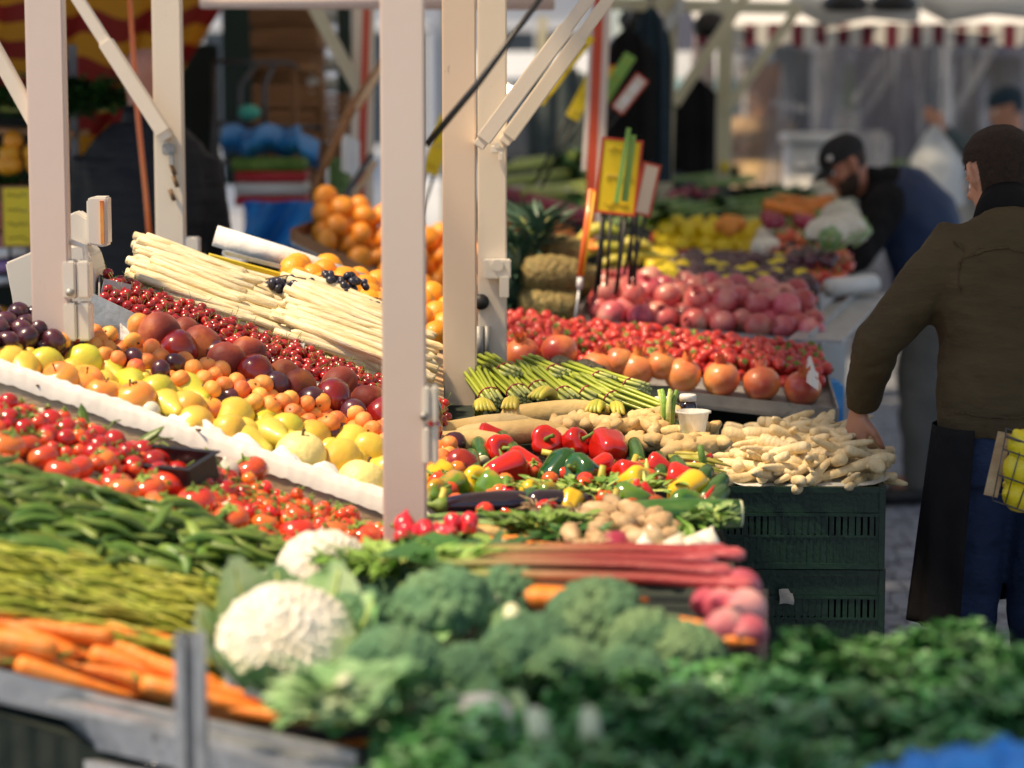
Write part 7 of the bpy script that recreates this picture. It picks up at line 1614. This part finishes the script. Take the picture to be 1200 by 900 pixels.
for p in rg.choices(pol, wts, k=9000):
    vs_ = [me_.vertices[i].co for i in p.vertices]; q = vs_[0].lerp(vs_[1], rg.random()).lerp(vs_[-1].lerp(vs_[-2], rg.random()), rg.random())
    nn = p.normal if p.normal.dot(q - H.translation) > 0 else -p.normal; dr = (nn * .5 + Vector((rg.uniform(-.4, .4), rg.uniform(-.4, .4), -.9))).normalized(); sd_ = dr.cross(nn).normalized() * .0006
    L_ = rg.uniform(.006, .011); sbm.faces.new([sbm.verts.new(q + nn * .001 + sd_), sbm.verts.new(q + nn * .001 - sd_), sbm.verts.new(q + nn * .002 + dr * L_)])
link('hair_strands', tomesh(sbm, 'hair_strands', M['hair'], recalc=False), o)
sw = newbm(); tor = [(c, w_ + .012, d_ + .014) for c, w_, d_ in up3]; tor[0] = (pel + Vector((0, 0, -.015)), .186, .136); tor[1] = (pel + Vector((0, 0, .06)), .19, .142); tor[-1] = (tor[-1][0] + Vector((0, 0, -.004)), .078, .07)
torso(sw, tor, -side)
for S in 'LR':
    sh, el, wr = Vector(J['sh' + S]), Vector(J['el' + S]), Vector(J['wr' + S])
    limb(sw, [sh.lerp(ch, .25), sh, sh.lerp(el, .5), el, el.lerp(wr, .55), wr + (el - wr).normalized() * .012], [.085, .074, .07, .058, .053, .042], 16)
    limb(sw, [wr + (el - wr).normalized() * .045, wr + (el - wr).normalized() * .004], [.047, .041], 16)
o = part('sweater', sw, M['sweater'], P_); remesh(o, .009, 8); wrinkle(o, .022, .09, 'sweater_folds')
cb = newbm(); n0 = Vector(J['neck']); hu = (H @ Vector((0, -.01, -.06))); 
tube(cb, [n0 + Vector((0, -.0, -.012)), n0 + Vector((0, .002, .012)), n0.lerp(hu, .42)], [.083, .075, .070], 24, caps=False); o = part('collar', cb, M['blackcloth'], P_); m = o.modifiers.new('s', 'SOLIDIFY'); m.thickness = .007; m.offset = 1
# yoke seam across the shoulder blades
sb = newbm(); dp = Vector((side.y, -side.x, 0)); dp = dp if dp.y < 0 else -dp
sweater_o = [x for x in P_.children if x.name.startswith('sweater')][0]
bmz = [DW(1113 + 14 * k, 286 - 10 * math.sin(math.pi * k / 10) - (4 if k > 5 else 0), t0) for k in range(11)]
def seam_on(pts, parent, target, r_=.0035):
    bm = newbm(); tube(bm, pts, r_, 6); o_ = link('seam', tomesh(bm, 'seam', M['sweater']), parent); m = o_.modifiers.new('fit', 'SHRINKWRAP'); m.target = target; m.offset = .0035; m.wrap_method = 'NEAREST_SURFACEPOINT'; m.wrap_mode = 'ABOVE_SURFACE'
def poly(ps, n=14):
    out = []
    for (x0, y0), (x1, y1) in zip(ps, ps[1:]): out += [DW(x0 + (x1 - x0) * k / n, y0 + (y1 - y0) * k / n, 5.62) for k in range(n)]
    return out
seam_on(poly([(1120, 300), (1150, 284), (1190, 282), (1235, 290)]), P_, sweater_o)
seam_on(poly([(1118, 268), (1112, 300), (1110, 330), (1114, 352)]), P_, sweater_o)
seam_on(poly([(1096, 484), (1140, 488), (1190, 490), (1250, 488)]), P_, sweater_o)
# trousers
tr = newbm(); torso(tr, [(pel + Vector((0, 0, -.13)), .186, .13), (pel + Vector((0, 0, -.06)), .186, .132), (pel + Vector((0, 0, .005)), .176, .127)], -side)
for S in 'LR': limb(tr, [J['hip' + S] + Vector((0, 0, .02)), Vector(J['hip' + S]).lerp(J['kn' + S], .4), J['kn' + S], Vector(J['kn' + S]).lerp(J['an' + S], .5), J['an' + S] - Vector((0, 0, .03))], [.10, .098, .082, .075, .07], 16)
o = part('trousers', tr, M['jeans'], P_); remesh(o, .01, 5); wrinkle(o, .022, .11, 'trouser_folds')
for S in 'LR': shoe(P_, J['an' + S], (-.3, .95, 0))
# apron: cloth wrapped round the front and sides, open behind
ab = newbm(); pc_ = pel + Vector((0, 0, -.02)); a0 = math.atan2(side.y, side.x)
def AP(u, v):
    a = a0 + R(38) - u * R(256); rx, ry = .205 + .05 * v, .15 + .035 * v
    x = math.cos(a - a0) * rx; y = math.sin(a - a0) * ry; sdv = side; dpv = Vector((-side.y, side.x, 0))
    return pc_ + sdv * x + dpv * y + Vector((0, 0, .03 - .47 * v)) + (sdv * math.cos(a - a0) + dpv * math.sin(a - a0)) * .008 * math.sin(u * 60 + v * 2) * v
wavy_sheet(ab, AP, 90, 22); o = part('apron', ab, M['blackcloth'], P_); m = o.modifiers.new('s', 'SOLIDIFY'); m.thickness = .003
# ---------------------------------------------------------------- 2. man in cap and blue vest bending over the far counter
t0 = 10.15
pel = DW(1098, 318, t0); 
J = dict(head=DW(992, 194, t0 - .08), look=(-.84, -.22, -.5), up=(-.4, 0, 1), neck=DW(1022, 216, t0 - .03), shL=DW(1036, 240, t0 - .19), elL=DW(1006, 300, t0 - .42), wrL=DW(958, 322, t0 - .42),
         shR=DW(1046, 228, t0 + .17), elR=DW(1005, 285, t0 + .25), wrR=DW(962, 316, t0 + .1), handL=((-1, .1, -.2), (0, -.5, 1), .7, 1), handR=((-1, 0, -.2), (0, .4, 1), .7, -1),
         hipL=DW(1092, 330, t0 - .1), hipR=DW(1096, 330, t0 + .1), torso=[(DW(1094, 345, t0), .17, .13), (DW(1090, 300, t0), .165, .135), (DW(1074, 258, t0), .19, .145), (DW(1052, 232, t0), .19, .13), (DW(1036, 218, t0 - .01), .13, .09), (DW(1026, 212, t0 - .02), .08, .07)])
hx, hy = J['hipL'].x, J['hipL'].y
J['knL'] = Vector((hx - .04, hy, .5)); J['anL'] = Vector((hx - .03, hy, .09)); J['knR'] = Vector((hx - .02, hy + .2, .5)); J['anR'] = Vector((hx + .06, hy + .22, .09)); J['foot'] = Vector((-.2, 0, 0))
P_, H = person('bearded man in a black cap and blue vest bending over the far vegetables', J, M['skin_red'], .010)
hb = newbm(); head_loft(hb, H, 1.04, lambda a, z: z > -.045 and z < .05 and math.sin(a) < .12); part('hair', hb, M['hair'], P_)
bb = newbm(); head_loft(bb, H, 1.03, lambda a, z: -.13 < z < -.03 and math.sin(a) > -.15 and not (z > -.075 and abs(math.cos(a)) < .35)); part('beard', bb, M['hair'], P_)
kb = newbm(); head_loft(kb, H, 1.10, lambda a, z: z > .028); o = part('cap', kb, M['capfabric'], P_)
bb = newbm(); wavy_sheet(bb, lambda u, v: H @ Vector(((u - .5) * .15 * (1 - .18 * v * v), .08 + v * .085 * (1 - (2 * u - 1) ** 2 * .45), .045 - .022 * v - .018 * (2 * u - 1) ** 2)), 14, 6); q = link('cap_brim', tomesh(bb, 'cap_brim', M['capfabric']), o); m = q.modifiers.new('s', 'SOLIDIFY'); m.thickness = .004
nb_ = newbm(); n0 = Vector(J['neck']); tube(nb_, [n0 + Vector((.03, 0, -.05)), n0, H @ Vector((0, -.01, -.085))], [.10, .082, .07], 20, caps=False); qq = part('collar', nb_, M['blackcloth'], P_); m = qq.modifiers.new('s', 'SOLIDIFY'); m.thickness = .01
eb = newbm(); tube(eb, [H @ Vector((-.058, .066, .07)), H @ Vector((-.062, .07, .072))], [.013, .012], 12); link('cap_badge', tomesh(eb, 'cap_badge', M['white']), o)
side = (Vector(J['shL']) - Vector(J['shR'])).normalized()
slv = newbm(); torso(slv, [(c, w_ + .004, d_ + .004) for c, w_, d_ in J['torso'][2:]], side)
for S in 'LR':
    sh, el, wr = Vector(J['sh' + S]), Vector(J['el' + S]), Vector(J['wr' + S]); limb(slv, [sh.lerp(J['torso'][3][0], .3), sh, el, wr], [.085, .09, .07, .045], 14)
o = part('jumper', slv, M['blackcloth'], P_); remesh(o, .012, 6); wrinkle(o, .03, .1, 'jumper_folds')
vs_ = newbm(); vt = [(c, w_ + .022, d_ + .03) for c, w_, d_ in J['torso'][:5]]; torso(vs_, vt, side); o = part('vest', vs_, M['navy'], P_); remesh(o, .014, 5); wrinkle(o, .03, .12, 'vest_folds')
tr = newbm()
for S in 'LR': limb(tr, [Vector(J['hip' + S]) + Vector((0, 0, .04)), J['kn' + S], J['an' + S] - Vector((0, 0, .02))], [.115, .09, .075])
torso(tr, [(J['torso'][0][0] + Vector((0, 0, -.08)), .17, .13), (J['torso'][0][0], .18, .135)], side); o = part('trousers', tr, M['greytrouser'], P_); remesh(o, .014, 5); wrinkle(o, .03, .12, 'grey_folds')
for S in 'LR': shoe(P_, J['an' + S], (-1, 0, 0))
# ---------------------------------------------------------------- 3. man in the woollen hat holding up a bag
t0 = 13.6
J = dict(head=DW(1180, 128, t0), look=(-.95, -.1, -.25), neck=DW(1186, 152, t0), shL=DW(1160, 172, t0 - .15), elL=DW(1128, 172, t0 - .25), wrL=DW(1104, 152, t0 - .28), shR=DW(1200, 170, t0 + .15), elR=DW(1192, 215, t0 + .2), wrR=DW(1150, 220, t0 + .1),
         handL=((-.6, -.1, .7), (0, -1, .2), 1.2, 1), handR=((-1, 0, 0), (0, 0, 1), .8, -1), torso=[(DW(1192, 262, t0), .18, .13), (DW(1190, 225, t0), .18, .13), (DW(1188, 185, t0), .2, .13), (DW(1187, 165, t0), .14, .09), (DW(1186, 156, t0), .08, .07)])
hp = DW(1192, 262, t0)
for S, dy in (('L', -.1), ('R', .1)): J['hip' + S] = hp + Vector((0, dy, -.02)); J['kn' + S] = Vector((hp.x, hp.y + dy, .5)); J['an' + S] = Vector((hp.x, hp.y + dy, .09))
J['foot'] = Vector((-.2, 0, 0))
P_, H = person('man in a dark woollen hat and grey jacket holding up a white bag', J, M['skin'], .012)
kb = newbm(); head_loft(kb, H, 1.09, lambda a, z: z > .028 or (z > -.02 and math.sin(a) < .0)); part('woollen_hat', kb, M['beanie'], P_); 
side = Vector((0, -1, 0)); jk = newbm(); torso(jk, [(c, w_ + .02, d_ + .025) for c, w_, d_ in J['torso']], side)
for S in 'LR':
    sh, el, wr = Vector(J['sh' + S]), Vector(J['el' + S]), Vector(J['wr' + S]); limb(jk, [sh, el, wr.lerp(el, .1)], [.085, .065, .048])
o = part('jacket', jk, M['greyjacket'], P_); remesh(o, .014, 6); wrinkle(o, .03, .1, 'jacket_folds')
tr = newbm()
for S in 'LR': limb(tr, [J['hip' + S] + Vector((0, 0, .05)), J['kn' + S], J['an' + S]], [.12, .09, .075])
o = part('trousers', tr, M['jeans'], P_); remesh(o, .014, 4)
for S in 'LR': shoe(P_, J['an' + S], (-1, 0, 0))
bg = newbm(); top_ = Vector(J['wrL']) + Vector((-.04, -.01, .03))
def BG(u, v):
    a = 2 * math.pi * u; w_ = .02 + .14 * min(1, v * 2.2) * (1 - .15 * v); return top_ + Vector((math.cos(a) * w_ + .03 * v, math.sin(a) * w_ * .5, -.44 * v)) + Vector((.01 * math.sin(9 * a + v * 5), 0, 0)) * v
wavy_sheet(bg, BG, 40, 16); tag(link('carrier_bag', tomesh(bg, 'carrier_bag', M['bag'])), 'thin white carrier bag held up by the man in the woollen hat', 'bag')
boxy('white_table', 'white covered table beneath the raised carrier bag', 'table', gpos(1110, 14.0), (.5, .5, 1.18), M['white'], .02)
# ---------------------------------------------------------------- 4. vendor in the black jacket, back view
t0 = 8.35
J = dict(head=DW(172, 98, t0 + .03), look=(.5, .85, -.15), neck=DW(172, 140, t0), shL=DW(116, 186, t0), elL=DW(104, 268, t0 + .02), wrL=DW(110, 330, t0 + .2), shR=DW(230, 186, t0), elR=DW(244, 268, t0 + .05), wrR=DW(235, 330, t0 + .25),
         handL=((.2, .8, -.5), (-.3, 0, 1), .6, -1), handR=((-.2, .8, -.5), (.3, 0, 1), .6, 1), torso=[(DW(172, 400, t0), .175, .12), (DW(172, 330, t0), .175, .125), (DW(172, 250, t0), .19, .13), (DW(172, 200, t0), .195, .125), (DW(172, 168, t0), .165, .1), (DW(172, 148, t0), .10, .08)])
hp = DW(172, 400, t0)
for S, dx in (('L', -.1), ('R', .1)): J['hip' + S] = hp + Vector((dx, 0, -.02)); J['kn' + S] = Vector((hp.x + dx, hp.y + .03, .5)); J['an' + S] = Vector((hp.x + dx, hp.y, .09))
J['foot'] = Vector((0, .2, 0))
P_, H = person('vendor with a shaved head in a black quilted jacket seen from behind', J, M['skin_red'], .011)
side = Vector((-1, 0, 0)); jk = newbm(); torso(jk, [(c, w_ + .03, d_ + .04) for c, w_, d_ in J['torso']], -side)
for S in 'LR':
    sh, el, wr = Vector(J['sh' + S]), Vector(J['el' + S]), Vector(J['wr' + S]); limb(jk, [sh, el, wr.lerp(el, .1)], [.092, .08, .055])
for k in range(9):
    z = 185 + k * 24; c_ = DW(172, z, t0)
o = part('jacket', jk, M['blackjacket'], P_); remesh(o, .014, 6); wrinkle(o, .025, .09, 'quilt_folds')
cb = newbm(); tube(cb, [DW(172, 160, t0), DW(172, 138, t0), DW(172, 126, t0)], [.10, .085, .08], 20, caps=False); o = part('collar', cb, M['blackjacket'], P_); m = o.modifiers.new('s', 'SOLIDIFY'); m.thickness = .012
tr = newbm()
for S in 'LR': limb(tr, [J['hip' + S] + Vector((0, 0, .05)), J['kn' + S], J['an' + S]], [.12, .09, .075])
o = part('trousers', tr, M['jeans'], P_); remesh(o, .014, 4)
for S in 'LR': shoe(P_, J['an' + S], (0, 1, 0))
# ---------------------------------------------------------------- basket of lemons at the edge, held from outside the frame
t = thing('wire_basket', 'small wire basket lined with cardboard holding lemons beside the navy trousers', 'basket', None, DW(1205, 556, 5.2), (0, R(18), -.21))
W2, H2, D2 = .075, .14, .11
bm = newbm()
for k in (0, 2, 4, 5):
    z = -H2 / 2 + H2 * k / 5; q = W2 * (.72 + .28 * k / 5)
    pts = [(q, D2 / 2, z), (-q, D2 / 2, z), (-q, -D2 / 2, z), (q, -D2 / 2, z), (q, D2 / 2, z)]
    tube(bm, pts, .0018 if k < 5 else .003, 5)
for k in range(5):
    x = -1 + 2 * k / 4; tube(bm, [(x * W2, -D2 / 2, H2 / 2), (x * W2 * .72, -D2 / 2, -H2 / 2), (x * W2 * .72, D2 / 2, -H2 / 2), (x * W2, D2 / 2, H2 / 2)], .0015, 5)
part('wire', bm, M['steel'], t)
bm = newbm(); bar(bm, (-W2 * .97 - .004, -.01, H2 / 2), (-W2 * .74 - .004, -.01, -H2 / 2), .03, .004); part('cardboard_lining', bm, M['artichoke'], t, False)
bs_ = newbm(); tube(bs_, [(W2 * .9, D2 / 2, H2 / 2), (W2 + .06, .09, .04), (W2 + .09, .11, -.02), (W2 + .09, .11, -.10), (W2 + .09 , .11, -.2)], .006, 8); part('hook', bs_, M['steel'], t)
bl_ = Vector(t.location); sx0 = bl_ + Euler((0, R(18), -.21)).to_matrix() @ Vector((W2 + .09, .11, -.19))
st_ = thing('display_stand', 'thin dark metal stand that carries the wire basket of lemons', 'stand', None, (sx0.x, sx0.y, 0)); bs_ = newbm(); tube(bs_, [(0, 0, .02), (0, 0, sx0.z)], .011, 10); part('pole', bs_, M['steel'], st_); bs_ = newbm(); lathe(bs_, [(0, .001), (.14, .001), (.14, .012), (.02, .024), (0, .024)], 20); part('base', bs_, M['steel'], st_)
for i, (dx, dy, dz) in enumerate(((-.025, -.02, .055), (.03, -.015, .06), (-.02, -.018, .005), (.03, -.02, -.005), (0, .03, .03), (.0, -.015, -.045), (0, .03, -.02))): K['lemon'].put(bl_ + Euler((0, R(18), -.21)).to_matrix() @ Vector((dx, dy, dz)), rr(), 1.12, label='yellow lemon in the small wire basket', group='lemons in the wire basket')
